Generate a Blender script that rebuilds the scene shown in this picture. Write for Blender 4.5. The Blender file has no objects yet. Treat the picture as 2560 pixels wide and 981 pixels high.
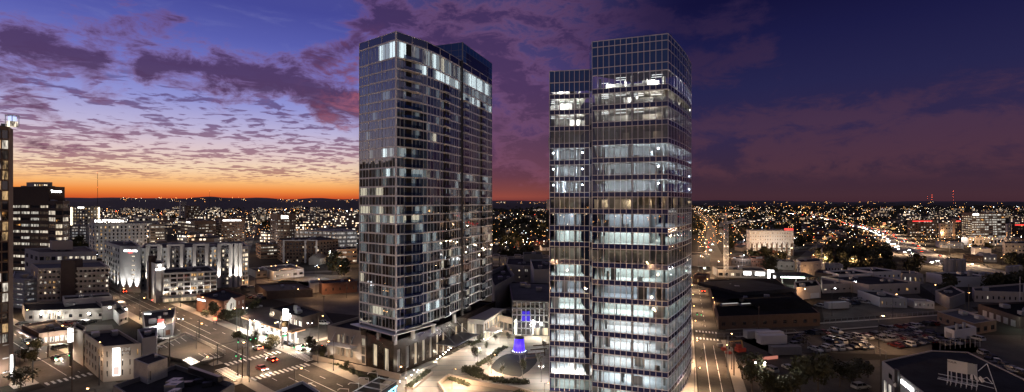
import bpy, bmesh, math, random
from mathutils import Vector, Matrix
random.seed(7)
R = math.radians
sc = bpy.context.scene
COL = sc.collection
F, HOR, CX, H = 1200.0, 505.0, 1280.0, 50.0     # focal length in photo pixels, horizon row, centre column, eye height

# ---------------------------------------------------------------- camera
cam = bpy.data.cameras.new("camera"); camo = bpy.data.objects.new("camera", cam); COL.objects.link(camo)
camo.location = (0, 0, H); camo.rotation_euler = (R(90), 0, 0)
cam.sensor_width = 36; cam.lens = 36 * F / 2560; cam.shift_y = -0.0 + 14.5 / 2560
cam.clip_start = 0.5; cam.clip_end = 60000
sc.camera = camo
sc.view_settings.view_transform = 'Standard'; sc.view_settings.look = 'None'
sc.view_settings.exposure = 0.0; sc.view_settings.gamma = 1
sc.render.engine = 'CYCLES'
sc.cycles.use_denoising = True
try: sc.cycles.denoiser = 'OPENIMAGEDENOISE'
except Exception: pass
sc.cycles.max_bounces = 6; sc.cycles.transparent_max_bounces = 16
sc.cycles.diffuse_bounces = 2; sc.cycles.glossy_bounces = 3; sc.cycles.transmission_bounces = 4
sc.cycles.sample_clamp_indirect = 4; sc.cycles.sample_clamp_direct = 0
sc.cycles.caustics_reflective = False; sc.cycles.caustics_refractive = False
sc.cycles.use_light_tree = True

def lin(c):
    out = []
    for v in c[:3]:
        v = v / 255.0
        out.append(v / 12.92 if v <= .04045 else ((v + .055) / 1.055) ** 2.4)
    return (*out, 1)

# ---------------------------------------------------------------- node helper
class X:
    """a socket with arithmetic"""
    def __init__(s, nt, sock): s.nt, s.s = nt, sock
    def _m(s, op, *a, clamp=False):
        n = s.nt.nodes.new('ShaderNodeMath'); n.operation = op; n.use_clamp = clamp
        for i, v in enumerate((s,) + a):
            if isinstance(v, X): s.nt.links.new(v.s, n.inputs[i])
            else: n.inputs[i].default_value = v
        return X(s.nt, n.outputs[0])
    def __add__(s, o): return s._m('ADD', o)
    def __sub__(s, o): return s._m('SUBTRACT', o)
    def __mul__(s, o): return s._m('MULTIPLY', o)
    def __truediv__(s, o): return s._m('DIVIDE', o)
    def max(s, o): return s._m('MAXIMUM', o)
    def min(s, o): return s._m('MINIMUM', o)
    def f(s, op, *a): return s._m(op, *a)
    def ss(s, a, b):
        n = s.nt.nodes.new('ShaderNodeMapRange'); n.interpolation_type = 'SMOOTHSTEP'
        s.nt.links.new(s.s, n.inputs[0])
        n.inputs[1].default_value = a; n.inputs[2].default_value = b
        return X(s.nt, n.outputs[0])
def comb(nt, x, y, z):
    n = nt.nodes.new('ShaderNodeCombineXYZ')
    for i, v in enumerate((x, y, z)):
        if isinstance(v, X): nt.links.new(v.s, n.inputs[i])
        else: n.inputs[i].default_value = v
    return n.outputs[0]
def noise(nt, vec, scale, detail=4, rough=.55, dist=0):
    n = nt.nodes.new('ShaderNodeTexNoise'); nt.links.new(vec, n.inputs['Vector'])
    n.inputs['Scale'].default_value = scale; n.inputs['Detail'].default_value = detail
    n.inputs['Roughness'].default_value = rough; n.inputs['Distortion'].default_value = dist
    return X(nt, n.outputs[0])
def ramp(nt, fac, stops):
    n = nt.nodes.new('ShaderNodeValToRGB'); nt.links.new(fac.s, n.inputs[0])
    e = n.color_ramp.elements
    while len(e) < len(stops): e.new(0.5)
    for k, (p, c) in enumerate(stops): e[k].position = p; e[k].color = c
    return n.outputs[0]
def mixc(nt, fac, a, b):
    n = nt.nodes.new('ShaderNodeMix'); n.data_type = 'RGBA'
    for i, v in ((0, fac), (6, a), (7, b)):
        if isinstance(v, X): nt.links.new(v.s, n.inputs[i])
        elif hasattr(v, 'links') or isinstance(v, bpy.types.NodeSocket): nt.links.new(v, n.inputs[i])
        else: n.inputs[i].default_value = v
    return n.outputs[2]

# ---------------------------------------------------------------- dusk sky (world)
world = bpy.data.worlds.new("World"); sc.world = world; world.use_nodes = True
nt = world.node_tree; nt.nodes.clear()
tc = nt.nodes.new('ShaderNodeTexCoord'); sx = nt.nodes.new('ShaderNodeSeparateXYZ')
nt.links.new(tc.outputs['Generated'], sx.inputs[0])
dx, dy, dz = (X(nt, sx.outputs[i]) for i in range(3))
az = dx.f('ARCTAN2', dy); el = dz.f('ARCSINE')
def P2A(px, py):
    a = math.atan((px - CX) / F); return a, math.atan((HOR - py) * math.cos(a) / F)
eln = el * (1 / R(40))            # ramp coordinate: 0 horizon, 1 = 40 degrees
def st(lst): return [(max(0, d / 40.0), lin(c)) for d, c in lst]
L_ = ramp(nt, eln, st([(0, (160, 64, 38)), (.5, (212, 92, 44)), (1.2, (242, 142, 66)), (2.0, (250, 186, 118)), (3.4, (247, 214, 178)), (5.2, (224, 200, 202)), (7.5, (188, 180, 216)),
      (10, (148, 150, 212)), (13, (114, 120, 198)), (16.5, (88, 94, 174)), (20, (70, 74, 152)), (40, (88, 82, 102))]))
M_ = ramp(nt, eln, st([(0, (112, 54, 54)), (.6, (146, 72, 62)), (1.4, (128, 68, 66)), (3, (102, 60, 74)), (5, (92, 58, 82)), (9, (86, 62, 102)), (14, (80, 66, 118)), (18, (70, 62, 112)), (30, (66, 60, 106)), (40, (88, 82, 102))]))
R_ = ramp(nt, eln, st([(0, (66, 40, 50)), (.6, (70, 44, 54)), (3, (60, 42, 60)), (7, (50, 41, 74)), (12, (38, 37, 76)), (17, (27, 27, 68)), (21, (19, 18, 56)), (28, (22, 22, 60)), (40, (88, 82, 102))]))
wl = az.ss(-.36, -.12) ; wr = az.ss(-.02, .37)
# behind the camera the glow gives way to unseen sky, raised to light facades
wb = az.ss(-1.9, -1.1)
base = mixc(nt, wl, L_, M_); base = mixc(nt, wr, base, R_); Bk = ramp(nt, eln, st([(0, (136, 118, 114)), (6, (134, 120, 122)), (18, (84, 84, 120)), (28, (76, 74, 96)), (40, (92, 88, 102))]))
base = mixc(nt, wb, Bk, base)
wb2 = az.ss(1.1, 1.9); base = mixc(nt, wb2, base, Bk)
# warped coordinates
dv = comb(nt, az, el, 0.0)
w1 = noise(nt, dv, 9, 5, .6) - .5; w2 = noise(nt, comb(nt, el, az, 3.0), 9, 5, .6) - .5
azw = az + w1 * .10; elw = el + w2 * .055
def seg(p0, p1, wpx, amp=.75):
    """mask of a soft cloud bank along a line between two directions"""
    a = P2A(*p0); b = P2A(*p1); w = wpx / F
    vx, vy = b[0] - a[0], b[1] - a[1]; l2 = vx * vx + vy * vy
    px_, py_ = azw - a[0], elw - a[1]
    t = ((px_ * vx + py_ * vy) * (1 / l2)).max(0.0).min(1.0)
    qx, qy = px_ - t * vx, py_ - t * vy
    d = (qx * qx + qy * qy).f('SQRT') * (1 / w)
    return (d * -1.0 + 1.0) * amp
big = None
for s in [((20, 95), (240, 165), 62, .9), ((60, 70), (420, 60), 40, .45), ((365, 150), (560, 175), 46, .9), ((540, 175), (760, 215), 56, 1.0), ((740, 215), (900, 262), 70, 1.0),
          ((560, 235), (890, 175), 40, .5), ((790, 150), (900, 100), 52, .7), ((930, 40), (1230, 120), 80, .85), ((1130, 20), (1400, 60), 60, .6), ((1240, 150), (1360, 260), 110, .85),
          ((1240, 330), (1370, 400), 90, .7), ((1380, 60), (1500, 140), 90, .6), ((1730, 330), (2060, 290), 60, .75), ((1780, 300), (2250, 275), 46, .8), ((1900, 385), (2560, 330), 80, .9), ((1720, 170), (1900, 120), 60, .7), ((2250, 290), (2560, 200), 50, .5), ((1380, 240), (1380, 460), 60, .7), ((1500, 30), (1900, 60), 50, .6),
          ((1750, 430), (2560, 440), 40, .5), ((0, 200), (140, 260), 38, .6), ((0, 350), (200, 390), 26, .5), ((250, 330), (340, 320), 20, .5)]:
    m = seg(*s); big = m if big is None else big.max(m)
nb = noise(nt, comb(nt, az * 1.0, el * 2.2, 1.0), 13, 7, .68, .4)
bigm = (big + (nb - .5) * 2.6).ss(.05, .75)
bigm = bigm * el.ss(.02, .06) * az.ss(-1.6, -1.1) * (az * -1.0).ss(-1.6, -1.1)
# altocumulus sheet, laid on a plane high above so it shrinks towards the horizon
iz = (dz.max(0.0) + .06)
pl = comb(nt, dx / iz, dy / iz, 0.0)
n1 = noise(nt, pl, 5.6, 5, .55, .4); n2 = noise(nt, pl, 1.1, 3, .5)
al = (n1 + (n2 - .5) * .6).ss(.485, .585)
al = al * el.ss(.028, .05) * (el * -1.0).ss(-.26, -.17) * (az * -1.0).ss(.0, .32) * az.ss(-1.6, -1.0) * .85
# cirrus veil
ci = noise(nt, comb(nt, az * 2.0, el * 7.0, 5.0), 4.5, 6, .6, .6).ss(.5, .8)
cc_low = ramp(nt, eln, st([(0, (205, 120, 80)), (2.5, (178, 122, 104)), (4.5, (154, 108, 122)), (8, (108, 82, 124)), (12, (80, 66, 120)), (20, (66, 52, 104)), (40, (30, 24, 70))]))
cc_big = ramp(nt, eln, st([(0, (150, 60, 50)), (4, (108, 66, 84)), (8, (88, 60, 88)), (13, (78, 54, 92)), (20, (68, 50, 92)), (40, (30, 22, 66))]))
cc_bigR = ramp(nt, eln, st([(0, (76, 46, 54)), (3, (82, 52, 64)), (8, (72, 50, 74)), (14, (54, 40, 72)), (20, (42, 32, 66)), (40, (14, 10, 40))]))
col = mixc(nt, ci * el.ss(.1, .3) * (az * -1.0).ss(.0, .3) * .2, base, lin((150, 150, 200)))
col = mixc(nt, al, col, cc_low)
cb = mixc(nt, wr, cc_big, cc_bigR)
# pink undersides near the glow
pink = (nb.ss(.45, .7)) * ((az + .28).f('ABSOLUTE') * -1.0).ss(-.16, -.02) * (el * -1.0).ss(-.36, -.2)
cb = mixc(nt, pink * .75, cb, lin((196, 104, 112)))
cb = mixc(nt, (bigm * -1.0 + 1.0) * (wr * -1.0 + 1.0) * .75, cb, lin((168, 108, 138)))
col = mixc(nt, bigm * .92, col, cb)
# faint bright rift in the clouds on the right
below = (el * -1.0).ss(0.0, .03)
col = mixc(nt, below, col, lin((14, 12, 16)))
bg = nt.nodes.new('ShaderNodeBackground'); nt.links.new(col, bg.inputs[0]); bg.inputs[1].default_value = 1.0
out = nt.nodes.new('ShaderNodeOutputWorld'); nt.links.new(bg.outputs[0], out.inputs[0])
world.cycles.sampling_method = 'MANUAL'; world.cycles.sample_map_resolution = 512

# the last of the sun below the horizon: one weak, broad, warm lamp
sl = bpy.data.lights.new("sun", 'SUN'); sl.energy = 0.12; sl.angle = R(25); sl.color = (1, .62, .45)
so = bpy.data.objects.new("sun", sl); COL.objects.link(so)
so.rotation_euler = Vector((-.62, .78, .12)).to_track_quat('Z', 'Y').to_euler()

# ---------------------------------------------------------------- placing things by where the photo shows them on the ground
def G(px, py, z=0.0):
    d = (H - z) * F / (py - HOR); return Vector(((px - CX) / F * d, d, z))
def D(px, d, z=0.0): return Vector(((px - CX) / F * d, d, z))
def ZP(py, d): return H - (py - HOR) * d / F
def PX(v): return CX + v.x / max(v.y, .1) * F

# ---------------------------------------------------------------- mesh builder
class MB:
    def __init__(s): s.v = []; s.f = []; s.m = []
    def quad(s, a, b, c, d, m=0):
        n = len(s.v); s.v += [tuple(a), tuple(b), tuple(c), tuple(d)]; s.f.append((n, n + 1, n + 2, n + 3)); s.m.append(m)
    def poly(s, pts, m=0):
        n = len(s.v); s.v += [tuple(p) for p in pts]; s.f.append(tuple(range(n, n + len(pts)))); s.m.append(m)
    def prism(s, pts, z0, z1, m=0, mt=None, bottom=True):
        """pts counter-clockwise or clockwise; normals fixed later"""
        n = len(s.v); k = len(pts)
        s.v += [(p[0], p[1], z0) for p in pts] + [(p[0], p[1], z1) for p in pts]
        for i in range(k):
            j = (i + 1) % k; s.f.append((n + i, n + j, n + k + j, n + k + i)); s.m.append(m)
        s.f.append(tuple(range(n + k, n + 2 * k))); s.m.append(m if mt is None else mt)
        if bottom: s.f.append(tuple(range(n + k - 1, n - 1, -1))); s.m.append(m)
    def box(s, c, size, rz=0.0, m=0):
        hx, hy = size[0] / 2, size[1] / 2; ca, sa = math.cos(rz), math.sin(rz)
        pts = [(c[0] + x * ca - y * sa, c[1] + x * sa + y * ca) for x, y in ((-hx, -hy), (hx, -hy), (hx, hy), (-hx, hy))]
        s.prism(pts, c[2], c[2] + size[2], m)
    def bar(s, a, b, r, n=6, r2=None, m=0):
        a, b = Vector(a), Vector(b); r2 = r if r2 is None else r2
        d = (b - a).normalized(); u = d.orthogonal().normalized(); w = d.cross(u)
        k = len(s.v)
        for p, rr in ((a, r), (b, r2)):
            for i in range(n):
                t = 2 * math.pi * i / n; s.v.append(tuple(p + (u * math.cos(t) + w * math.sin(t)) * rr))
        for i in range(n):
            j = (i + 1) % n; s.f.append((k + i, k + j, k + n + j, k + n + i)); s.m.append(m)
        s.f.append(tuple(range(k + n - 1, k - 1, -1))); s.m.append(m)
        s.f.append(tuple(range(k + n, k + 2 * n))); s.m.append(m)
    def ball(s, c, r, m=0, sz=1.0, n=8):
        k = len(s.v); rows = 5
        for i in range(1, rows):
            a = math.pi * i / rows
            for j in range(n):
                t = 2 * math.pi * j / n
                s.v.append((c[0] + r * math.sin(a) * math.cos(t), c[1] + r * math.sin(a) * math.sin(t), c[2] + r * sz * math.cos(a)))
        s.v += [(c[0], c[1], c[2] + r * sz), (c[0], c[1], c[2] - r * sz)]
        top, bot = len(s.v) - 2, len(s.v) - 1
        for i in range(rows - 2):
            for j in range(n):
                q = (j + 1) % n
                s.f.append((k + i * n + j, k + (i + 1) * n + j, k + (i + 1) * n + q, k + i * n + q)); s.m.append(m)
        for j in range(n):
            q = (j + 1) % n
            s.f.append((top, k + j, k + q)); s.m.append(m)
            s.f.append((bot, k + (rows - 2) * n + q, k + (rows - 2) * n + j)); s.m.append(m)
    def mesh(s, name, mats, off=(0, 0, 0), smooth=False, fix=False):
        me = bpy.data.meshes.new(name)
        me.from_pydata([(v[0] - off[0], v[1] - off[1], v[2] - off[2]) for v in s.v], [], s.f)
        for mt in (mats if isinstance(mats, (list, tuple)) else [mats]): me.materials.append(mt)
        me.polygons.foreach_set('material_index', s.m)
        if smooth: me.polygons.foreach_set('use_smooth', [True] * len(s.f))
        me.update()
        return me
    def build(s, name, mats, parent=None, smooth=False, loc=None):
        off = wloc(parent) if parent is not None else (Vector(loc) if loc is not None else Vector((0, 0, 0)))
        o = bpy.data.objects.new(name, s.mesh(name, mats, off, smooth)); COL.objects.link(o)
        if parent is not None: o.parent = parent
        elif loc is not None: o.location = loc
        return o
WL = {}
def wloc(o):
    v = Vector((0, 0, 0))
    while o is not None:
        v += Vector(o.location); o = o.parent
    return v
def tag(o, label=None, cat=None, group=None, kind=None):
    if label: o['label'] = label
    if cat: o['category'] = cat
    if group: o['group'] = group
    if kind: o['kind'] = kind
    return o
def thing(name, loc, label=None, cat=None, group=None, rz=0):
    o = bpy.data.objects.new(name, None); COL.objects.link(o); o.location = loc; o.rotation_euler = (0, 0, rz)
    o.empty_display_size = .5
    return tag(o, label, cat, group)
def struct(name, mb, mats, label=None):
    o = mb.build(name, mats); o['kind'] = 'structure'
    if label: o['label'] = label
    return o
AUTO = []
def auto(o, base, cat, group):
    """things of one kind: their labels get their rank from the left once all stand"""
    o['category'] = cat; o['group'] = group; AUTO.append((o, base)); return o
def ordn(n):
    return f"{n}{'th' if 10 <= n % 100 <= 20 else {1: 'st', 2: 'nd', 3: 'rd'}.get(n % 10, 'th')}"
def finish_labels():
    d = {}
    for o, b in AUTO: d.setdefault(b, []).append(o)
    for b, os_ in d.items():
        os_.sort(key=lambda o: PX(o.location))
        if len(os_) == 1: os_[0]['label'] = b; continue
        for i, o in enumerate(os_):
            pos = "leftmost" if i == 0 else ("rightmost" if i == len(os_) - 1 else ordn(i + 1) + " from the left")
            o['label'] = f"{b}, {pos}"
def copy_tree(o, parent=None):
    c = o.copy(); COL.objects.link(c); c.parent = parent
    for ch in KIDS.get(o.name, []): copy_tree(ch, c)
    return c
KIDS = {}
def freeze(root):
    def rec(o):
        KIDS[o.name] = [c for c in o.children]
        for c in o.children: rec(c)
    bpy.context.view_layer.update(); rec(root); return root

# ---------------------------------------------------------------- materials
M = {}
def mat(name, col, rough=.8, var=.25, scale=.35, bump=.0, metal=0, spec=.5, c2=None, objcol=False):
    m = bpy.data.materials.new(name); m.use_nodes = True; t = m.node_tree; b = t.nodes['Principled BSDF']
    b.inputs['Roughness'].default_value = rough; b.inputs['Metallic'].default_value = metal
    b.inputs['Specular IOR Level'].default_value = spec
    col = (*col[:3], 1)
    if objcol:
        oi = t.nodes.new('ShaderNodeObjectInfo'); t.links.new(oi.outputs['Color'], b.inputs['Base Color'])
    elif var:
        g = t.nodes.new('ShaderNodeNewGeometry')
        n1 = noise(t, g.outputs['Position'], scale, 6, .6); n2 = noise(t, g.outputs['Position'], scale * 9, 3, .6)
        f = ((n1 - .5) * 1.6 + (n2 - .5) * .7 + .5)
        lo = tuple(c * (1 - var) for c in col[:3]) + (1,); hi = c2 or (tuple(min(1, c * (1 + var)) for c in col[:3]) + (1,))
        t.links.new(mixc(t, f.max(0.0).min(1.0), lo, hi), b.inputs['Base Color'])
        if bump:
            bn = t.nodes.new('ShaderNodeBump'); bn.inputs['Strength'].default_value = bump; bn.inputs['Distance'].default_value = .05
            t.links.new(n2.s, bn.inputs['Height']); t.links.new(bn.outputs[0], b.inputs['Normal'])
    else: b.inputs['Base Color'].default_value = col
    M[name] = m; return m
def emis(name, col, strength, sample=False, base=(.05, .05, .05), vary=0.0, stripes=0.0):
    m = bpy.data.materials.new(name); m.use_nodes = True; t = m.node_tree; b = t.nodes['Principled BSDF']
    b.inputs['Base Color'].default_value = (*base, 1); b.inputs['Roughness'].default_value = .25
    b.inputs['Emission Color'].default_value = (*col[:3], 1); b.inputs['Emission Strength'].default_value = strength
    if vary or stripes:
        oi = t.nodes.new('ShaderNodeObjectInfo'); r = X(t, oi.outputs['Random'])
        f = r * vary + (1 - vary * .6)
        if stripes:
            tcn = t.nodes.new('ShaderNodeTexCoord'); sp = t.nodes.new('ShaderNodeSeparateXYZ'); t.links.new(tcn.outputs['Object'], sp.inputs[0])
            n = noise(t, comb(t, X(t, sp.outputs[0]) * 1.0, X(t, sp.outputs[1]) * 1.0, X(t, sp.outputs[2]) * .18 + r * 40.0), stripes, 3, .7)
            f = f * n.ss(.36, .66)
        t.links.new((f * strength).s, b.inputs['Emission Strength'])
        c2 = mixc(t, r.f('FRACT') , (*col[:3], 1), (min(1, col[0] * 1.05), col[1] * .86, col[2] * .68, 1))
        t.links.new(c2, b.inputs['Emission Color'])
    if not sample: m.cycles.emission_sampling = 'NONE'
    M[name] = m; return m
mat('asphalt', (.060, .054, .048), .85, .55, .16, .3, 0, .15)
mat('asphalt_old', (.085, .078, .07), .88, .45, .1, .3, 0, .15)
mat('ground', (.03, .027, .023), .95, .5, .02, .2, 0, .08)
mat('concrete', (.34, .325, .30), .85, .38, .35, .15)
mat('concrete_dark', (.17, .165, .16), .85, .2, .2, .15)
mat('paving', (.27, .245, .21), .8, .14, .3, .1)
mat('sidewalk', (.27, .25, .22), .85, .18, .3, .1)
mat('paint_white', (.75, .75, .72), .7, .15, 1.2)
mat('roof_dark', (.026, .026, .030), .9, .6, .12, .2, 0, .12)
mat('roof_grey', (.085, .085, .095), .9, .4, .12, .2, 0, .15)
mat('roof_brown', (.07, .052, .045), .9, .25, .15, .2)
mat('stone_beige', (.42, .36, .30), .85, .12, .2, .1)
mat('stone_grey', (.36, .345, .33), .85, .12, .2, .1)
mat('stone_white', (.55, .53, .50), .8, .1, .2, .08)
mat('panel_grey', (.30, .31, .32), .6, .1, .2)
mat('stone_dark', (.035, .024, .018), .25, .4, .8)
mat('brick_red', (.16, .075, .05), .9, .25, .8, .2)
mat('brick_brown', (.13, .085, .06), .9, .25, .8, .2)
mat('brick_dark', (.06, .04, .033), .9, .25, .8, .2)
mat('siding', (.30, .28, .25), .8, .15, .5)
mat('metal_grey', (.30, .31, .33), .45, .1, .5, 0, .6)
mat('metal_light', (.60, .62, .65), .4, .08, .5)
mat('metal_dark', (.05, .05, .055), .4, .1, .5, 0, .5)
mat('mullion', (.74, .74, .80), .4, .06, .5)
mat('slab_edge', (.82, .82, .83), .5, .08, .5)
mat('spandrel', (.022, .032, .13), .08, 0, 1, 0, 0, .7)
mat('wood', (.11, .07, .045), .85, .3, 2)
mat('frame_white', (.6, .58, .55), .5, .05, 1)
mat('grass', (.035, .05, .02), .9, .4, .5)
mat('lawn', (.018, .022, .02), .95, .35, .35)
mat('leaf', (.030, .038, .018), .7, .5, .6, 0, 0, .3, (.065, .06, .028, 1))
mat('leaf_grey', (.07, .075, .045), .7, .4, .7, 0, 0, .3)
mat('bark', (.08, .06, .045), .9, .3, 3)
mat('rubber', (.02, .02, .02), .8, 0)
mat('car_paint', (1, 1, 1), .4, spec=.25, objcol=True)
mat('car_glass', (.006, .006, .008), .25, 0, spec=.25)
mat('skin', (.45, .28, .2), .6, 0)
mat('cloth_dark', (.03, .03, .035), .9, 0)
mat('red_paint', (.35, .05, .03), .5, .2, 1)
mat('banner_white', (.7, .7, .68), .6, .1, 1)
def glassmat(name, tint, refl=.35, rough=.015, trans=True):
    m = bpy.data.materials.new(name); m.use_nodes = True; t = m.node_tree; t.nodes.clear()
    lw = t.nodes.new('ShaderNodeLayerWeight'); lw.inputs['Blend'].default_value = .35
    f = X(t, lw.outputs['Fresnel']) * 1.0 + refl
    gl = t.nodes.new('ShaderNodeBsdfGlossy'); gl.inputs['Roughness'].default_value = rough; gl.inputs['Color'].default_value = (.92, .95, 1, 1)
    if trans:
        a = t.nodes.new('ShaderNodeBsdfTransparent'); a.inputs[0].default_value = (*tint, 1)
    else:
        a = t.nodes.new('ShaderNodeBsdfDiffuse'); a.inputs[0].default_value = (*tint, 1)
    mx = t.nodes.new('ShaderNodeMixShader'); t.links.new(f.min(.9).s, mx.inputs[0])
    t.links.new(a.outputs[0], mx.inputs[1]); t.links.new(gl.outputs[0], mx.inputs[2])
    o = t.nodes.new('ShaderNodeOutputMaterial'); t.links.new(mx.outputs[0], o.inputs[0]); M[name] = m; return m
glassmat('glass_clear', (.72, .78, .84), .075)
glassmat('glass_tower', (.34, .38, .42), .26)
glassmat('glass_dark', (.010, .012, .018), .16, .03, False)
glassmat('glass_blue', (.032, .09, .32), .0, .03, False)
emis('pane_warm', (1, .66, .32), 1.0, vary=.9, stripes=1.2)
emis('pane_white', (1, .93, .82), 1.5, vary=.9, stripes=1.0)
emis('pane_dim', (.9, .75, .6), .10, vary=.9, stripes=.8)
emis('ribbon', (1, .95, .85), 1.25, vary=.5, stripes=.55)
emis('ribbon_warm', (1, .80, .55), 1.1, vary=.5, stripes=.6)
emis('curtain_lit', (1, .95, .84), .85, vary=.7, stripes=1.8)
emis('curtain_glow', (.70, .76, .88), .13, vary=.4, stripes=.9)  # faint glow painted into curtains so unlit panes look silvery
emis('lamp_warm', (1, .50, .18), 22)
emis('lamp_white', (1, .92, .80), 40)
emis('lamp_cool', (.85, .93, 1), 45)
emis('sign_white', (1, .98, .95), 4)
emis('sign_red', (1, .06, .05), 1.6)
emis('sign_purple', (.5, .1, 1), 5)
emis('sign_green', (.05, 1, .35), 2)
emis('head_lamp', (1, .93, .8), 40)
emis('tail_lamp', (1, .05, .02), 9)
emis('ceil_light', (1, .97, .90), 2.6)
emis('strip_warm', (1, .78, .5), 5)
emis('strip_cool', (.8, .88, 1), 5)
emis('dead_lamp', (1, 1, 1), 0.0)
emis('road_red', (1, .12, .05), 6)

def light(name, kind, loc, power, color=(1, .8, .6), size=.3, parent=None, rot=None, spot=None, sizey=None):
    l = bpy.data.lights.new(name, kind); l.energy = power; l.color = color
    if kind == 'AREA':
        l.shape = 'RECTANGLE'; l.size = size; l.size_y = sizey or size
    else: l.shadow_soft_size = size
    if kind == 'SPOT': l.spot_size = spot or R(90); l.spot_blend = .8
    o = bpy.data.objects.new(name, l); COL.objects.link(o)
    o.location = Vector(loc) - (wloc(parent) if parent is not None else Vector((0, 0, 0)))
    if rot is not None: o.rotation_euler = rot
    if parent is not None: o.parent = parent
    return o
WARM = (1, .66, .40); WHITE = (1, .93, .84); COOL = (.86, .93, 1); ORANGE = (1, .56, .28)
# ================================================================ generic building
WM = {}
def winmesh(w, h, pane, frame='frame_white', cross=1):
    k = (round(w, 1), round(h, 1), pane, frame, cross)
    if k in WM: return WM[k]
    mb = MB(); hw, hh = w / 2, h / 2; t = min(.09, w * .08)
    mb.quad((-hw, 0, -hh), (hw, 0, -hh), (hw, 0, hh), (-hw, 0, hh), 0)
    for x in (-hw + t / 2, hw - t / 2): mb.box((x, -.03, -hh), (t, .06, h), 0, 1)
    for z in (-hh, hh - t): mb.box((0, -.03, z), (w - 2 * t - .004, .055, t), 0, 1)
    for c in range(1, cross + 1): mb.box((-hw + w * c / (cross + 1), -.03, -hh + t + .002), (t * .7, .05, h - 2 * t - .004), 0, 1)
    WM[k] = mb.mesh('window', [M[pane], M[frame]]); return WM[k]
def pick(ws):
    t = random.random() * sum(w for _, w in ws)
    for n, w in ws:
        t -= w
        if t <= 0: return n
    return ws[-1][0]
MIX = dict(dark=[('glass_dark', 14), ('pane_dim', 3), ('pane_warm', 1), ('pane_white', 1)],
           hotel=[('glass_dark', 8), ('pane_dim', 3), ('pane_warm', 2), ('pane_white', 2)],
           lit=[('pane_warm', 3), ('pane_white', 5), ('pane_dim', 2), ('glass_dark', 1)],
           off=[('glass_dark', 1)], shop=[('sign_soft', 1)], ribbon=[('ribbon', 4), ('pane_dim', 1), ('glass_dark', 1)],
           ribbonw=[('ribbon_warm', 5), ('ribbon', 2), ('pane_dim', 1)], allr=[('ribbon', 1)], half=[('ribbon', 1), ('pane_dim', 1), ('glass_dark', 1)],
           warm=[('pane_warm', 4), ('pane_dim', 2), ('glass_dark', 3)], garage=[('garage_glow', 1)])
emis('sign_soft', (1, .94, .84), 2.2, stripes=1.2)
emis('garage_glow', (.95, .96, 1), .55, vary=.5, stripes=.4)  # glowing panes painting the light of the open garage decks
emis('pavilion_pane', (1, .9, .72), 1.3, stripes=.3)
emis('garage_glow_warm', (1, .8, .55), .55, vary=.5, stripes=.4)
MIX['pavilion'] = [('pavilion_pane', 1)]
glassmat('glass_mirror', (.02, .02, .025), .45, .01, False); MIX['refl'] = [('glass_mirror', 1)]
MIX['garagew'] = [('garage_glow_warm', 1)]
def offset(pts, d):
    """inner offset of a convex counter-clockwise polygon"""
    n = len(pts); L = []
    for i in range(n):
        a, b = pts[i], pts[(i + 1) % n]; e = Vector((b[0] - a[0], b[1] - a[1])).normalized()
        L.append((Vector((a[0], a[1])) + Vector((-e.y, e.x)) * d, e))
    out = []
    for i in range(n):
        p, e = L[i - 1]; q, g = L[i]
        den = e.x * g.y - e.y * g.x
        if abs(den) < 1e-6: out.append((q.x, q.y)); continue
        t = ((q.x - p.x) * g.y - (q.y - p.y) * g.x) / den
        out.append((p.x + e.x * t, p.y + e.y * t))
    return out
def face(mb, A, B, z0, z1, spec, m=0):
    """wall A->B with real openings; returns window slots"""
    A = Vector((A[0], A[1])); B = Vector((B[0], B[1])); L = (B - A).length; e = (B - A) / L; n = Vector((e.y, -e.x))
    slots = []
    def P(u, z, d=0.0): q = A + e * u - n * d; return (q.x, q.y, z)
    if not spec:
        mb.quad(P(0, z0), P(L, z0), P(L, z1), P(0, z1), m); return slots
    cols, rows = spec['cols'], spec['rows']; wf = spec.get('wf', .5); hf = spec.get('hf', .5)
    b0 = z0 + spec.get('z0', 0); b1 = z1 - spec.get('ztop', 1.2); u0 = spec.get('u0', 0) * L; u1 = spec.get('u1', 1) * L
    rec = spec.get('rec', .2); cw = (u1 - u0) / cols; rh = (b1 - b0) / rows; w = cw * wf; h = rh * hf; up = spec.get('up', .55)
    us = [0.0]
    for c in range(cols): us += [u0 + cw * (c + .5) - w / 2, u0 + cw * (c + .5) + w / 2]
    us.append(L)
    zs = [z0]
    for r in range(rows):
        zc = b0 + rh * r + (rh - h) * up; zs += [zc, zc + h]
    zs.append(z1)
    for i in range(len(us) - 1):
        for j in range(len(zs) - 1):
            ua, ub, za, zb = us[i], us[i + 1], zs[j], zs[j + 1]
            if i % 2 == 1 and j % 2 == 1:
                mb.quad(P(ua, za), P(ub, za), P(ub, za, rec), P(ua, za, rec), m); mb.quad(P(ua, zb, rec), P(ub, zb, rec), P(ub, zb), P(ua, zb), m)
                mb.quad(P(ua, za), P(ua, za, rec), P(ua, zb, rec), P(ua, zb), m); mb.quad(P(ub, za, rec), P(ub, za), P(ub, zb), P(ub, zb, rec), m)
                q = A + e * (ua + ub) / 2 - n * rec
                slots.append((Vector((q.x, q.y, (za + zb) / 2)), ub - ua, zb - za, math.atan2(e.y, e.x), spec, j // 2))
            elif ub - ua > 1e-4 and zb - za > 1e-4 and (i % 2 == 0):
                if j == 0 or True: mb.quad(P(ua, za), P(ub, za), P(ub, zb), P(ua, zb), m)
            elif ub - ua > 1e-4 and zb - za > 1e-4:
                mb.quad(P(ua, za), P(ub, za), P(ub, zb), P(ua, zb), m)
    return slots
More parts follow.
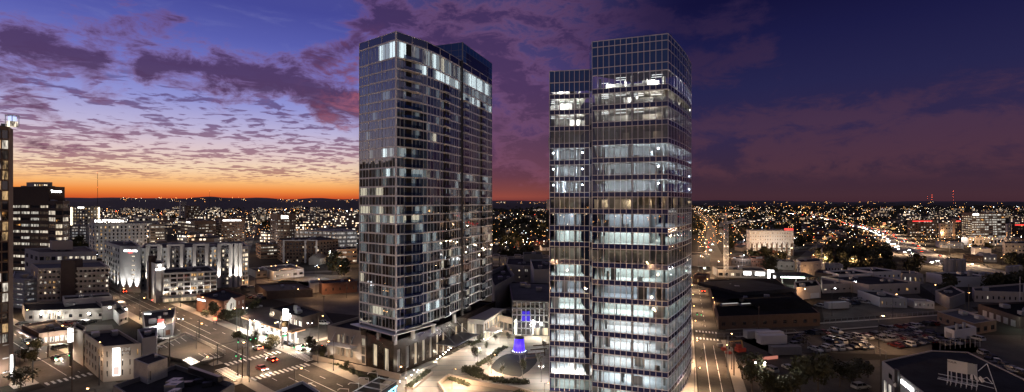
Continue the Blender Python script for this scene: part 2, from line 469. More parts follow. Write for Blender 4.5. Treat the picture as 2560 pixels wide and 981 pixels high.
def place_windows(root, slots, cap=100):
    base = wloc(root)
    if len(slots) > cap:
        rest = slots[cap:]; slots = slots[:cap]
        mb = MB(); names = []
        for c, w, h, rz, sp, r in rest:
            p = pick(sp.get('rowmix', {}).get(r) and MIX[sp['rowmix'][r]] or MIX[sp.get('mix', 'dark')])
            if p not in names: names.append(p)
            ca, sa = math.cos(rz), math.sin(rz); hw, hh = w / 2, h / 2
            mb.quad(*[(c.x + x * ca, c.y + x * sa, c.z + z) for x, z in ((-hw, -hh), (hw, -hh), (hw, hh), (-hw, hh))], names.index(p))
        o = mb.build('window', [M[n] for n in names], root); o['kind'] = 'stuff'
    for c, w, h, rz, sp, r in slots:
        p = pick(sp.get('rowmix', {}).get(r) and MIX[sp['rowmix'][r]] or MIX[sp.get('mix', 'dark')])
        o = bpy.data.objects.new('window', winmesh(w, h, p, sp.get('frame', 'metal_dark'), sp.get('cross', 1))); COL.objects.link(o)
        o.parent = root; o.location = c - base; o.rotation_euler = (0, 0, rz)
        me = o.data
BLD = {}; OCC = []
def building(name, label, pts, z1, wall, roof='roof_dark', faces=None, z0=0.0, parapet=.8, units=0, cat='building', group=None, base=None, par_mat=None, autolab=False, th=.3, parent=None, wname='wall'):
    """pts counter-clockwise seen from above, starting at the left of what the camera sees"""
    pts = [(p[0], p[1]) for p in pts]
    a = sum(pts[i][0] * pts[(i + 1) % len(pts)][1] - pts[(i + 1) % len(pts)][0] * pts[i][1] for i in range(len(pts)))
    assert a > 0, name + label
    if parent is None:
        c = pts[min(1, len(pts) - 1)]
        root = thing(name, (c[0], c[1], z0))
        if autolab: auto(root, label, cat, group)
        else: tag(root, label, cat, group)
    else: root = parent
    mb = MB(); slots = []; faces = faces or {}
    n = len(pts)
    for i in range(n):
        slots += face(mb, pts[i], pts[(i + 1) % n], z0, z1, faces.get(i))
    inn = offset(pts, th); zr = z1 - parapet
    for i in range(n):
        j = (i + 1) % n
        mb.quad((*pts[i], z1), (*pts[j], z1), (*inn[j], z1), (*inn[i], z1), 1 if par_mat else 0)
        mb.quad((*inn[i], z1), (*inn[j], z1), (*inn[j], zr), (*inn[i], zr), 1 if par_mat else 0)
    mb.build(wname, [M[wall], M[par_mat or wall]], root)
    rb = MB(); rb.poly([(*p, zr) for p in inn]); rb.build('roof', M[roof], root)
    place_windows(root, slots)
    cx = sum(p[0] for p in pts) / n; cy = sum(p[1] for p in pts) / n
    area_ = abs(a) / 2
    if units == 0 and parapet >= .8 and area_ > 110: units = int(area_ / 170) + 1
    units = min(12, max(units, int(area_ / 260) if parapet >= .5 else units))
    for k in range(units):
        t = random.random() * .75; q = pts[random.randrange(n)]
        x, y = cx + (q[0] - cx) * t * .8, cy + (q[1] - cy) * t * .8
        s = random.uniform(1.4, 2.8)
        ub = MB(); rz = math.atan2(pts[1][1] - pts[0][1], pts[1][0] - pts[0][0])
        ub.box((x, y, zr + .25), (s, s * random.uniform(.6, 1), s * .55), rz); ub.box((x, y, zr + .002), (s * .8, s * .5, .246), rz)
        ub.bar((x, y, zr + .25 + s * .55), (x, y, zr + .35 + s * .55), s * .2, 10)
        ub.build('rooftop_unit', M['metal_grey'], root)
    BLD[label] = root
    OCC.append((cx, cy, max(math.hypot(p[0] - cx, p[1] - cy) for p in pts)))
    return root
def lettering(root, text, A, B, zc, h, m, off=.12, u=.5, width=None, name='lettering', bold=.02):
    """raised letters on the wall A->B, centred at fraction u, cap height h"""
    A = Vector((A[0], A[1])); B = Vector((B[0], B[1])); e = (B - A).normalized(); n = Vector((e.y, -e.x))
    cu = bpy.data.curves.new(name, 'FONT'); cu.body = text; cu.size = h / .7; cu.extrude = .05; cu.offset = bold * h
    cu.align_x = 'CENTER'; cu.align_y = 'CENTER'; cu.materials.append(M[m])
    o = bpy.data.objects.new(name, cu); COL.objects.link(o)
    q = A + (B - A) * u + n * off
    bpy.context.view_layer.update()
    me = bpy.data.meshes.new_from_object(o.evaluated_get(bpy.context.evaluated_depsgraph_get())); me.name = name
    bpy.data.objects.remove(o); o = bpy.data.objects.new(name, me); COL.objects.link(o)
    o.rotation_euler = (R(90), 0, math.atan2(e.y, e.x))
    xs = [v.co.x for v in me.vertices]
    if width and xs: o.scale.x = width / max(.1, max(xs) - min(xs))
    if root is not None: o.parent = root; o.location = Vector((q.x, q.y, zc)) - wloc(root)
    else: o.location = (q.x, q.y, zc)
    return o
def panel(root, A, B, u0, u1, z0, z1, m, name='sign_panel', off=.05, th=.15):
    A = Vector((A[0], A[1])); B = Vector((B[0], B[1])); e = (B - A).normalized(); n = Vector((e.y, -e.x))
    a = A + (B - A) * u0 + n * off; b = A + (B - A) * u1 + n * off; c = b + n * th; d = a + n * th
    mb = MB(); mb.prism([d, c, b, a], z0, z1); return mb.build(name, M[m], root)
def quadpts(L, C, Rr):
    L, C, Rr = (Vector(p[:2]) for p in (L, C, Rr)); return [L, C, Rr, L + Rr - C]
def deep(A, B, depth):
    """footprint from one visible front edge A->B going back"""
    A, B = Vector(A[:2]), Vector(B[:2]); e = (B - A).normalized(); n = Vector((-e.y, e.x)) * depth; return [A, B, B + n, A + n]

# ================================================================ ground and streets
g = MB(); S = 30000
g.quad((-S, -S, 0), (S, -S, 0), (S, S, 0), (-S, S, 0)); struct('ground', g, M['ground'], 'dark city ground reaching the hills')
def sheet(name, pts, m, z, label=None):
    mb = MB(); mb.poly([(p[0], p[1], z) for p in pts]); return struct(name, mb, M[m], label)
def strip(name, path, w, m, z, label=None, side=0.0):
    """ribbon of width w along path (shifted sideways by side, + = left of travel)"""
    mb = MB(); ps = [Vector(p[:2]) for p in path]; lv, rv = [], []
    for i, p in enumerate(ps):
        a = (ps[i] - ps[i - 1]).normalized() if i else (ps[1] - ps[0]).normalized()
        b = (ps[i + 1] - ps[i]).normalized() if i < len(ps) - 1 else a
        t = (a + b).normalized(); nn = Vector((-t.y, t.x)) / max(.4, t.dot(a))
        lv.append(p + nn * (side + w / 2)); rv.append(p + nn * (side - w / 2))
    for i in range(len(ps) - 1):
        mb.quad((*rv[i], z), (*rv[i + 1], z), (*lv[i + 1], z), (*lv[i], z))
    return struct(name, mb, M[m], label) if name else mb
def kerbed(name, pts, m, h=.13, label=None):
    mb = MB(); mb.prism([(p[0], p[1]) for p in pts], 0, h, 0, bottom=False); return struct(name, mb, M[m], label)
def dashes(name, A, B, w, on, offl, z=.012, m='paint_white', label=None):
    A, B = Vector(A[:2]), Vector(B[:2]); L = (B - A).length; e = (B - A) / L; n = Vector((-e.y, e.x)) * w / 2; mb = MB(); t = 0
    while t < L:
        a = A + e * t; b = A + e * min(L, t + on)
        mb.quad((*(a - n), z), (*(b - n), z), (*(b + n), z), (*(a + n), z)); t += on + offl
    return struct(name, mb, M[m], label)
def crosswalk(A, B, depth=3.2, bar=.6, gap=.7, label=None):
    A, B = Vector(A[:2]), Vector(B[:2]); L = (B - A).length; e = (B - A) / L; n = Vector((-e.y, e.x)) * depth / 2; mb = MB(); t = .3
    while t < L - .3:
        a = A + e * t; b = A + e * (t + bar)
        mb.quad((*(a - n), .012), (*(b - n), .012), (*(b + n), .012), (*(a + n), .012)); t += bar + gap
    return struct('crosswalk', mb, M['paint_white'], label)

# avenue A (left), direction a, its cross street B, parallel street C; right street E with F
aP = Vector((-63.6, 149.3)); aD = Vector((.772, -.637)); aN = Vector((.637, .772))     # far kerb line; aN points away from the camera
def onA(t, s=0.0): return aP + aD * t - aN * s                                      # s metres towards the camera from the far kerb
AW = 17.0
road = [onA(-420, AW / 2), onA(110, AW / 2)]
strip('avenue', road, AW, 'asphalt', .004, 'wide four lane avenue on the left')
strip('sidewalk', [onA(-420, -2), onA(-14, -2)], 4, 'sidewalk', .13, 'sidewalk along the gas station side')
strip('sidewalk', [onA(2, -2.2), onA(90, -2.2)], 4.4, 'sidewalk', .13, 'sidewalk below the residential tower')
strip('sidewalk', [onA(-420, AW + 1.6), onA(-19, AW + 1.6)], 3.2, 'sidewalk', .13, 'sidewalk along the parking deck')
strip('sidewalk', [onA(-2, AW + 1.6), onA(90, AW + 1.6)], 3.2, 'sidewalk', .13, 'sidewalk across the avenue')
dashes('lane_line', onA(-400, 3.6), onA(-18, 3.6), .14, 3, 6); dashes('lane_line', onA(-400, 13.2), onA(-22, 13.2), .14, 3, 6)
dashes('centre_line', onA(-400, 7.0), onA(-60, 7.0), .14, 400, 1); dashes('centre_line', onA(-400, 9.9), onA(-20, 9.9), .14, 400, 1)
dashes('lane_line', onA(5, 3.6), onA(90, 3.6), .14, 3, 6); dashes('lane_line', onA(8, 6.7), onA(90, 6.7), .16, 400, 1)
dashes('lane_line', onA(8, 9.7), onA(90, 9.7), .16, 400, 1); dashes('lane_line', onA(5, 13), onA(90, 13), .14, 3, 6)
bC = onA(-8, AW / 2); bD = Vector((.5, .866))
strip('cross_street', [bC - bD * 60, bC + bD * 160], 12.5, 'asphalt', .008, 'cross street through the junction')
strip('sidewalk', [bC + bD * 13, bC + bD * 160], 2.4, 'sidewalk', .13, None, 7.6); strip('sidewalk', [bC + bD * 13, bC + bD * 160], 2.4, 'sidewalk', .13, None, -7.6)
strip('sidewalk', [bC - bD * 60, bC - bD * 13], 2.4, 'sidewalk', .13, None, 7.6); strip('sidewalk', [bC - bD * 60, bC - bD * 13], 2.4, 'sidewalk', .13, None, -7.6)
dashes('centre_line', bC + bD * 14, bC + bD * 150, .16, 400, 1); dashes('centre_line', bC - bD * 60, bC - bD * 15, .16, 400, 1)
crosswalk(onA(-17.5, .4), onA(-17.5, AW - .4), label='zebra crossing over the avenue at its left end of the junction')
crosswalk(onA(1.6, .4), onA(1.6, AW - .4), label='zebra crossing over the avenue below the white podium wall')
crosswalk(onA(-15, -1.8), onA(-1, -1.8), label='zebra crossing beside the gas station corner')
crosswalk(onA(-15, AW + 2.2), onA(-1, AW + 2.2), label='zebra crossing on the near side of the junction')
for s_ in (1.2, 4.6, 8): pass
ar = MB(); c_ = onA(19, 8.2)
for w_ in ((0, .12, 3.0),):
    e = aD; n_ = aN
    ar.quad(*[(*(c_ + e * x + n_ * y), .016) for x, y in ((-1.6, -.12), (1.4, -.12), (1.4, .12), (-1.6, .12))])
    ar.poly([(*(c_ + e * x + n_ * y), .016) for x, y in ((-1.6, .9), (-2.8, .0), (-1.6, -.9))])
struct('turn_arrow', ar, M['paint_white'], 'white turn arrow on the avenue')
# street C at the far left
cA = G(60, 865); cB = G(200, 950); cD = (cB - cA).to_2d().normalized(); cN = Vector((-cD.y, cD.x))
cM = cA.to_2d() - cN * 1.0
strip('street', [cM - cD * 90, cM + cD * 90], 12, 'asphalt', .004, 'street with two waiting cars at the far left')
strip('sidewalk', [cM - cD * 90, cM + cD * 52], 3, 'sidewalk', .13, None, 7.6); strip('sidewalk', [cM - cD * 90, cM + cD * 52], 5, 'sidewalk', .13, None, -8.6)
dashes('centre_line', cM - cD * 80, cM + cD * 50, .14, 400, 1); dashes('lane_line', cM + cN * 3 - cD * 80, cM + cN * 3 + cD * 50, .12, 3, 5)
dM = cM + cD * 62; dD = Vector((.5, .866))
strip('cross_street', [dM - dD * 40, dM + dD * 14], 10, 'asphalt', .008)
crosswalk(cM + cD * 54 - cN * 5.6, cM + cD * 54 + cN * 5.6, label='zebra crossing at the bottom left corner')
# street E on the right
eA = Vector((53.6, 126.0)); eD = Vector((.338, .941)); eN = Vector((-eD.y, eD.x))
eB = eA + eD * 190
far_av = [eB, Vector((150, 345)), Vector((232, 560)), Vector((390, 940)), Vector((640, 1600)), Vector((1000, 2600))]
strip('street', [eA - eD * 60, eB], 8.6, 'asphalt', .004, 'street right of the office tower')
strip('far_avenue', far_av, 13, 'asphalt_old', .008, 'straight lamp lined avenue towards the hills')
strip('sidewalk', [eA - eD * 60, eB], 6.5, 'sidewalk', .13, 'pale sidewalk below the office tower', 7.9); strip('sidewalk', [eA - eD * 60, eA + eD * 52], 3.0, 'sidewalk', .13, 'sidewalk beside the dark lot', -6.1)
strip('sidewalk', [eA + eD * 66, eB], 3.0, 'sidewalk', .13, 'sidewalk beside the long warehouse', -6.1)
dashes('lane_line', eA - eD * 60 + eN * 1.4, eA + eD * 46 + eN * 1.4, .14, 400, 1); dashes('lane_line', eA - eD * 60 - eN * 1.6, eA + eD * 44 - eN * 1.6, .14, 9, .8)
dashes('centre_line', eA + eD * 70, eB, .14, 3, 6)
crosswalk(eA + eD * 52 + eN * 4, eA + eD * 52 - eN * 4, 2.4, .55, .6, label='nearer of two zebra crossings below the office tower'); crosswalk(eA + eD * 62 + eN * 4, eA + eD * 62 - eN * 4, 2.4, .55, .6, label='farther of two zebra crossings below the office tower')
fA = eA + eD * 57; fD = Vector((.974, .228)); fN = Vector((-fD.y, fD.x))
strip('side_street', [fA, fA + fD * 170], 7.5, 'asphalt', .006, 'dark side street in front of the warehouse')
strip('sidewalk', [fA + fD * 9, fA + fD * 170], 1.8, 'sidewalk', .13, 'narrow sidewalk in front of the warehouse', 4.8)
strip('sidewalk', [fA + fD * 9, fA + fD * 170], 1.4, 'sidewalk', .13, 'narrow sidewalk above the parking lots', -4.6)
# lots
def lot(pts, m, label, z=.002): return sheet('parking_lot', [G(*p) for p in pts], m, z, label)
lot([(1850, 850), (2370, 806), (2460, 880), (2330, 892), (2180, 885), (1920, 880)], 'asphalt', 'used car lot under an orange lamp')
lot([(1780, 850), (1905, 842), (2060, 905), (2200, 900), (2200, 1010), (1870, 1010)], 'asphalt', 'dark asphalt lot at the bottom right')
lot([(2050, 752), (2290, 735), (2350, 775), (2060, 800)], 'asphalt', 'dark lot behind the side street')
lot([(2330, 835), (2600, 840), (2700, 960), (2440, 900), (2330, 880)], 'asphalt', 'dark lot beside the metal shed')
lot([(598, 770), (800, 765), (860, 845), (700, 866), (612, 838)], 'asphalt_old', 'concrete forecourt of the gas station', .006)
lot([(615, 735), (700, 700), (900, 715), (900, 790), (800, 780), (700, 752)], 'asphalt_old', 'brown empty parking lot behind the gas station')
lot([(560, 700), (690, 680), (880, 690), (800, 720), (620, 728)], 'asphalt_old', 'lot with parked cars beyond the bank')
lot([(35, 815), (280, 812), (300, 860), (180, 900), (36, 850)], 'asphalt_old', 'asphalt around the strip shops')
# ================================================================ curtain wall helpers
def resample(path, step):
    """points along a polyline at about step metres, corners kept"""
    out = [Vector(path[0])]
    for i in range(len(path) - 1):
        a, b = Vector(path[i]), Vector(path[i + 1]); k = max(1, round((b - a).length / step))
        for j in range(1, k + 1): out.append(a.lerp(b, j / k))
    return out
def nrm(a, b): e = (b - a).normalized(); return Vector((e.y, -e.x))
def band(pts, z0, z1, off, th, mb, m=0):
    """thin band following pts, its outer side off metres proud"""
    for i in range(len(pts) - 1):
        a, b = pts[i], pts[i + 1]; n = nrm(a, b)
        A, B = a + n * off, b + n * off; C, D_ = b + n * (off - th), a + n * (off - th)
        mb.prism([A, B, C, D_], z0, z1, m)
def glaze(pts, z0, z1, off, mb, tilt=.008, m=0, skip=None, mf=None):
    for i in range(len(pts) - 1):
        if skip and skip(i): continue
        a, b = pts[i], pts[i + 1]; n = nrm(a, b)
        t = [random.uniform(-tilt, tilt) for _ in range(4)]
        p = [a + n * (off + t[0]), b + n * (off + t[1]), b + n * (off + t[2]), a + n * (off + t[3])]
        mb.quad((*p[0], z0), (*p[1], z0), (*p[2], z1), (*p[3], z1), mf(i) if mf else m)
def mulls(pts, z0, z1, off, w, d, mb, each=1, skip=None):
    for i, p in enumerate(pts):
        if i % each: continue
        if skip and skip(i): continue
        j = min(i, len(pts) - 2); n = nrm(pts[j], pts[j + 1])
        c = p + n * (off - d / 2); mb.box((c.x, c.y, z0), (w, d, z1 - z0), math.atan2(n.y, n.x) + math.pi / 2)

# ================================================================ office tower (right, transparent floors)
T = thing('office_tower', (37.4, 115, 0), 'see-through glass office tower with brightly lit empty floors, taller corner on the right', 'tower', 'pair of glass towers')
ys = [215, 258, 303, 350, 396, 441, 485, 529, 576, 620, 669, 714, 760, 804, 849, 894, 938, 983]
zl = [H - (y - HOR) * 115 / F for y in ys] + [.3]
ZT = 90.4; ZW = 81.4; ZM = 81.7
front = resample([(20.2, 121), (37.4, 115)], 1.4)
right = resample([(37.4, 115), (41.9, 121.8), (47.4, 130.8), (52.4, 140.3), (55.9, 150)], 1.45)
wing = resample([(9.95, 127), (20.2, 125.2)], 1.38)
stepf = [Vector((20.2, 125.2)), Vector((20.2, 121))]
rest = [Vector((55.9, 150)), Vector((40, 160)), Vector((26.2, 152)), Vector((12, 152)), Vector((9.95, 127))]
polyM = [Vector(p) for p in ((20.2, 121), (37.4, 115), (41.9, 121.8), (47.4, 130.8), (52.4, 140.3), (55.9, 150), (40, 160), (26.2, 152))]
polyW = [Vector(p) for p in ((9.95, 127), (20.2, 125.2), (20.2, 152), (12, 152))]
NF = len(front) - 1; NR = len(right) - 1
LIT = {}      # storey index (between zl[k] and zl[k+1]) -> kind
kinds = {0: 'office', 1: 'office', 2: 'dark', 3: 'site', 4: 'site', 5: 'site', 6: 'warm'}
for k in range(7, 18): kinds[k] = 'open'
kinds[9] = 'office_dim'; kinds[-1] = 'office'
tops = [ZM] + zl
mull = MB(); spandrels = []
inF = offset([tuple(p) for p in polyM], .45); inW = offset([tuple(p) for p in polyW], .45)
for k in range(-1, 18):
    za = zl[k + 1] if k >= 0 else zl[0]      # floor level below this storey
    zb = zl[k] if k >= 0 else ZM
    kind = kinds[k]
    # floor slab, spandrel, glass of this storey
    sb = MB(); sb.prism(inF, za - .35, za); s_ = sb.build('floor_slab', M['concrete'], T)
    if zl.index(za) >= 0 and za < ZW - 1:
        sb = MB(); sb.prism(inW, za - .36, za - .004); sb.build('floor_slab', M['concrete'], T)
    hb = .72
    terr = (k in (0, 6))
    cut = NF - 5
    sp = MB(); band(front, za - hb, za + hb * .75, 0.0, .12, sp); sp.build('spandrel', M['spandrel'], T)
    sp = MB(); band(right, za - hb, za + hb * .75, 0.0, .12, sp); sp.build('spandrel', M['spandrel'], T)
    z0, z1 = za + hb * .75, zb - hb
    if k == -1: z1 = ZM
    gl = MB(); glaze(front, z0, z1, -.06, gl, skip=(lambda i: i >= cut) if terr else None); gl.build('glass_wall', M['glass_clear'], T)
    gl = MB(); glaze(right, z0, z1, -.06, gl, skip=(lambda i: i < NR * .72) if terr else None, tilt=.012); gl.build('glass_wall', M['glass_clear'], T)
    if zb < ZW + 1:
        sp = MB(); band(wing, za - hb, za + hb * .75, 0.0, .12, sp); sp.build('spandrel', M['spandrel'], T)
        gl = MB(); glaze(wing, z0, z1, -.06, gl); glaze(stepf, z0, z1, -.06, gl); gl.build('glass_wall', M['glass_clear'], T)
    if terr:
        # open corner terrace: inner glass line, round white columns, white soffit
        tm = MB(); e0 = front[cut]; q = Vector((31.5, 122.5)); r_ = right[int(NR * .72)]
        glaze([e0, q, q + Vector((12, 17)), r_], z0 - .5, z1 + .5, 0, tm); tm.build('terrace_glass', M['glass_clear'], T)
        sf = MB(); sf.poly([(*p, zb - .40) for p in (front[cut], polyM[1] - Vector((0, -.3)), right[int(NR * .72)], q + Vector((12, 17)), q)]); sf.build('soffit', M['stone_white'], T)
        for f_ in (.1, .30, .52):
            pc = right[int(NR * f_)] + Vector((-1.0, .7)); cm = MB(); cm.bar((*pc, za), (*pc, zb - .36), .42, 12); cm.build('column', M['stone_white'], T, smooth=True)
        rl = MB(); glaze(front[cut:], za + .5, za + 1.5, -.1, rl); glaze(right[:int(NR * .72)], za + .5, za + 1.5, -.1, rl); rl.build('terrace_rail', M['glass_clear'], T)
    # interiors
    zc = zb - .42
    cols_ = MB()
    for pc in [front[1] + Vector((1, 2)), front[7] + Vector((.4, 1.4)), right[3] + Vector((-1.6, 1.6)), right[12] + Vector((-1.8, 1.4)), right[18] + Vector((-2, 1)), Vector((17, 128.4)), Vector((12.0, 129.5)), Vector((27, 131)), Vector((36, 131)), Vector((43, 142))]:
        if pc.x < 20 and zb > ZW + 1: continue
        if kind == 'open' or kind == 'site': cols_.bar((*pc, za), (*pc, zb - .37), .32, 8)
        else: cols_.box((*pc, za), (.6, .6, zb - .37 - za))
    cols_.build('column', M['concrete'], T)
    if kind in ('open', 'site'):
        pn = MB()
        for j in range(random.randint(3, 6)):
            a = front[0].lerp(front[-1], random.uniform(.03, .97)) + Vector((.5, random.uniform(1.2, 6))); pn.box((*a, za), (random.uniform(.4, 2.4), .12, random.choice((zb - za - .4, 2.2, 1.2))), random.choice((-.33, 1.24)), random.randrange(2))
        if zb < ZW + 1: a = Vector((random.uniform(11, 19), random.uniform(128.5, 133))); pn.box((*a, za), (random.uniform(.5, 2), .12, zb - za - .4), -.17)
        pn.build('partition', [M['stone_white'], M['concrete_dark']], T)
    if kind in ('office', 'office_dim', 'warm', 'dark'):
        wl_ = MB()
        for j in range(5):
            a = front[0].lerp(front[-1], random.uniform(.05, .95)) + Vector((.4, 3.5)) + Vector((0, random.uniform(0, 3))); wl_.box((*a, za), (random.uniform(1.5, 4), .15, 2.9), -.33 + (1.57 if j % 2 else 0))
        for j in range(3): a = Vector((random.uniform(11, 19), random.uniform(130, 134))); wl_.box((*a, za), (3, .15, 2.9), (1.57 if j % 2 else 0))
        for j in range(14):
            a = front[0].lerp(front[-1], random.uniform(.05, .95)) + Vector((.3, random.uniform(.8, 4)));
            if kind != 'dark': wl_.box((*a, za), (1.3, .7, .74), -.33, 1 if j % 2 else 0)
        wl_.build('partition', [M['stone_white'], M['wood']], T)
    rv = random.uniform(.5, 1.3)
    P_ = {'open': 1900 * rv, 'site': 800 * rv, 'office': 2600, 'warm': 350, 'office_dim': 130, 'dark': 10}[kind]
    c_ = {'open': random.choice(((.80, .92, 1), (.74, .86, 1), (.92, .97, 1), (.85, 1, .96))), 'site': (.78, .90, 1), 'office': (1, .95, .84), 'warm': (1, .70, .40), 'office_dim': (1, .85, .65), 'dark': (1, .7, .4)}[kind]
    if k in (0, 1): P_ *= .12
    if k == 1: light('room_light', 'POINT', (33.6, 118.4, za + 2.4), 160, (1, .72, .42), .3, T); light('room_light', 'POINT', (30.4, 119.4, za + 2.4), 90, (1, .72, .42), .3, T)
    if k == 0: light('room_light', 'POINT', (26, 121, za + 2.4), 60, (1, .9, .75), .3, T); light('room_light', 'POINT', (31, 120, za + 2.4), 60, (1, .9, .75), .3, T)
    if k == -1: P_ *= 1.1
    if k <= 6:
        for p_, f_ in (((24, 123.6), .16), ((30, 121.6), .16), ((35.4, 119.6), .16), ((40.2, 125.5), .12), ((45.5, 135), .12), ((50.5, 145), .1), ((13.2, 129.2), .12), ((17.6, 128.8), .12)):
            if p_[0] < 20 and zb > ZW + 1: continue
            if k in (0, 1) and p_[0] < 20: f_ *= 7
            if kind == 'dark': f_ *= 3
            light('room_light', 'POINT', (*p_, za + 2.2), P_ * f_ * (6 if kind == 'site' else 3.2 if kind == 'office' else 2.5), c_, .25, T)
    if k > 6: light('storey_light', 'AREA', (30.5, 124.5, zc - .1), P_, c_, 12, T, (0, 0, R(-19)), sizey=6)
    if k > 6: light('storey_light', 'AREA', (43.5, 139, zc - .1), P_ * .7, c_, 5, T, (0, 0, R(-29)), sizey=20)
    if za < ZW - 4 and k > 6: light('storey_light', 'AREA', (15.2, 131.5, zc - .1), P_ * (.65 if k not in (0, 1) else 5), c_, 8, T, (0, 0, R(-9)), sizey=6)
    if kind in ('office', 'warm', 'office_dim'):
        cl = MB()
        for i in range(4):
            for j in range(3):
                if random.random() < .6:
                    a = front[0].lerp(front[-1], .14 + i * .24) + Vector((.7 + j * .5, 2 + j * 2.2)); cl.box((*a, zc - .1), (2.6, .14, .06), -.34)
                    if i < 4 and za < ZW - 4: cl.box((11.5 + i * 2.2, 128.6 + j * 2.4, zc - .1), (1.4, .16, .06), -.17)
        cl.build('ceiling_light', M['ceil_light' if kind == 'office' else 'strip_warm'], T)
    if kind == 'site':
        for p in ((18.6, 126.8), (11.0, 127.9), (35.6, 116.8)):
            fl = MB(); fl.ball((*p, za + 2.55), .19); o = fl.build('work_lamp', M['lamp_cool'], T)
core = MB(); core.prism([(25, 129), (36, 126), (40, 134), (29, 139)], .1, ZM - .4); core.prism([(12.6, 136), (19.4, 135), (19.4, 144), (13, 144)], .1, ZW - 1.5); core.build('core_wall', M['concrete'], T)
# blind walls at the back
bk = MB()
for i in range(len(rest) - 1): bk.prism([rest[i], rest[i + 1], rest[i + 1] + nrm(rest[i], rest[i + 1]) * -.3, rest[i] + nrm(rest[i], rest[i + 1]) * -.3], 0, ZW if i > 1 else ZM)
bk.build('rear_wall', M['spandrel'], T)
# blind top (plant storeys), dark blue glass with transoms
for pts, a, b in ((front, ZM, ZT), (right, ZM, ZT), (stepf, zl[0], ZT), ([Vector((26.2, 152)), Vector((21.0, 125.2))], ZW, ZT), (wing, 79.0, ZW + 3.2)):
    gl = MB(); glaze(pts, a, b, -.04, gl, .006); gl.build('glass_wall', M['glass_blue'], T)
ZW2 = ZW + 3.2
for pts, z1, lev in ((front, ZT, zl), (right, ZT, zl), (wing, ZW2, zl)):
    mb = MB(); mulls(pts, .3, z1, .10 if pts is not right else .05, .135 if pts is not right else .09, .14 if pts is not right else .06, mb, 1 if pts is not right else 2)
    tz = [z for z in zl[:-1] if z < z1]
    for z in tz:
        for dz_ in (-.72, .54): band(pts, z + dz_ - .07, z + dz_ + .07, .06, .08, mb)
    for z in ([ZM, 83.6, 86.6, 88.8, ZT - .1] if z1 == ZT else [ZW, ZW2 - .1]): band(pts, z - .09, z + .09, .06, .08, mb)
    mb.build('mullion_grid', M['mullion'], T)
rf = MB(); rf.poly([(*p, ZT - .7) for p in inF]); rf.poly([(*p, ZW2 - .7) for p in inW]); rf.build('roof', M['roof_dark'], T)
# lobby storey bright floor in the wing
light('storey_light', 'AREA', (15, 129, 5), 2500, (1, .9, .75), 8, T, (0, 0, 0), sizey=5)

# ================================================================ residential tower (left)
T2 = thing('residential_tower', (-33.1, 137, 0), 'slender glass residential tower with pale slab lines and curtained rooms, on a dark stone base', 'tower', 'pair of glass towers')
ly = [100, 143.5, 171, 196.5, 221.8, 246.7, 270, 293.6, 317.5, 342.8, 367, 393, 418.8, 442.7, 466.6, 490.5, 515, 538, 561, 587, 614, 640, 667, 693.5, 720.5, 747.5, 774.4, 799, 828]
z2 = [H - (y - HOR) * 137 / F for y in ly]; ZP2 = 98.7
lf0 = resample([(-46.9, 147.6), (-43.2, 144.75)], 1.5); lf = resample([(-43.2, 144.75), (-33.1, 137)], 1.55)
rt = resample([(-33.1, 137), (-25.8, 146), (-22.8, 152), (-17.6, 165.2)], 1.5); rt2 = resample([(-17.2, 166.5), (-12.6, 179), (-8, 192)], 1.5)
gapp = [Vector((-17.6, 165.2)), Vector((-17.2, 166.5))]
back = [Vector((-8, 192)), Vector((-24, 199)), Vector((-46, 168)), Vector((-46.9, 147.6))]
polyR = offset([(-46.9, 147.6), (-33.1, 137), (-25.8, 146), (-22.8, 152), (-17.2, 166.5), (-8, 192), (-24, 199), (-46, 168)], .3)
fa = [lf0, lf, rt, rt2]
# rooms with lamps on: (storey, first column px, last column px, pane)
LR = [(0, 945, 990, 'w'), (0, 990, 1105, 'w'), (1, 1048, 1072, 'w'), (1, 1078, 1150, 'w'), (2, 1150, 1232, 'w'), (0, 1150, 1232, 'w'), (0, 1105, 1150, 'y'), (1, 1150, 1232, 'c'),
      (8, 1074, 1092, 'y'), (10, 955, 1038, 'w'), (12, 940, 1036, 'w'), (12, 1036, 1100, 'c'), (12, 1140, 1200, 'c'), (13, 1138, 1145, 'w'), (14, 899, 960, 'y'), (14, 1110, 1200, 'c'), (16, 899, 958, 'y'),
      (16, 984, 1012, 'w'), (16, 1030, 1080, 'c'), (17, 899, 990, 'y'), (17, 990, 1060, 'y'), (17, 1140, 1180, 'c'), (19, 1160, 1180, 'c'), (12, 1205, 1232, 'c'), (13, 1205, 1232, 'c'), (14, 1205, 1232, 'c'), (15, 1205, 1232, 'c'), (26, 925, 990, 'y'), (26, 1060, 1110, 'w'), (25, 1080, 1130, 'c'), (23, 1184, 1216, 'y')]
mats2 = [M['room_dark'] if 'room_dark' in M else mat('room_dark', (.02, .02, .022), .9, .2, .5), M['curtain_glow'], M['curtain_lit'], emis('room_white', (.93, 1, .93), 3.4), emis('room_warm', (1, .82, .56), 2.2), emis('room_soft', (.9, .93, .86), 1.0), emis('room_blind', (.8, .84, .8), .45)]
def room(px, n):
    for k, a, b, t in LR:
        if k == n and a <= px <= b and random.random() < .9: return {'w': random.choice((3, 3, 5, 5, 6, 2)), 'y': random.choice((4, 4, 5, 2, 6)), 'c': random.choice((2, 6, 5, 1))}[t]
    r = random.random()
    if n >= 18: return 1 if r < .52 else (6 if r < .66 else (5 if r < .70 else (4 if r < .715 else 0)))
    return 1 if r < .84 else (6 if r < .87 else 0)
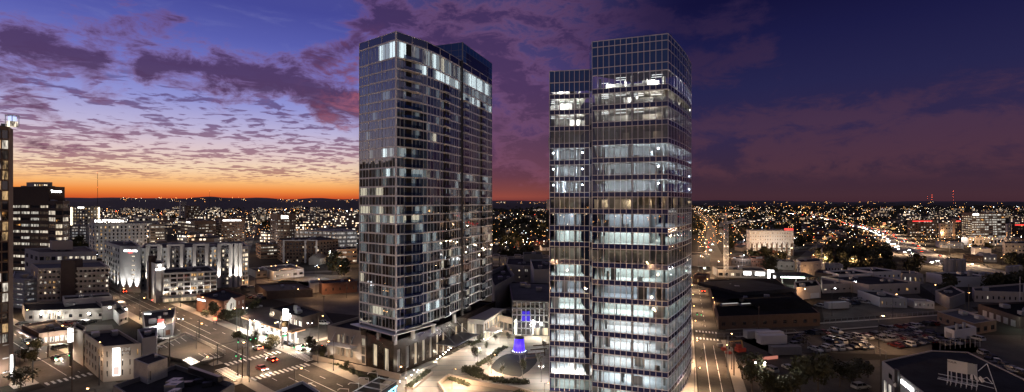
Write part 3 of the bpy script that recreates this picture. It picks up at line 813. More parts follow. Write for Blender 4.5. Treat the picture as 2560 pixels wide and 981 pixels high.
for n in range(len(z2) - 1):
    zb, za = z2[n], z2[n + 1]
    for pts in fa:
        inn = [p - nrm(pts[min(i, len(pts) - 2)], pts[min(i, len(pts) - 2) + 1]) * .35 for i, p in enumerate(pts)]
        g1 = MB(); glaze(pts, za + .18, zb - .16, 0, g1, .010); g1.build('glass_wall', M['glass_tower'], T2)
        rm = MB(); glaze(inn, za + .18, zb - .16, 0, rm, 0, mf=lambda i: room(PX(Vector((inn[i].x, inn[i].y, 0))) + 4, n)); rm.build('curtain', mats2, T2)
    sb = MB(); sb.prism(polyR, za - .14, za + .14); sb.build('floor_slab', M['concrete'], T2)
    eb = MB()
    for pts in fa + [gapp]: band(pts, za - .20, za + .25, .07, .30, eb)
    eb.build('slab_edge', M['slab_edge'], T2)
for pts in fa:
    mb = MB(); mulls(pts, z2[-1], z2[0] + .1, .045, .07, .12, mb); mulls(pts, z2[-1], ZP2, .10, .15, .16, mb, 4 if pts is not rt2 else 5); pg = MB(); glaze(pts, z2[0] + .2, ZP2 if pts is not rt2 else z2[0] + 6.4, 0, pg, .006); pg.build('parapet_glass', M['glass_dark'], T2)
    tb = mb; band(pts, z2[0] - .2, z2[0] + .25, .09, .3, tb); band(pts, ZP2 - .12, ZP2, .07, .12, tb); tb.build('mullion_grid', M['slab_edge'], T2)
# corner post
cp = MB(); cp.box((-33.1, 136.95, 10.4), (.42, .42, ZP2 - 10.4), .9); cp.build('corner_post', M['slab_edge'], T2)
cp = MB(); cp.bar((-17.3, 165.7, 11), (-17.3, 165.7, ZP2), .5, 8); cp.build('corner_post', M['metal_dark'], T2)
# tall plant block above the rear half
pb = [(-22.4, 152.0), (-17.2, 166.5), (-8, 192), (-24, 199), (-33, 170)]
pb = [(-17.2, 166.5), (-8, 192), (-22, 198), (-32, 172)]
pm = MB(); pp = resample(pb[:2], 1.5); p3 = resample([pb[3], pb[0]], 1.5)
glaze(pp, 98.8, 105.3, .02, pm, .005); glaze(p3, 98.8, 105.3, .02, pm, .005); pm.prism(pb[:4], 105.0, 105.2, 0); pm.build('plant_block', M['glass_blue'], T2)
pm = MB(); mulls(pp, 98.8, 105.4, .05, .06, .1, pm, 2); mulls(p3, 98.8, 105.4, .05, .06, .1, pm, 2)
for z in (100.6, 102.8, 105.3): band(pp, z - .04, z + .04, .05, .1, pm); band(p3, z - .04, z + .04, .05, .1, pm)
pm.box((-17.15, 166.4, 98.5), (.35, .35, 6.9), .3); pm.build('mullion_grid', M['metal_grey'], T2)
rf = MB(); rf.poly([(*p, z2[0] - .1) for p in polyR]); rf.build('roof', M['roof_dark'], T2)
bw = MB()
for i in range(len(back) - 1): bw.prism([back[i], back[i + 1], back[i + 1] + nrm(back[i], back[i + 1]) * -.3, back[i] + nrm(back[i], back[i + 1]) * -.3], 10, ZP2)
bw.build('rear_wall', M['panel_grey'], T2)
# dark boxes painting the shade of loggia recesses, and projecting balconies in three stacks on the long side
def at_px(pts, px):
    for i in range(len(pts) - 1):
        a, b = pts[i], pts[i + 1]
        if PX(Vector((*a, 0))) <= px <= PX(Vector((*b, 0))):
            f = (px - PX(Vector((*a, 0)))) / (PX(Vector((*b, 0))) - PX(Vector((*a, 0)))); return a.lerp(b, f), nrm(a, b), (b - a).normalized()
    a, b = pts[-2], pts[-1]; return b, nrm(a, b), (b - a).normalized()
for (pts, px, wd, dk) in ((rt, 1027, 6.5, 1), (rt, 1112, 3.6, 2), (rt2, 1161, 3.0, 0), (rt2, 1203, 3.4, 1)):
    c, n, e = at_px(pts, px)
    for k in range(2 if px > 1100 else 0, len(z2) - 1):
        za, zb = z2[k + 1], z2[k]
        bm_ = MB(); q = c + n * .55; bm_.box((*q, za - .09), (wd, 1.2, .2), math.atan2(e.y, e.x)); o = bm_.build('balcony', M['slab_edge'], T2)
        rb_ = MB(); q2 = c + n * 1.1; rb_.box((*q2, za + .11), (wd, .04, .95), math.atan2(e.y, e.x)); o2 = bpy.data.objects.new('balcony_rail', rb_.mesh('balcony_rail', [M['glass_clear']], wloc(T2))); COL.objects.link(o2); o2.parent = o
        if dk:
            dm_ = MB(); q = c + n * .02 - e * (wd * .12 if px < 1100 else 0); wz = 1.9 if dk == 1 else 1.3
            dm_.box((*q, za + .2), (wz, .14, zb - za - .4), math.atan2(e.y, e.x))
            if dk == 2: q = q + e * 2.0; dm_.box((*q, za + .2), (1.2, .14, zb - za - .4), math.atan2(e.y, e.x))
            dm_.build('loggia_shade', M['room_dark'], T2)
# ---- podium: dark stone with tall framed windows
pc0 = G(984, 943); pl0 = G(915, 913)
pr = [pc0.to_2d(), Vector((-26.3, 150.0)), Vector((-21.5, 158.5)), Vector((-16.5, 171)), Vector((-6.6, 193))]
ppts = [pl0.to_2d()] + pr + [Vector((-24, 202)), Vector((-50, 172))]
fs = dict(cols=3, rows=1, wf=.42, hf=.82, z0=.3, ztop=1.8, mix='podium', rec=.5, cross=2, frame='metal_light', up=.4)
emis('podium_pane', (1, .86, .64), .95, stripes=.35); MIX['podium'] = [('podium_pane', 3), ('pane_dim', 1)]
building('podium', None, ppts, 10.0, 'stone_dark', 'roof_dark', {0: dict(fs, cols=2, u0=.12, u1=.95), 1: dict(fs, cols=4, u0=.03), 2: dict(fs, cols=3), 3: dict(fs, cols=3), 4: dict(fs, cols=5)}, parapet=.9, parent=T2, wname='podium_wall')
# stone frames of the tall windows
for (A, B, n_) in ((pl0.to_2d(), pr[0], 2), (pr[0], pr[1], 4)):
    pass
cp = MB(); cp.box((-33.6, 137.6, 9.1), (1.0, 1.0, 3.2), .9)
for q in ((-39.5, 142.4), (-29.5, 143), (-24.6, 149.8), (-19.5, 162)): cp.box((*q, 9.1), (.9, .9, 2.9), .9)
cp.build('column', M['stone_white'], T2)
us_ = MB(); us_.prism([(-50, 148.5), (-33.4, 135.6), (-23.4, 148.6), (-26, 150.2), (-34, 140), (-47, 150)], 11.95, 12.25); us_.build('balcony', M['slab_edge'], T2)
# white annex with canopy and tall white window frames
aL, aR = G(819, 893).to_2d(), G(902, 911).to_2d(); adir = (aR - aL).normalized(); aback = Vector((-adir.y, adir.x))
W_ = thing('annex', (aL.x, aL.y, 0), 'cream wall annex with thin steel canopy and eight tall windows, beside the dark podium', 'building')
building('annex', None, [aL, aR, aR + aback * 26, aL + aback * 26], 10.2, 'stone_beige', 'roof_dark', {0: dict(cols=4, rows=2, wf=.62, hf=.62, u0=.26, u1=.80, z0=.5, ztop=1.6, mix='podium', frame='stone_white', rec=.3, cross=1)}, parent=W_)
cn = MB(); ca_, cb_ = aL + adir * 2.5, aL + adir * 13; cn.prism([ca_ - aback * 2.6, cb_ - aback * 2.6, cb_ - aback * .02, ca_ - aback * .02], 5.0, 5.3)
for t in (.1, .5, .9): q = ca_.lerp(cb_, t); cn.bar((*(q - aback * 2.3), 5.3), (*(q - aback * .05), 8.6), .06, 5)
cn.build('canopy', M['metal_light'], W_)
building('link_block', 'narrow glazed link between the cream annex and the dark podium', [aR + adir * .02, aR + adir * 2.1, aR + adir * 2.1 + aback * 8, aR + adir * .02 + aback * 8], 9.0, 'stone_beige', 'roof_dark', {0: dict(cols=1, rows=3, wf=.7, hf=.85, z0=.2, ztop=.8, mix='podium', cross=1)}, cat='entrance')
for q in (.12, .9): o = light('uplight', 'SPOT', (*(aL + adir * (15 * q) - aback * 1.2), .4), 420, WHITE, .1, W_, (R(180), R(14), 0), R(110))
# terrace wall and hedge in front of annex
tw = MB(); a_, b_ = aL - aback * 4.2 - adir * 2, aL - aback * 4.2 + adir * 34
tw.prism([a_, b_, b_ + aback * .35, a_ + aback * .35], 0, 1.5); o = tw.build('garden_wall', M['stone_beige'], loc=(a_.x, a_.y, 0)); tag(o, 'long low stone garden wall in front of the cream annex', 'wall')
# entrance canopy over the plaza side
c, n, e = at_px([Vector(p) for p in pr], 1078)
q1, q2 = Vector((-24.6, 153.4)), Vector((-18.0, 167)); e = (q2 - q1).normalized(); n = Vector((e.y, -e.x))
cn = MB(); cn.prism([q1 + n * 7.5, q2 + n * 7.5, q2 + n * .3, q1 + n * .3], 4.6, 4.85)
for t in (.15, .5, .85): q = q1.lerp(q2, t); cn.bar((*(q + n * 6), 4.85), (*(q + n * .1), 8.8), .09, 5)
cn.build('canopy', M['metal_grey'], T2)
light('storey_light', 'AREA', (*(q1.lerp(q2, .5) + n * 3.5), 4.4), 500, WARM, 9, T2, (0, 0, math.atan2(e.y, e.x)), sizey=4)
# white entrance pavilion right of the canopy
pv1, pv2 = Vector((-13.2, 172.5)), Vector((-7.2, 189))
V_ = thing('entrance_pavilion', (*pv1, 0), 'white lit entrance pavilion with flat white roof behind the steel canopy', 'pavilion')
e = (pv2 - pv1).normalized(); n = Vector((e.y, -e.x))
building('p', None, [pv1 - n * 3.2, pv1 + n * 3.5, pv2 + n * 3.5, pv2 - n * 3.2], 7.6, 'stone_white', 'stone_white', {0: dict(cols=2, rows=1, wf=.8, hf=.85, z0=.2, ztop=1, mix='podium'), 1: dict(cols=7, rows=2, wf=.85, hf=.8, z0=.2, ztop=1, mix='pavilion', cross=1)}, parapet=.2, parent=V_)
rs = MB(); rs.prism([pv1 - n * 3.4 - e * 1, pv1 + n * 4.6 - e * 1, pv2 + n * 4.6 + e * 1, pv2 - n * 3.4 + e * 1], 7.7, 8.0); rs.prism([pv1 + n * 3.6 + e, pv1 + n * 8 + e, pv1 + n * 8 + e * 7, pv1 + n * 3.6 + e * 7], 3.4, 3.65); rs.build('canopy', M['stone_white'], V_)
light('lamp', 'AREA', (*(pv1 + n * 5.8 + e * 4), 3.3), 500, WHITE, 3, V_)
light('lamp', 'POINT', (*(pv1 + n * 6.0 + e * 9), 5.0), 500, WARM, .3, V_)
# ================================================================ left side of the city
def W(cols, rows, mix='dark', wf=.55, hf=.55, **k): return dict(cols=cols, rows=rows, mix=mix, wf=wf, hf=hf, **k)
# leftmost tower sliver
P0, P1 = D(-150, 120), D(22, 131); P2 = D(33, 136); P3 = D(10, 175)
tw0 = thing('apartment_tower', (P1.x, P1.y, 0), 'tall stone edged glass tower cut by the left border, lit lamp on its top', 'tower')
building('t', None, [P0, P1, P2, P3], 70.5, 'brick_brown', 'roof_dark', {0: W(9, 21, 'hotel', .86, .84, z0=11.5, ztop=.8, rec=.25, cross=1)}, parent=tw0)
mb = MB(); mb.box((P2.x + .35, P2.y - 2.4, 11.6), (.9, 3.0, 60), .5); mb.box((P2.x + .55, P2.y - 2.6, 0), (1.6, 4.0, 11.5), .5); mb.build('corner_pier', M['concrete_dark'], tw0)
mb = MB(); mb.box((D(22, 131).x, 131.9, 70.6), (1.5, 1.5, 1.5)); mb.build('rooftop_lamp', M['sign_soft'], tw0); mb = MB(); [mb.box((D(22, 131).x + a, 131.9 + b, 70.6), (.12, .12, 3.0)) for a in (-.9, .9) for b in (-.9, .9)]; mb.box((D(22, 131).x, 131.9, 73.6), (2, 2, .2)); mb.build('crown_frame', M['metal_light'], tw0); mb = MB(); mb.box((D(22, 131).x, 131.9, 72.3), (1.2, 1.2, 1.1)); mb.build('crown_sign', M['crown_blue'] if 'crown_blue' in M else emis('crown_blue', (.5, .6, 1), 1.4), tw0)
for z in (3.6, 7.4, 11): panel(tw0, P0, P1, .9, .999, z, z + .25, 'stone_white', 'cornice')
light('lamp', 'POINT', (P1.x - .5, P1.y - 3, 5), 900, WHITE, .3, tw0)
pb_ = thing('lit_banner', (*G(37, 962).xy, 0), 'tall white backlit banner sign on the stone corner of the leftmost tower', 'sign')
q = G(36, 962); mb = MB(); mb.box((q.x, q.y - .6, 2.3), (.8, .25, 6.0)); mb.build('lit_face', M['sign_white'], pb_)
mb = MB(); mb.box((q.x + .5, q.y - .6, 2.2), (.14, .4, 6.2)); mb.box((q.x + .5, q.y - .6, 0), (.3, .3, 2.2)); mb.build('post', M['metal_dark'], pb_)
light('lamp', 'POINT', (q.x + 1, q.y - 2.5, 4), 900, WHITE, .3, pb_)

# dark banded office
oL, oC, oR = D(28, 326), D(122, 318), D(162, 330)
ob = building('office_building', 'dark brown office tower with banded windows and a white sign near its top', [oL, oC, oR, D(150, 360), D(35, 356)], 60.2, 'brick_dark', 'roof_dark', {0: W(4, 11, 'ribbon', .97, .42, z0=2, ztop=12, rec=.5, cross=9, up=.8), 1: W(1, 11, 'off', .9, .42, z0=2, ztop=12)})
cb = [D(120, 316), D(138, 309), D(157, 309), D(173, 317)]
building('x', None, cb + [D(174, 345), D(122, 345)], 50.6, 'brick_dark', 'roof_dark', {i: W(1, 11, 'half', .98, .62, z0=2, ztop=1.4, rec=.3, cross=4) for i in range(3)}, parent=ob, wname='glass_bay')
building('x', None, quadpts(D(66, 336), D(84, 330), D(131, 333)), 63.6, 'stone_beige', 'roof_dark', {1: W(4, 1, 'lit', .8, .5, ztop=1)}, parent=ob, wname='penthouse', z0=60.2)
A_, B_ = oC, oR
lettering(ob, 'Tomasso', A_, B_, 57.0, 1.6, 'sign_hot' if 'sign_hot' in M else (emis('sign_hot', (1, .99, .96), 9) and 'sign_hot'), u=.45, width=8)
# far hotel with two light strips
hb = building('hotel', 'grey hotel slab with glowing vertical strips on both ends', quadpts(D(178, 690), D(212, 676), D(248, 690)), 43.5, 'concrete_dark', 'roof_dark', {0: W(5, 10, 'lit', .5, .45), 1: W(5, 10, 'lit', .5, .45)})
for q in (D(178.6, 688.5), D(247.2, 687)): mb = MB(); mb.box((q.x, q.y, 6), (1.3, 1, 36)); mb.build('light_strip', M['strip_warm'], hb)
panel(hb, D(178, 690), D(212, 676), .5, .95, 41, 42.8, 'sign_white')
building('parking_garage', 'concrete parking garage with white lit decks left of the grey stone hotel', deep(D(176, 585), D(216, 585), 30), 21.5, 'concrete_dark', 'concrete_dark', {0: W(2, 6, 'garage', .82, .5, rec=1.2)}, cat='parking garage')
# hotel with name in white letters
hL, hC, hR = D(222, 425), D(238, 402), D(368, 415)
hu = building('hotel', 'grey stone hotel with large white name letters on its roof band', [hL, hC, hR, D(352, 440)], 31.5, 'stone_grey', 'roof_dark', {0: W(2, 9, 'hotel', .3, .6), 1: W(13, 9, 'hotel', .42, .62, z0=3, ztop=1.5)}, units=3)
building('x', None, quadpts(D(226, 418), D(240, 403.2), D(312, 409)), 35.6, 'stone_beige', 'roof_dark', {}, parent=hu, z0=31.5, wname='roof_block')
lettering(hu, 'HUTTON', D(240, 403.2), D(312, 409), 33.7, 2.1, 'sign_hot', u=.40, width=17.5); lettering(hu, 'HOTEL', D(240, 403.2), D(312, 409), 33.5, 1.2, 'sign_hot', u=.83, width=6)
# SpringHill: corner tower + long slab
sA, sB, sC = D(261, 296), D(299, 266), D(352, 264)
sp_ = building('hotel', 'pale corner hotel tower with white and red lettering above glowing uplights', [sA, sB, sC, D(330, 300)], 25.6, 'panel_grey', 'roof_dark', {0: W(7, 7, 'hotel', .45, .55, z0=1.5), 1: W(1, 6, 'lit', .75, .3, u0=.52, u1=.75, z0=6, ztop=4.5)}, units=2)
lettering(sp_, 'SPRINGHILL SUITES', sB, sC, 22.9, .8, 'sign_hot', u=.52, width=8.2); lettering(sp_, 'MARRIOTT', sB, sC, 21.8, .55, 'sign_red', u=.52, width=3)
def uplight(root, A, B, u, z, out, power, col=WHITE, cone=50, tilt=6):
    A = Vector(A[:2]); B = Vector(B[:2]); e = (B - A).normalized(); n = Vector((e.y, -e.x)); q = A + (B - A) * u + n * out
    return light('uplight', 'SPOT', (*q, z), power * 11, col, .15, root, (R(180 - tilt), 0, math.atan2(e.y, e.x)), R(cone))
for u in (.18, .5, .82): uplight(sp_, sB, sC, u, 1.0, 1.0, 4200, WHITE, 46, 4)
for u in (.12, .3, .5, .7, .9): uplight(sp_, sA, sB, u, 1.0, 1.0, 3200, WHITE, 40, 4)
nA, nB = D(352, 273), D(604, 283); nC = D(621, 288)
ns = building('hotel', 'long grey hotel slab with tall white uplit pier frames', [nA, nB, nC, D(606, 318), D(362, 306)], 23.6, 'panel_grey', 'roof_dark', {0: W(24, 8, 'hotel', .42, .5, z0=1.0), 1: W(2, 8, 'lit', .8, .6, z0=.5)}, units=6)
Av, Bv = nA.to_2d(), nB.to_2d(); e = (Bv - Av).normalized(); n = Vector((e.y, -e.x)); L = (Bv - Av).length
def ux(px):
    for i in range(1001):
        q = Av.lerp(Bv, i / 1000)
        if PX(Vector((*q, 0))) >= px: return i / 1000
    return 1.0
for a, b in ((372, 401), (424, 457), (489, 519), (550, 578), (592, 603)):
    ua, ub = ux(a), ux(b); qa, qb = Av.lerp(Bv, ua), Av.lerp(Bv, ub); mb = MB()
    for q in (qa, qb): mb.box((*(q + n * .75), 0), (1.7, 1.5, 24.6), math.atan2(e.y, e.x))
    mb.box((*((qa + qb) / 2 + n * .75), 24.62), ((qb - qa).length + 1.7, 1.6, 1.0), math.atan2(e.y, e.x)); mb.build('pier_frame', M['stone_white'], ns)
    for q in (ua, ub): uplight(ns, nA, nB, q, 3.0, 2.6, 3600, WHITE, 34, 3)
    sbm = MB(); qm = (qa + qb) / 2
    for k in range(7): sbm.box((*(qm + n * .5), 2.6 + k * 2.9), ((qb - qa).length - 2, .9, .16), math.atan2(e.y, e.x))
    sbm.box((*(qm + n * .5), 2), (.3, .7, 21), math.atan2(e.y, e.x)); sbm.build('balcony', M['concrete'], ns)
building('hotel_wing', 'small dark block with pale lowercase name letters beside the beige offices', quadpts(D(232, 281), D(236, 277), D(255, 278)), 17, 'brick_dark', 'roof_dark', {}, cat='building')
lettering(BLD['small dark block with pale lowercase name letters beside the beige offices'], 'aloft', D(236, 277), D(255, 278), 14.6, 1.2, 'paint_white', u=.5, width=3.6)
# beige offices
ub = building('office_building', 'upper beige office block behind, with penthouse and lit ribbon windows', [D(62, 285), D(97, 263), D(242, 268), D(215, 300)], 22.3, 'stone_grey', 'roof_brown', {0: W(3, 4, 'dark', .5, .45), 1: W(10, 4, 'half', .72, .42, z0=2, cross=3)}, units=2)
building('x', None, quadpts(D(124, 285), D(130, 276), D(182, 279)), 27.2, 'stone_beige', 'roof_brown', {}, parent=ub, wname='penthouse', z0=22.3)
lb = building('apartment_block', 'cream eight storey block with balcony strips and a dark stair tower', [D(77, 246), D(95, 226), D(272, 233), D(250, 256)], 18.6, 'stone_beige', 'roof_grey', {0: W(3, 3, 'dark', .3, .4), 1: W(16, 7, 'hotel', .72, .45, z0=.6, ztop=.7, rec=.7, cross=2)}, units=3)
mb = MB(); a, b = D(152, 226.5).to_2d(), D(186, 228).to_2d(); e = (b - a).normalized(); nn = Vector((-e.y, e.x)); mb.prism([a, b, b + nn * 7, a + nn * 7], 0, 22.4); mb.build('stair_tower', M['brick_dark'], lb)
mb = MB(); Av, Bv = D(95, 226).to_2d(), D(272, 233).to_2d(); e = (Bv - Av).normalized(); n = Vector((e.y, -e.x))
for k in range(7):
    z = .6 + (18.6 - 1.3) / 7 * (k + .04)
    for u0, u1 in ((.01, .31), (.52, .99)): mm = MB(); mm.prism([Av.lerp(Bv, u0) + n * .85, Av.lerp(Bv, u1) + n * .85, Av.lerp(Bv, u1) + n * .01, Av.lerp(Bv, u0) + n * .01], z, z + .75); mm.build('balcony', M['stone_beige'], lb)
gd = building('parking_garage', 'curved grey parking garage with cars visible on its lit decks', [D(30, 228), D(60, 224), D(93, 229), D(84, 250), D(36, 252)], 13.6, 'panel_grey', 'concrete_dark', {0: W(1, 5, 'garage', .9, .45, rec=1.5, cross=0), 1: W(1, 5, 'garage', .86, .45, rec=1.5, cross=0)}, cat='parking garage')
building('low_block', 'low white block with dark roof at the foot of the cream block', quadpts(D(156, 222), D(160, 214), D(281, 222)), 6.5, 'stone_white', 'roof_dark', {1: W(8, 1, 'dark', .4, .35)})
# office block with white frame grid
mL, mC, mR = D(386, 252), D(408, 238), D(542, 247)
mg = building('office_block', 'white framed office block with a grid of dark windows and blue tinted panes', [mL, mC, mR, D(520, 268)], 14.6, 'stone_white', 'roof_dark', {0: W(1, 5, 'off', .9, .62, z0=2.9, ztop=.5), 1: W(8, 5, 'hotel', .82, .66, z0=2.9, ztop=.5, cross=3, rec=.4)}, units=2)
gw = [D(380, 249), D(405, 233.5), D(548, 243)]; mb = MB(); mb.prism([gw[0].xy, gw[1].xy, gw[2].xy, (mR.x, mR.y), (mC.x - .1, mC.y - .1), (mL.x, mL.y)], 2.7, 3.0); mb.build('canopy', M['metal_grey'], mg)
panel(mg, mC, mR, .02, .98, .3, 2.4, 'ribbon_warm', 'shop_front')
for k in range(5):
    z = 3.2 + k * 2.26
    for j in range(8): uplight(mg, mC, mR, (j + .97) / 8.0, z, .7, 34, WHITE, 70, 10) if k < 2 else None
    if k < 1:
        for j in (0.03, .5): uplight(mg, mC, mR, j, z, .7, 200, WHITE, 90, 10)
tp = building('x', None, [D(367, 249), D(389, 236.5), D(411, 240), D(404, 252)], 19.4, 'stone_white', 'roof_dark', {}, parent=mg, wname='tower_panel')
mb = MB(); q = D(375.5, 243); mb.box((q.x, q.y, 1), (1.2, 1.2, 20.6), -.9); q = D(380, 246); mb.box((q.x, q.y, 19), (3.5, 3, 3.4), -.9); mb.build('shaft', M['brick_dark'], mg)
lettering(mg, 'DANIELSON', D(389, 236.5), D(411, 240), 16.5, .7, 'sign_hot', u=.5, width=4.2)
mb = MB(); q = D(399.5, 237.6); mb.poly([(q.x - .9, q.y - .15, 18.8), (q.x, q.y - .15, 17.2), (q.x + .9, q.y - .1, 18.8)]); mb.build('emblem', M['sign_hot'], mg)
uplight(mg, D(367, 249), D(389, 236.5), .35, .6, .8, 1600, WHITE, 30, 4); uplight(mg, D(367, 249), D(389, 236.5), .75, .6, .8, 1600, WHITE, 30, 4)
# brick bank
bk_ = building('bank', 'two storey brick building with arched white entrance gable and floodlit lawn', [D(491, 219), D(560, 205.5), D(613, 219), D(560, 236)], 7.4, 'brick_red', 'roof_dark', {0: W(1, 1, 'off', .01, .3), 1: W(5, 2, 'lit', .22, .5, frame='frame_white')}, units=2)
mb = MB(); a, b = D(566, 206.6).to_2d(), D(588, 212.4).to_2d(); e = (b - a).normalized(); n = Vector((e.y, -e.x))
mb.poly([(*(a + n * .4), .1), (*(b + n * .4), .1), (*(b + n * .4), 6.2), (*((a + b) / 2 + n * .4), 8.4), (*(a + n * .4), 6.2)]); mb.prism([a + n * .38, b + n * .38, b, a], .1, 6.2); mb.build('gable', M['stone_white'], bk_)
panel(bk_, a, b, .3, .7, 3.3, 5.8, 'pane_white', 'arched_window', .45, .05)
panel(bk_, D(491, 219), D(560, 205.5), .05, .35, 5.4, 6.1, 'sign_white', 'sign_panel')
light('uplight', 'POINT', (*(D(480, 214).xy), 3.5), 1400, ORANGE, .3, bk_); light('uplight', 'POINT', (*(D(600, 207).xy), 3.2), 1500, WHITE, .3, bk_)
# long shop row with white flood lamps
sr = building('shop_row', 'long low shop row under four bright white wall lamps', quadpts(D(55, 216), D(64, 200), D(262, 205)), 4.6, 'concrete', 'roof_dark', {1: W(8, 1, 'off', .35, .4)}, units=4, par_mat='concrete_dark')
Av, Bv = D(64, 200).to_2d(), D(262, 205).to_2d()
for px in (104, 147, 222):
    q = D(px, 199.5); mb = MB(); mb.ball((q.x, q.y, 3.5), .42); mb.build('wall_lamp', M['lamp_white'], sr); light('lamp', 'POINT', (q.x, q.y - 1.3, 3.4), 1500, WHITE, .3, sr)
panel(sr, Av, Bv, .28, .47, .8, 3.9, 'sign_soft', 'shop_front'); building('x', None, quadpts(D(252, 212), D(256, 202), D(292, 206)), 6.0, 'concrete_dark', 'roof_brown', {}, parent=sr, wname='end_block')
kb = building('kiosk', 'small grey kiosk with flat roof at the end of the shop row', quadpts(D(280, 207), D(298, 194), D(320, 200)), 4.3, 'panel_grey', 'roof_dark', {1: W(2, 1, 'off', .4, .35)})
q = D(274, 199); mb = MB(); mb.ball((q.x, q.y, 6.2), .4); mb.build('lamp_head', M['lamp_white'], kb); light('lamp', 'POINT', (q.x, q.y - 1, 6), 1800, WHITE, .3, kb)
# corner store with glowing front
cs = building('corner_store', 'low corner store with glowing white shop front and dark awnings', [G(54, 843), G(97, 866), G(174, 856), D(140, 186)], 4.5, 'brick_brown', 'roof_brown', {0: W(5, 1, 'shop', .8, .45, z0=.2, ztop=1.6), 1: W(6, 1, 'shop', .92, .62, z0=.1, ztop=1.2)}, par_mat='stone_beige')
mb = MB(); a, b = G(54, 843).to_2d(), G(97, 866).to_2d(); e = (b - a).normalized(); n = Vector((e.y, -e.x)); mb.prism([a + n * 1.6, b + n * 1.6, b + n * .02, a + n * .02], 2.7, 2.95); mb.build('awning', M['metal_dark'], cs)
for u in (.2, .6): q = a.lerp(b, u) + n * 2; light('lamp', 'POINT', (*q, 2.4), 420, WHITE, .2, cs)
a, b = G(97, 866).to_2d(), G(174, 856).to_2d(); e = (b - a).normalized(); n = Vector((e.y, -e.x))
for u in (.25, .75): q = a.lerp(b, u) + n * 2; light('lamp', 'POINT', (*q, 2.8), 1300, WHITE, .2, cs)
# FM building
fL, fC, fR = D(207, 148), G(258, 956), D(353, 136)
fm = building('brick_building', 'three storey tan building with a tall glowing white banner on its front', [fL, fC, fR, fL + fR - fC], 9.9, 'stone_beige', 'roof_dark', {0: W(7, 3, 'dark', .42, .6, z0=.8), 1: W(5, 3, 'dark', .16, .6, z0=.8, ztop=1.0)}, units=2)
panel(fm, fC, fR, .25, .44, 1.5, 9.2, 'emblem_dark' if False else 'sign_white', 'lit_banner', .06, .12)
panel(fm, fC, fR, .265, .425, 1.7, 4.0, 'banner_pink' if 'banner_pink' in M else (emis('banner_pink', (1, .45, .40), 1.6) and 'banner_pink'), 'banner_picture', .2, .02)
lettering(fm, 'FM', fC, fR, 8.6, .95, 'paint_white', u=.60, width=1.9); lettering(fm, 'BNK', fC, fR, 7.6, .5, 'paint_white', u=.60, width=1.7)
building('x', None, [D(183, 152), D(208, 146), D(215, 152), D(190, 158)], 10.4, 'stone_beige', 'roof_dark', {}, parent=fm, wname='stair_block')
building('x', None, [fR + Vector((.05, .3, 0)) + Vector((-9, 9.8, 0)), fR + Vector((.05, .3, 0)), fR + Vector((.5, 1, 0)) + Vector((1.6, 2.0, 0)), fR + Vector((-5, 13, 0))], 11.2, 'panel_grey', 'roof_dark', {}, parent=fm, wname='rear_block', units=2)
light('uplight', 'POINT', (*(fC.to_2d() + Vector((-1.6, -1.2))), 6.8), 420, WARM, .2, fm); light('lamp', 'POINT', (*(fC.to_2d().lerp(fR.to_2d(), .35) + Vector((1.2, -3))), 5), 500, WHITE, .3, fm)
sg = thing('pylon_sign', (*D(176, 148).xy, 0), 'tall narrow white lit sign above the stair block', 'sign')
q = D(176, 146.5); mb = MB(); mb.box((q.x, q.y, 7.2), (1.3, .5, 4.2)); mb.build('lit_face', M['sign_white'], sg); mb = MB(); mb.box((q.x, q.y, 0), (.3, .3, 7.2)); mb.build('post', M['metal_dark'], sg)
# foreground roof with penthouse
z = 13.0
poly = [G(250, 1010, z), G(283, 975, z), G(380, 946, z), G(440, 922, z), G(586, 970, z), G(620, 1012, z), G(420, 1060, z)]
ccw = lambda ps: ps if sum(ps[i].x * ps[(i + 1) % len(ps)].y - ps[(i + 1) % len(ps)].x * ps[i].y for i in range(len(ps))) > 0 else ps[::-1]
poly = ccw([G(283, 975, z), G(440, 922, z), G(586, 970, z), G(430, 1075, z)])
fr = building('foreground_building', 'near building with wide black roof, white box penthouse in the lower left', poly, 13.9, 'concrete_dark', 'roof_dark', {}, parapet=.9)
pq = [G(334, 946, 13.0), G(369, 962, 13), G(419, 942, 13)]; pp_ = quadpts(*pq)
building('x', None, pp_, 17.0, 'concrete', 'roof_dark', {1: W(1, 1, 'off', .18, .62, u0=-.02, u1=.3, ztop=1, frame='metal_grey')}, parent=fr, z0=13.05, wname='penthouse', parapet=.15)
mb = MB(); q = G(376, 948, 13.4); mb.bar((q.x - 1, q.y + 3, 16.9), (q.x - 1, q.y + 3, 17.5), .35, 8); mb.build('roof_vent', M['metal_grey'], fr)
mb = MB(); a, b = G(470, 931, 13.9), G(545, 957, 13.9); mb.prism([a.xy, b.xy, (b.x + .5, b.y + .6), (a.x + .5, a.y + .6)], 13.905, 15.0); mb.build('parapet_screen', M['metal_dark'], fr)
for p in ((500, 958), (520, 966), (470, 965)):
    q = G(*p, 13.0); mb = MB(); mb.box((q.x, q.y, 13.1), (1.8, 1.2, .8), .3); mb.build('rooftop_unit', M['metal_dark'], fr)
# store with lit sign beside the parking deck
st_ = building('store', 'low grey store with a white lit oval sign and lit door, beside the parking deck', [D(356, 196), D(361, 172), D(432, 178), D(440, 205)], 5.0, 'panel_grey', 'roof_dark', {1: W(1, 1, 'shop', .8, .62, u0=.0, u1=.3, ztop=1.2)}, units=3)
mb = MB(); q1, q2 = D(361, 172).to_2d(), D(432, 178).to_2d(); e = (q2 - q1).normalized(); n = Vector((e.y, -e.x))
for i in range(7): c = q1.lerp(q2, .34 + i * .05) + n * .2; mb.ball((*c, 4.3), .62, 0, .7)
mb.build('sign_face', M['sign_hot'], st_); panel(st_, q1, q2, .74, .90, 1.0, 2.8, 'brick_red', 'poster')
light('lamp', 'POINT', (*(q1.lerp(q2, .4) + n * 1.6), 4.4), 700, WHITE, .3, st_)
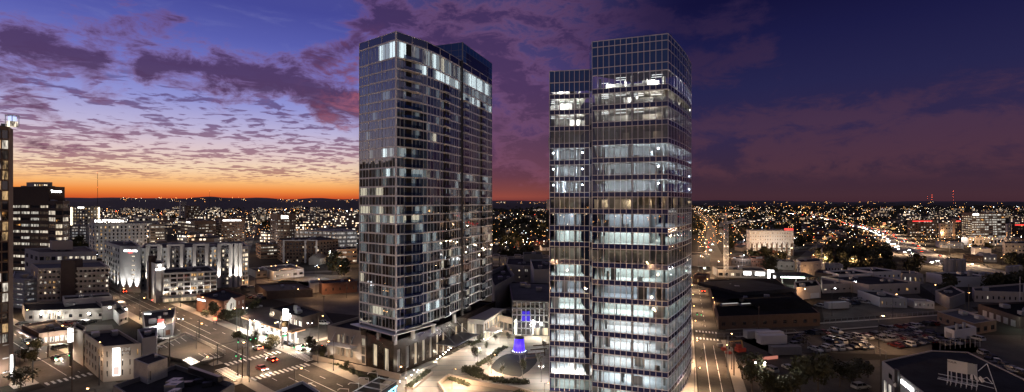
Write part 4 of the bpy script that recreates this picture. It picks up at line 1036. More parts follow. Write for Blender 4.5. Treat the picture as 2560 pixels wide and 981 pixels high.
# parking deck
dk = [G(366, 888), G(462, 845), G(560, 892), G(520, 912), G(452, 905)]
pdk = thing('parking_deck', (*G(462, 845).xy, 0), 'flat open parking deck with white bay lines beside the avenue', 'parking deck')
dk = ccw([p.to_2d().to_3d() for p in dk]); mb = MB(); mb.prism([p.xy for p in dk], 0, .9); mb.build('deck', M['asphalt_old'], pdk)
mb = MB(); a, b = G(462, 843), G(562, 891); d_ = (b - a).normalized(); nn = Vector((-d_.y, d_.x, 0)); mb.prism([a.xy, b.xy, (b + nn * .3).xy, (a + nn * .3).xy], .9, 1.8); a, b = G(366, 886), G(462, 843); mb.prism([a.xy, b.xy, (b.x, b.y + .3), (a.x, a.y + .3)], .9, 1.8); mb.build('parapet', M['concrete'], pdk)
mb = MB()
def dline(p1, p2, w=.14, z=.905):
    a, b = G(*p1, .9), G(*p2, .9); d = (b - a).normalized(); n = Vector((-d.y, d.x, 0)) * w / 2
    mb.quad(*[((p.x, p.y, z)) for p in (a - n, b - n, b + n, a + n)])
for i in range(6): dline((372 + i * 16, 870 - i * 5.2), (386 + i * 16, 878 - i * 5.2 + 2))
for i in range(4): dline((496 + i * 14, 884 + i * 0), (520 + i * 10, 898 - i * 2))
for i in range(9): dline((504 + i * 5, 903 - i * 1), (516 + i * 5, 893 - i * .2), .3)
mb.build('bay_marking', M['paint_white'], pdk)
mb = MB(); q = [G(p[0], p[1], .9) for p in ((455, 900), (475, 892), (500, 905), (478, 914))]; mb.poly([(p.x, p.y, .908) for p in q]); mb.build('skylight', M['sign_soft'], pdk)
light('lamp', 'POINT', (*G(478, 897).xy, 3), 260, WHITE, .3, pdk)
# lit road signs
def pylon(px, py, h, w, ph, mface, label, d=None, cat='sign', second=None):
    q = G(px, py); t = thing('pylon_sign', (q.x, q.y, 0), label, cat)
    for s in (-1, 1): mb = MB(); mb.bar((q.x + s * w * .42, q.y, 0), (q.x + s * w * .42, q.y, h), .1, 6); mb.build('post', M['metal_dark'], t)
    mb = MB(); mb.box((q.x, q.y - .15, h - ph), (w, .3, ph)); mb.build('lit_face', M[mface], t)
    if second: mb = MB(); mb.box((q.x, q.y - .15, h - ph - second[1] - .2), (w, .3, second[1])); mb.build('lower_face', M[second[0]], t)
    light('lamp', 'POINT', (q.x, q.y - 1.5, h - ph), 160, WHITE, .2, t); return t
pylon(403, 835 + 14, 7.4, 2.0, 1.3, 'sign_red', 'roadside sign with red panel over white panel by the parking deck', second=('sign_white', 1.8))
pylon(370, 812, 4.6, 2.6, 1.5, 'sign_white', 'small white lit board on posts beside the avenue')
for (px, py, h, w) in ((538, 812, 3.0, 1.3),): pylon(px, py, h, w, 1.2, 'road_red', 'small orange lit sign on the bank lawn')

# ---- gas station
ga = [G(604, 790, 5.6), G(638, 782, 5.6), G(763, 820, 5.6), G(728, 829, 5.6)]
gs = thing('gas_canopy', (ga[3].x, ga[3].y, 0), 'long brown roofed fuel canopy glowing white beneath', 'canopy')
cp_ = [p.xy for p in (ga[0], ga[3], ga[2], ga[1])]
mb = MB(); mb.prism(cp_, 4.8, 5.62); mb.build('canopy_roof', M['roof_brown'], gs)
emis('canopy_under', (1, .98, .93), 4.5); emis('canopy_edge', (1, .55, .3), 1.1)
mb = MB(); mb.poly([(*p, 4.79) for p in offset(cp_, .4)]); mb.build('light_panel', M['canopy_under'], gs)
mb = MB()
for i in range(4):
    a, b = Vector(cp_[i]), Vector(cp_[(i + 1) % 4]); n = nrm(a, b); mb.prism([a + n * .05, b + n * .05, b + n * .012, a + n * .012], 4.75, 5.1)
mb.build('fascia', M['canopy_edge'], gs)
g0, g1 = ga[0].to_2d(), ga[3].to_2d(); h0, h1 = ga[1].to_2d(), ga[2].to_2d()
for i in range(5):
    u = .1 + i * .2; a = g0.lerp(g1, u); b = h0.lerp(h1, u)
    for v in (.3, .72):
        q = a.lerp(b, v); mb = MB(); mb.box((*q, 0), (.5, .5, 4.8), -.6); mb.build('column', M['stone_white'], gs)
        pm_ = thing('fuel_pump', (q.x + .9, q.y - .6, 0)); auto(pm_, 'white fuel pump under the glowing canopy', 'fuel pump', 'fuel pumps under the canopy')
        mb = MB(); mb.box((q.x + .9, q.y - .6, .12), (.7, .5, 1.6), -.6); mb.build('cabinet', M['stone_white'], pm_); mb = MB(); mb.box((q.x + .9, q.y - .6, 0), (1.1, .9, .12), -.6); mb.build('base', M['concrete'], pm_)
        mb = MB(); mb.box((q.x + .85, q.y - .87, 1.1), (.5, .04, .4), -.6); mb.build('screen', M['sign_soft'], pm_)
    light('lamp', 'AREA', (*a.lerp(b, .5), 4.7), 1700, WHITE, 5, gs, (0, 0, -.68))
gt = building('gas_shop', 'gas station shop with lit windows and round sign behind the canopy', [D(675, 203), D(756, 187), D(809, 197), D(735, 214)], 5.0, 'brick_dark', 'roof_dark', {0: W(5, 1, 'shop', .7, .62, u0=.3, z0=.2, ztop=1.2), 1: W(1, 1, 'off', .1, .3)}, units=3)
q = D(682, 201); mb = MB(); mb.ball((q.x, q.y - .6, 3.2), 1.0); mb.build('round_sign', M['sign_soft'], gt)
q = D(716, 193); mb = MB(); mb.box((q.x, q.y - .7, 2.6), (2.4, .4, 4.4), -.3); mb.ball((q.x + 1.2, q.y - .9, 4.2), 1.1); mb.build('bright_sign', M['sign_hot'], gt)
light('lamp', 'POINT', (q.x, q.y - 4, 4), 2500, WHITE, .4, gt); q = D(770, 186); light('lamp', 'POINT', (q.x, q.y - 1.5, 3.6), 500, WHITE, .2, gt)
pg_ = G(712, 866); ps = thing('price_sign', (pg_.x, pg_.y, 0), 'tall gas price sign with round logo and white number panels', 'sign')
mb = MB(); [mb.box((pg_.x + s * 1.0, pg_.y, 0), (.3, .3, 9), 0) for s in (-1, 1)]; mb.box((pg_.x, pg_.y, 3.4), (1.7, .25, 5.6), 0); mb.build('frame', M['brick_dark'], ps)
mb = MB(); mb.ball((pg_.x, pg_.y - .25, 7.7), .85); mb.build('round_logo', M['pane_warm'], ps); mb = MB(); mb.box((pg_.x, pg_.y - .2, 5.2), (1.6, .12, 1.3)); mb.build('price_panel', M['sign_white'], ps)
lettering(ps, '3.09', (pg_.x - 1, pg_.y - .3), (pg_.x + 1, pg_.y - .3), 4.4, .6, 'sign_white', width=1.4); lettering(ps, '3.59', (pg_.x - 1, pg_.y - .3), (pg_.x + 1, pg_.y - .3), 3.6, .6, 'sign_green', width=1.4)
# mid distance, left of the towers
building('low_block', 'flat brown warehouse roof beside the brown parking lot', quadpts(D(637, 268), D(668, 246), D(782, 252)), 4.2, 'brick_brown', 'roof_brown', {}, units=2)
building('club', 'dark windowless building with a blue white star lamp on its wall', quadpts(D(795, 268), D(806, 258), D(893, 266)), 6, 'brick_red', 'roof_dark', {1: W(5, 1, 'dark', .2, .3)}, units=1)
building('shed', 'small pale shed wall left of the dark club', quadpts(D(772, 272), D(775, 262), D(803, 266)), 5.4, 'stone_white', 'roof_grey', {})
building('modern_house', 'low white flat roofed building with lit ribbon window beyond the lots', quadpts(D(654, 330), D(684, 306), D(760, 322)), 5.5, 'stone_white', 'roof_grey', {1: W(5, 1, 'half', .6, .35)}, units=2)
building('low_block', 'second low pale block left of the white flat roofed building', quadpts(D(622, 330), D(640, 315), D(682, 320)), 4.5, 'stone_beige', 'roof_brown', {1: W(3, 1, 'dark', .5, .3)})
cdo = building('apartment_block', 'six storey condominium with white portal frames and dark balconies', [D(694, 420), D(708, 395), D(792, 398), D(846, 415), D(800, 450)], 17.8, 'brick_brown', 'roof_dark', {0: W(2, 6, 'dark', .4, .5), 1: W(11, 6, 'dark', .5, .55, rec=.5), 2: W(7, 6, 'dark', .5, .55, rec=.5)}, units=5)
for a, b in ((708, 711), (762, 765), (790, 793)): mb = MB(); q = D((a + b) / 2, 394.5); mb.box((q.x, q.y, 0), (1.2, 1, 18.4)); mb.build('pier_frame', M['stone_white'], cdo)
mb = MB(); q, r_ = D(708, 394.4).to_2d(), D(792, 397.4).to_2d(); mb.prism([q - Vector((0, .5)), r_ - Vector((0, .5)), r_ - Vector((0, .02)), q - Vector((0, .02))], 17.82, 18.5); mb.build('cornice', M['stone_white'], cdo)
building('parking_garage', 'big white lit parking garage behind the condominium', [D(736, 500), D(840, 478), D(893, 486), D(860, 540)], 20.5, 'concrete', 'concrete_dark', {0: W(9, 5, 'garage', .93, .5, rec=1.2, ztop=.3), 1: W(2, 5, 'garage', .9, .5, rec=1.2, ztop=.3)}, cat='parking garage', units=1)
asc = building('medical_tower', 'brown medical office tower with a white lit sign at its top', [D(676, 548), D(694, 520), D(724, 517), D(740, 530), D(720, 560)], 37, 'brick_brown', 'roof_dark', {0: W(3, 9, 'half', .5, .35, ztop=6), 1: W(4, 9, 'half', .7, .38, ztop=6), 2: W(3, 9, 'half', .5, .35, ztop=6)}, units=2)
lettering(asc, 'Ascension', D(694, 520), D(724, 517), 34.6, 1.6, 'sign_hot', u=.6, width=8.5); lettering(asc, 'Saint Thomas', D(694, 520), D(724, 517), 32.4, 1.2, 'sign_hot', u=.6, width=8.5)
building('office_block', 'low dark office with bright ribbon windows left of the condominium', quadpts(D(640, 440), D(652, 418), D(700, 425)), 12.6, 'brick_brown', 'roof_dark', {0: W(1, 4, 'half', .8, .4), 1: W(3, 4, 'half', .94, .4, cross=3)}, units=3)
building('office_block', 'low dark block right of the condominium with two lit window rows', quadpts(D(838, 400), D(842, 384), D(893, 392)), 12, 'brick_brown', 'roof_dark', {1: W(4, 3, 'half', .8, .4, cross=3)}, units=2)
a1 = building('medical_center', 'wide brown medical building with small white sign, left of the one with the long sign', [D(444, 640), D(487, 596), D(540, 606), D(500, 660)], 26.5, 'brick_brown', 'roof_dark', {0: W(5, 6, 'half', .8, .35, cross=3), 1: W(6, 6, 'half', .8, .35, cross=3, ztop=4)}, units=4)
lettering(a1, 'Ascension', D(444, 640), D(487, 596), 24.0, 1.6, 'sign_hot', u=.65, width=14)
a2 = building('medical_center', 'brown medical building with a long white sign and star emblem', [D(540, 640), D(554, 606), D(612, 612), D(614, 650)], 29.5, 'brick_brown', 'roof_dark', {0: W(2, 7, 'half', .7, .3, ztop=5), 1: W(9, 7, 'half', .7, .34, ztop=6)}, units=5)
lettering(a2, 'Ascension Saint Thomas', D(554, 606), D(612, 612), 26.6, 1.9, 'sign_hot', u=.45, width=21)
mb = MB(); q = D(546, 620); mb.poly([(q.x - 2, q.y - 8, 22.5), (q.x + 2, q.y - 8, 22.5), (q.x, q.y - 8, 27)]); mb.build('emblem', M['sign_hot'], a2)
building('parking_garage', 'long garage with white lit ribbons behind the lettered hotel', quadpts(D(372, 560), D(376, 545), D(412, 550)), 24, 'concrete_dark', 'concrete_dark', {1: W(3, 7, 'ribbon', .9, .4)}, cat='parking garage')
building('hospital', 'distant white hospital block on the skyline above the garage', quadpts(D(448, 1180), D(452, 1150), D(466, 1160)), 50.5, 'concrete', 'roof_dark', {1: W(3, 9, 'dark', .5, .4)})
building('hospital', 'distant dark hospital slab right of the white hospital block', quadpts(D(462, 1100), D(466, 1090), D(500, 1100)), 41, 'brick_brown', 'roof_dark', {1: W(9, 8, 'half', .6, .4)})
building('low_offices', 'row of white lit offices left of the distant hospitals', quadpts(D(335, 800), D(340, 780), D(395, 790)), 26, 'concrete', 'roof_dark', {1: W(7, 3, 'ribbon', .9, .4)})
# ================================================================ plaza between the towers
pz = [G(905, 1000).xy, G(990, 930).xy, (-20, 157), (-9, 182), (-2, 196), (30, 196), (30, 152), (40, 118), (44, 100), (-25, 96)]
sheet('plaza_paving', pz, 'paving', .02, 'pale concrete plaza between the two towers')
mb = MB()
for i in range(26):
    y = 100 + i * 4.2
    x0 = -30 + max(0, y - 140) * .38 + 3; mb.quad((x0, y, .024), (30, y + 3.5, .024), (30, y + 3.95, .024), (x0, y + .45, .024))
struct('paving_band', mb, M['concrete_dark'], 'darker bands across the plaza paving')
lw_ = [G(*p) for p in ((1227, 920), (1232, 910), (1240, 901), (1252, 892), (1266, 886), (1284, 884), (1346, 884), (1345, 900), (1338, 912), (1322, 928), (1300, 943), (1280, 941), (1262, 937), (1240, 930))]
mb = MB(); mb.poly([(p.x, p.y, .03) for p in lw_]); struct('lawn', mb, M['lawn'], 'dark lens shaped lawn on the plaza')
# fountain sculpture
q = G(1298, 881); ft = thing('light_sculpture', (q.x, q.y, 0), 'glowing blue violet tapered cylinder with streaming light on the plaza', 'sculpture')
m = bpy.data.materials.new('violet_glow'); m.use_nodes = True; t = m.node_tree; b = t.nodes['Principled BSDF']
tcn = t.nodes.new('ShaderNodeTexCoord'); sp = t.nodes.new('ShaderNodeSeparateXYZ'); t.links.new(tcn.outputs['Object'], sp.inputs[0])
nn = noise(t, comb(t, X(t, sp.outputs[0]) * 3.0, X(t, sp.outputs[1]) * 3.0, X(t, sp.outputs[2]) * .25), 1.2, 4, .7)
t.links.new(mixc(t, nn.ss(.45, .72), (.03, .005, 1, 1), (.22, .12, 1, 1)), b.inputs['Emission Color']); b.inputs['Emission Strength'].default_value = 1.3; b.inputs['Base Color'].default_value = (.1, .05, .4, 1)
M['violet'] = m
mb = MB(); mb.bar((q.x, q.y, .55), (q.x, q.y, 4.7), 1.95, 20, 1.5); mb.build('glowing_drum', m, ft, smooth=True)
mb = MB(); mb.bar((q.x, q.y, 4.7), (q.x, q.y, 4.95), 1.62, 20); mb.build('rim', M['metal_dark'], ft)
mb = MB(); mb.bar((q.x, q.y, 0), (q.x, q.y, .5), 2.9, 20); mb.build('basin', M['concrete_dark'], ft)
for i in range(9):
    a = math.pi + math.pi * i / 8; mb = MB(); mb.ball((q.x + 2.2 * math.cos(a), q.y + 2.2 * math.sin(a), .62), .12); mb.build('basin_light', M['strip_cool'], ft)
light('glow', 'POINT', (q.x, q.y - 3, 2.4), 240, (.35, .2, 1), .6, ft)
# hedges and planters: leafy meshes
def leafmass(mb, c, r, h, n, s=.28, m=0):
    for _ in range(n):
        a, t = random.uniform(0, 6.28), random.random() ** .5
        p = Vector((c[0] + r * t * math.cos(a), c[1] + r * t * math.sin(a), (c[2] if len(c) > 2 else 0) + h * random.random() * (1.05 - .45 * t)))
        u = Vector((random.gauss(0, 1), random.gauss(0, 1), random.gauss(0, 1))).normalized(); w = u.orthogonal().normalized(); k = s * random.uniform(.6, 1.3)
        mb.quad(p - u * k - w * k * .6, p + u * k - w * k * .6, p + u * k + w * k * .6, p - u * k + w * k * .6, m)
def hedge(label, pts, r, h, cat='hedge', n=26, m='leaf_grey'):
    mb = MB(); ps = [G(*p) for p in pts]
    for i in range(len(ps) - 1):
        k = max(1, int((ps[i + 1] - ps[i]).length / (r * .8)))
        for j in range(k): c = ps[i].lerp(ps[i + 1], j / k); leafmass(mb, (c.x + random.gauss(0, .2), c.y + random.gauss(0, .2), 0), r * random.uniform(.7, 1.2), h * random.uniform(.7, 1.2), n)
    o = mb.build('hedge', [M[m]], None, loc=(ps[0].x, ps[0].y, 0)); tag(o, label, cat)
hedge('curved low hedge in front of the plaza lawn', [(1168, 930), (1185, 940), (1215, 948), (1260, 956), (1325, 959)], 1.2, 1.3, n=60)
hedge('round shrub cluster at the left end of the curved hedge', [(1170, 926), (1190, 930), (1205, 936)], 1.5, 1.8, n=90)
hedge('broken strip of shrubs left of the lawn', [(1195, 915), (1212, 905), (1222, 898), (1235, 888), (1248, 876), (1270, 868)], 1.0, .9, n=34)
hedge('shrub row in the bed beside the pavilion entrance', [(1175, 864), (1192, 858), (1205, 850), (1218, 842), (1230, 836)], 1.0, 1.1, n=40)
hedge('dark shrubs behind the sunken ramp wall', [(1128, 948), (1150, 958), (1175, 965)], .8, .8, n=40)
hedge('shrub bed at the right foot of the plaza', [(1290, 985), (1330, 988)], 1.2, 1.0, n=40)
hedge('line of clipped shrubs below the garden wall', [(822, 905), (860, 922), (905, 943), (945, 960)], .6, .8, n=24)
hedge('low shrub strip between gas station and avenue', [(590, 836), (618, 848), (648, 862), (680, 872)], .9, .9, n=34)
# sunken ramp with concrete walls
rw = thing('ramp_wall', (*G(1110, 970).xy, 0), 'pale concrete walls round a sunken ramp at the front of the plaza', 'wall')
mb = MB(); pth = [G(1097, 965), G(1120, 945), G(1180, 962), G(1290, 978), G(1330, 990)]
for i in range(4):
    a, b = pth[i].to_2d(), pth[i + 1].to_2d(); n = nrm(a, b); mb.prism([a, b, b - n * .5, a - n * .5], 0, 1.1 if i else .9)
pth = [G(1097, 966), G(1118, 1002), G(1250, 1040)]
for i in range(2):
    a, b = pth[i].to_2d(), pth[i + 1].to_2d(); n = nrm(a, b); mb.prism([a, b, b - n * .5, a - n * .5], 0, 1.0)
mb.build('wall', M['stone_beige'], rw)
mb = MB(); mb.quad(*[(p.x, p.y, .05) for p in (G(1120, 972), G(1118, 996), G(1310, 1010), G(1290, 984))]); mb.build('ramp', M['concrete_dark'], rw)
# planter with steps by the podium corner
pl_ = thing('planter', (*G(1010, 972).xy, 0), 'long raised planter with small shrubs below the dark podium', 'planter')
mb = MB(); a, b = G(1022, 974).to_2d(), G(1072, 934).to_2d(); n = nrm(a, b); mb.prism([a + n * 1.3, b + n * 1.3, b - n * 1.3, a - n * 1.3], 0, .6); mb.build('planter_box', M['stone_beige'], pl_)
mb = MB()
for i in range(14): c = a.lerp(b, (i + .5) / 14); leafmass(mb, (*c, .6), .8, .8, 34)
mb.build('shrub', M['leaf_grey'], pl_)
rr = MB(); a, b = G(995, 950).to_2d() + Vector((.4, 0)), Vector((-26.0, 149.0)) + Vector((1.2, -.8)); n = nrm(a, b); rr.prism([a + n * 2.2, b + n * 2.2, b, a], 0, 1.0); o = rr.build('terrace_step', M['concrete'], loc=(a.x, a.y, 0)); tag(o, 'raised concrete walkway along the long side of the dark podium', 'walkway')
# row of bollard lights down the podium side
bo0, bo1 = G(1000, 962), G(1192, 838)
for i in range(22):
    c = bo0.lerp(bo1, i / 21); c.x += .9 * math.sin(i * .3)
    if i == 0:
        bt = thing('bollard_light', (c.x, c.y, 0)); mb = MB(); mb.bar((c.x, c.y, 0), (c.x, c.y, .8), .09, 8); mb.build('post', M['metal_dark'], bt); mb = MB(); mb.bar((c.x, c.y, .8), (c.x, c.y, .98), .12, 8); mb.build('lamp_head', M['lamp_white'], bt)
        b0 = freeze(bt); o = bt
    else: o = copy_tree(b0); o.location = (c.x, c.y, 0)
    auto(o, 'small bollard light in the row below the podium windows', 'bollard light', 'bollard lights along the podium')
    if i % 3 == 1: light('lamp', 'POINT', (c.x + .7, c.y - .4, 1.3), 260, (1, .86, .66), .2, None if False else o)
rl = MB(); a, b = G(1010, 950).to_2d(), G(1185, 842).to_2d()
# timber trellis right of the lawn
tr = thing('trellis', (*G(1345, 915).xy, 0), 'timber pergola beams fanning over the right side of the lawn', 'pergola')
for i in range(4):
    p = G(1335 + i * 6, 915 - i * 11); mb = MB(); mb.box((p.x, p.y, 2.4), (5.5, .35, .25), .25); mb.build('beam', M['wood'], tr)
for p in ((1352, 925), (1362, 890)): q = G(*p); mb = MB(); mb.box((q.x, q.y, 0), (.3, .3, 2.38)); mb.build('post', M['wood'], tr)
# glass low-rise behind the plaza
ga_, gb_ = D(1281, 180), D(1440, 178)
gl_ = thing('glass_building', (ga_.x, ga_.y, 0), 'low glass fronted building behind the plaza with lit entrance', 'building')
building('x', None, [ga_, gb_, D(1440, 215), D(1272, 222)], 13.0, 'metal_dark', 'roof_grey', {0: W(14, 5, 'refl', .93, .93, z0=.1, ztop=.4, rec=.12, cross=0, frame='metal_light')}, parent=gl_, parapet=.4, units=3)
light('lamp', 'POINT', (*D(1352, 174).xy, 3), 1800, (1, .9, .7), .4, gl_)
for px in (1289, 1333): mb = MB(); q = D(px, 179.6); mb.box((q.x, q.y - .3, .6), (.35, .3, 5.2)); mb.build('light_strip', M['lamp_soft'] if 'lamp_soft' in M else emis('lamp_soft', (1, .88, .66), 12), gl_)
panel(gl_, ga_, gb_, .33, .56, .3, 2.9, 'pavilion_pane', 'lit_entrance', .15, .1)
building('low_wing', 'low concrete wing with glass ground floor left of the glass building', deep(D(1219, 190), D(1280.5, 180.6), 26), 6.3, 'stone_beige', 'roof_dark', {0: W(6, 1, 'refl', .85, .62, z0=.1, ztop=1.6, cross=1)}, parapet=.9)
mb = MB(); q = D(1243.5, 185.6); 
ws_ = thing('wall_light', (q.x, q.y, 0), 'vertical light strip on the low concrete wing', 'wall light'); mb.box((q.x, q.y - .2, .5), (.3, .25, 4.4)); mb.build('light_strip', M['lamp_soft'], ws_); light('lamp', 'POINT', (q.x, q.y - 1.5, 2.4), 500, WARM, .3, ws_)
building('concrete_block', 'windowless grey block with sunken dark roof behind the low wing', quadpts(D(1221, 236), D(1236, 196), D(1287, 226)), 15.5, 'concrete_dark', 'roof_dark', {}, parapet=2)
building('plant_room', 'grey plant room behind the glass building', quadpts(D(1326, 262), D(1334, 224), D(1420, 226)), 18.5, 'panel_grey', 'roof_dark', {})
building('office_block', 'pale four storey block with small square windows between the towers', [D(1266, 268), D(1309, 262), D(1430, 266), D(1400, 300), D(1270, 300)], 15.2, 'stone_beige', 'roof_dark', {0: W(2, 3, 'lit', .16, .22, z0=3), 1: W(9, 4, 'dark', .5, .42, z0=1, frame='stone_white')}, units=1)
building('block', 'dark roof box on top between the towers behind the pale block', deep(D(1309, 285), D(1356, 285), 12), 19.0, 'concrete_dark', 'roof_dark', {}, cat='rooftop block')
for i in range(8): building('townhouse', 'tan three storey townhouse in the row between the towers', deep(D(1232 + i * 18, 372), D(1248 + i * 18, 372), 12), 8.2 - (i % 3) * .8, 'stone_beige', 'roof_dark', {0: W(3, 2, 'warm', .35, .4)}, autolab=True, cat='townhouse', group='row of townhouses between the towers')
ns_ = building('bar', 'small building with red and purple neon signs beside the residential tower', quadpts(D(1224, 300), D(1231, 285), D(1262, 290)), 7, 'brick_red', 'roof_dark', {})
panel(ns_, D(1231, 285), D(1262, 290), .35, .8, 3.9, 5.4, 'sign_purple'); panel(ns_, D(1231, 285), D(1262, 290), .4, .72, 2.5, 3.6, 'sign_red'); light('lamp', 'POINT', (*D(1246, 282).xy, 4), 300, (1, .3, .5), .3, ns_)
# near sign frame bottom centre
sa, sb_ = G(905, 1000, 12), G(992, 948, 12)
sf = thing('sign_structure', (sb_.x, sb_.y, 0), 'black rooftop sign box with white frame lamps and blue lit letters', 'sign')
e = (sb_ - sa).normalized(); n = Vector((e.y, -e.x, 0)); back_ = -n * 3.2
def near(mb, a, b, r=.1, m=0): mb.bar(a, b, r, 5, None, m)
fz = 13.4
A1, B1 = G(905, 1010, fz) - Vector((0, 0, 0)), G(991, 953, fz); A2, B2 = G(850, 1000, fz), G(948, 944, fz)
e = (B1 - A1).normalized(); n = Vector((e.y, -e.x, 0))
mb = MB(); mb.prism([A1.xy, B1.xy, (B1 - n * .3).xy, (A1 - n * .3).xy], 7.0, fz); mb.build('sign_board', M['metal_dark'], sf)
mb = MB(); mb.prism([(A2 + n * .2).xy, (B2 + n * .2).xy, B2.xy, A2.xy], 10.5, fz); mb.build('back_board', M['metal_dark'], sf)
mb = MB()
near(mb, A2, B2, .16); near(mb, A1, B1, .08)
for i in range(5): near(mb, A2.lerp(B2, .15 + i * .21), A1.lerp(B1, .15 + i * .21), .12)
mb.build('frame', M['frame_white'], sf)
for i in range(4):
    p = A2.lerp(B2, .2 + i * .25) + Vector((0, 0, .2)); mb = MB(); near(mb, p, p + Vector((0, 0, .9)), .06); near(mb, p + Vector((0, 0, .9)), p - n * -.0 + Vector((-1.6, -.2, 1.1)), .05); near(mb, p + Vector((-1.6, -.2, 1.1)), p + Vector((-2.0, -.3, .8)), .09); mb.build('lamp_arm', M['frame_white'], sf)
    if i % 2: light('lamp', 'POINT', p + Vector((0, 0, 1.8)), 90, COOL, .1, sf)
emis('sign_blue', (.25, .75, 1), 4)
lettering(sf, 'MARKET', A1, B1, 11.6, 1.5, 'sign_blue', off=.08, u=.62, width=9)
mb = MB(); 
for p in (A1, B1, A2, B2): near(mb, (p.x, p.y, 0), (p.x, p.y, 10.4), .15)
mb.build('post', M['metal_dark'], sf)
nb_ = building('foreground_building', 'near roof corner with pale edge at the bottom centre', ccw([G(675, 990, 11), G(757, 958, 11), G(800, 985, 11), G(740, 1060, 11)]), 11.5, 'stone_white', 'roof_dark', {}, parapet=.5)

# ================================================================ right side of the city
wc = [G(1768, 722), G(1796, 825), G(2050, 815)]
wh = building('warehouse', 'huge black roofed brick warehouse with bright skylight strips beside the street', [wc[0].xy, wc[1].xy, wc[2].xy, (155, 282)], 5.2, 'brick_dark', 'roof_black' if 'roof_black' in M else (mat('roof_black', (.011, .011, .012), .95, .5, .1, 0, 0, .03) and 'roof_black'), {0: W(16, 1, 'dark', .5, .4), 1: W(10, 1, 'off', .35, .35)}, units=9, parapet=.3, par_mat='brick_brown')
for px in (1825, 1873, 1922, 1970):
    q = G(px, 762, 5.4); mb = MB(); mb.box((q.x, q.y, 5.0), (8.5, 1.5, .9), .23); o = mb.build('skylight', M['metal_grey'], wh); mb = MB(); mb.box((q.x, q.y - .1, 5.91), (7.6, .7, .12), .23); o2 = bpy.data.objects.new('skylight_glass', mb.mesh('skylight_glass', [emis('sky_pane', (1, .98, .95), .5) if 'sky_pane' not in M else M['sky_pane']], wloc(wh))); COL.objects.link(o2); o2.parent = o  # mild glow painted in for the bright reflections on the skylights
mb = MB(); p1, p2 = G(1850, 738, 5.3), G(1990, 728, 5.3); mb.prism(deep(p1, p2, 30), 4.95, 6.6); mb.build('raised_roof', M['roof_dark'], wh)
mb = MB(); p1, p2 = G(1900, 775, 5.3), G(2040, 768, 5.3); pts = deep(p1, p2, 22)
for i in range(8):
    t0, t1 = i / 8, (i + 1) / 8; z0_, z1_ = 4.9 + 2.6 * math.sin(math.pi * t0), 4.9 + 2.6 * math.sin(math.pi * t1)
    a, b = pts[0].lerp(pts[3], t0), pts[1].lerp(pts[2], t0); c, d = pts[1].lerp(pts[2], t1), pts[0].lerp(pts[3], t1)
    mb.quad((*a, z0_), (*b, z0_), (*c, z1_), (*d, z1_))
mb.build('barrel_roof', M['roof_black'], wh)
ow = building('workshop', 'orange lit wall of a workshop with white roller door behind the warehouse', quadpts(D(1985, 262), D(1992, 244), D(2052, 250)), 6.5, 'stone_beige', 'roof_black', {1: W(1, 1, 'off', .3, .01)}, units=2)
panel(ow, D(1992, 244), D(2052, 250), .55, .92, .2, 2.8, 'stone_white', 'roller_door'); light('lamp', 'POINT', (*D(2012, 241).xy, 6.2), 1500, ORANGE, .2, ow)
mb = MB(); mb.ball((*D(2012, 241.4).xy, 6.2), .22); mb.build('wall_lamp', M['lamp_warm'], ow)
building('low_block', 'wide low dark roof behind the middle lot', [D(2052, 285), D(2056, 262), D(2210, 270), D(2190, 300)], 5.0, 'stone_beige', 'roof_brown', {1: W(10, 1, 'dark', .4, .2)}, units=4)
building('low_block', 'low dark roofed hall right of the middle lot', quadpts(D(2200, 300), D(2172, 252), D(2282, 262)), 5.5, 'concrete_dark', 'roof_dark', {0: W(3, 1, 'off', .3, .3)}, units=3) if False else None
building('low_block', 'low dark roofed hall right of the middle lot', deep(D(2172, 255), D(2300, 262), 30), 6.0, 'stone_beige', 'roof_dark', {0: W(6, 1, 'dark', .3, .3)}, units=3)
lo = building('low_office', 'low grey office with four lit windows right of the middle lot', deep(D(2200, 228), D(2268, 226), 20), 4.6, 'panel_grey', 'roof_dark', {0: W(6, 1, 'lit', .22, .5, z0=.3)}, units=2)
building('trailer', 'long pale mobile office with four lit windows', deep(D(2285, 226), D(2336, 224), 6), 3.4, 'stone_white', 'roof_dark', {0: W(5, 1, 'lit', .25, .45, z0=.3, ztop=.6)}, cat='mobile office')
cr_ = building('car_wash', 'row of low shop fronts with bright white boards behind the warehouse', deep(D(1795, 318), D(1925, 312), 16), 5.2, 'concrete', 'roof_dark', {0: W(9, 1, 'half', .7, .5)}, units=3)
Av, Bv = D(1795, 318), D(1925, 312)
panel(cr_, Av, Bv, .50, .64, 2.0, 4.4, 'sign_white', 'lit_board'); panel(cr_, Av, Bv, .72, .90, 2.0, 4.2, 'sign_white', 'lit_board')
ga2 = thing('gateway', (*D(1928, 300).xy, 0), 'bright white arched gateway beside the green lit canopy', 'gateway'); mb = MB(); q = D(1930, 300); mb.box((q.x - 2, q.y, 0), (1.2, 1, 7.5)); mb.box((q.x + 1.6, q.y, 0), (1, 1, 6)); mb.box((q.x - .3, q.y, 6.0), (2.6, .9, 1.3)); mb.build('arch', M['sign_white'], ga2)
gc = thing('fuel_canopy', (*D(1960, 292).xy, 0), 'flat canopy glowing pale green underneath, behind the warehouse', 'canopy'); mb = MB(); mb.prism(deep(D(1940, 290), D(2034, 286), 14), 5.0, 6.0); mb.build('canopy_roof', M['roof_dark'], gc)
mb = MB(); a, b = D(1952, 289.3), D(2012, 286.7); mb.prism([(a.x, a.y), (b.x, b.y), (b.x, b.y + .1), (a.x, a.y + .1)], 4.2, 5.0) ; mb.build('light_panel', emis('green_white', (.8, 1, .85), 7), gc)
for px in (1955, 1990, 2020): mb = MB(); mb.box((*D(px, 293).xy, 0), (.5, .5, 5)); mb.build('column', M['stone_white'], gc)
light('lamp', 'POINT', (*D(1985, 283).xy, 4), 2500, (.9, 1, .9), .4, gc)
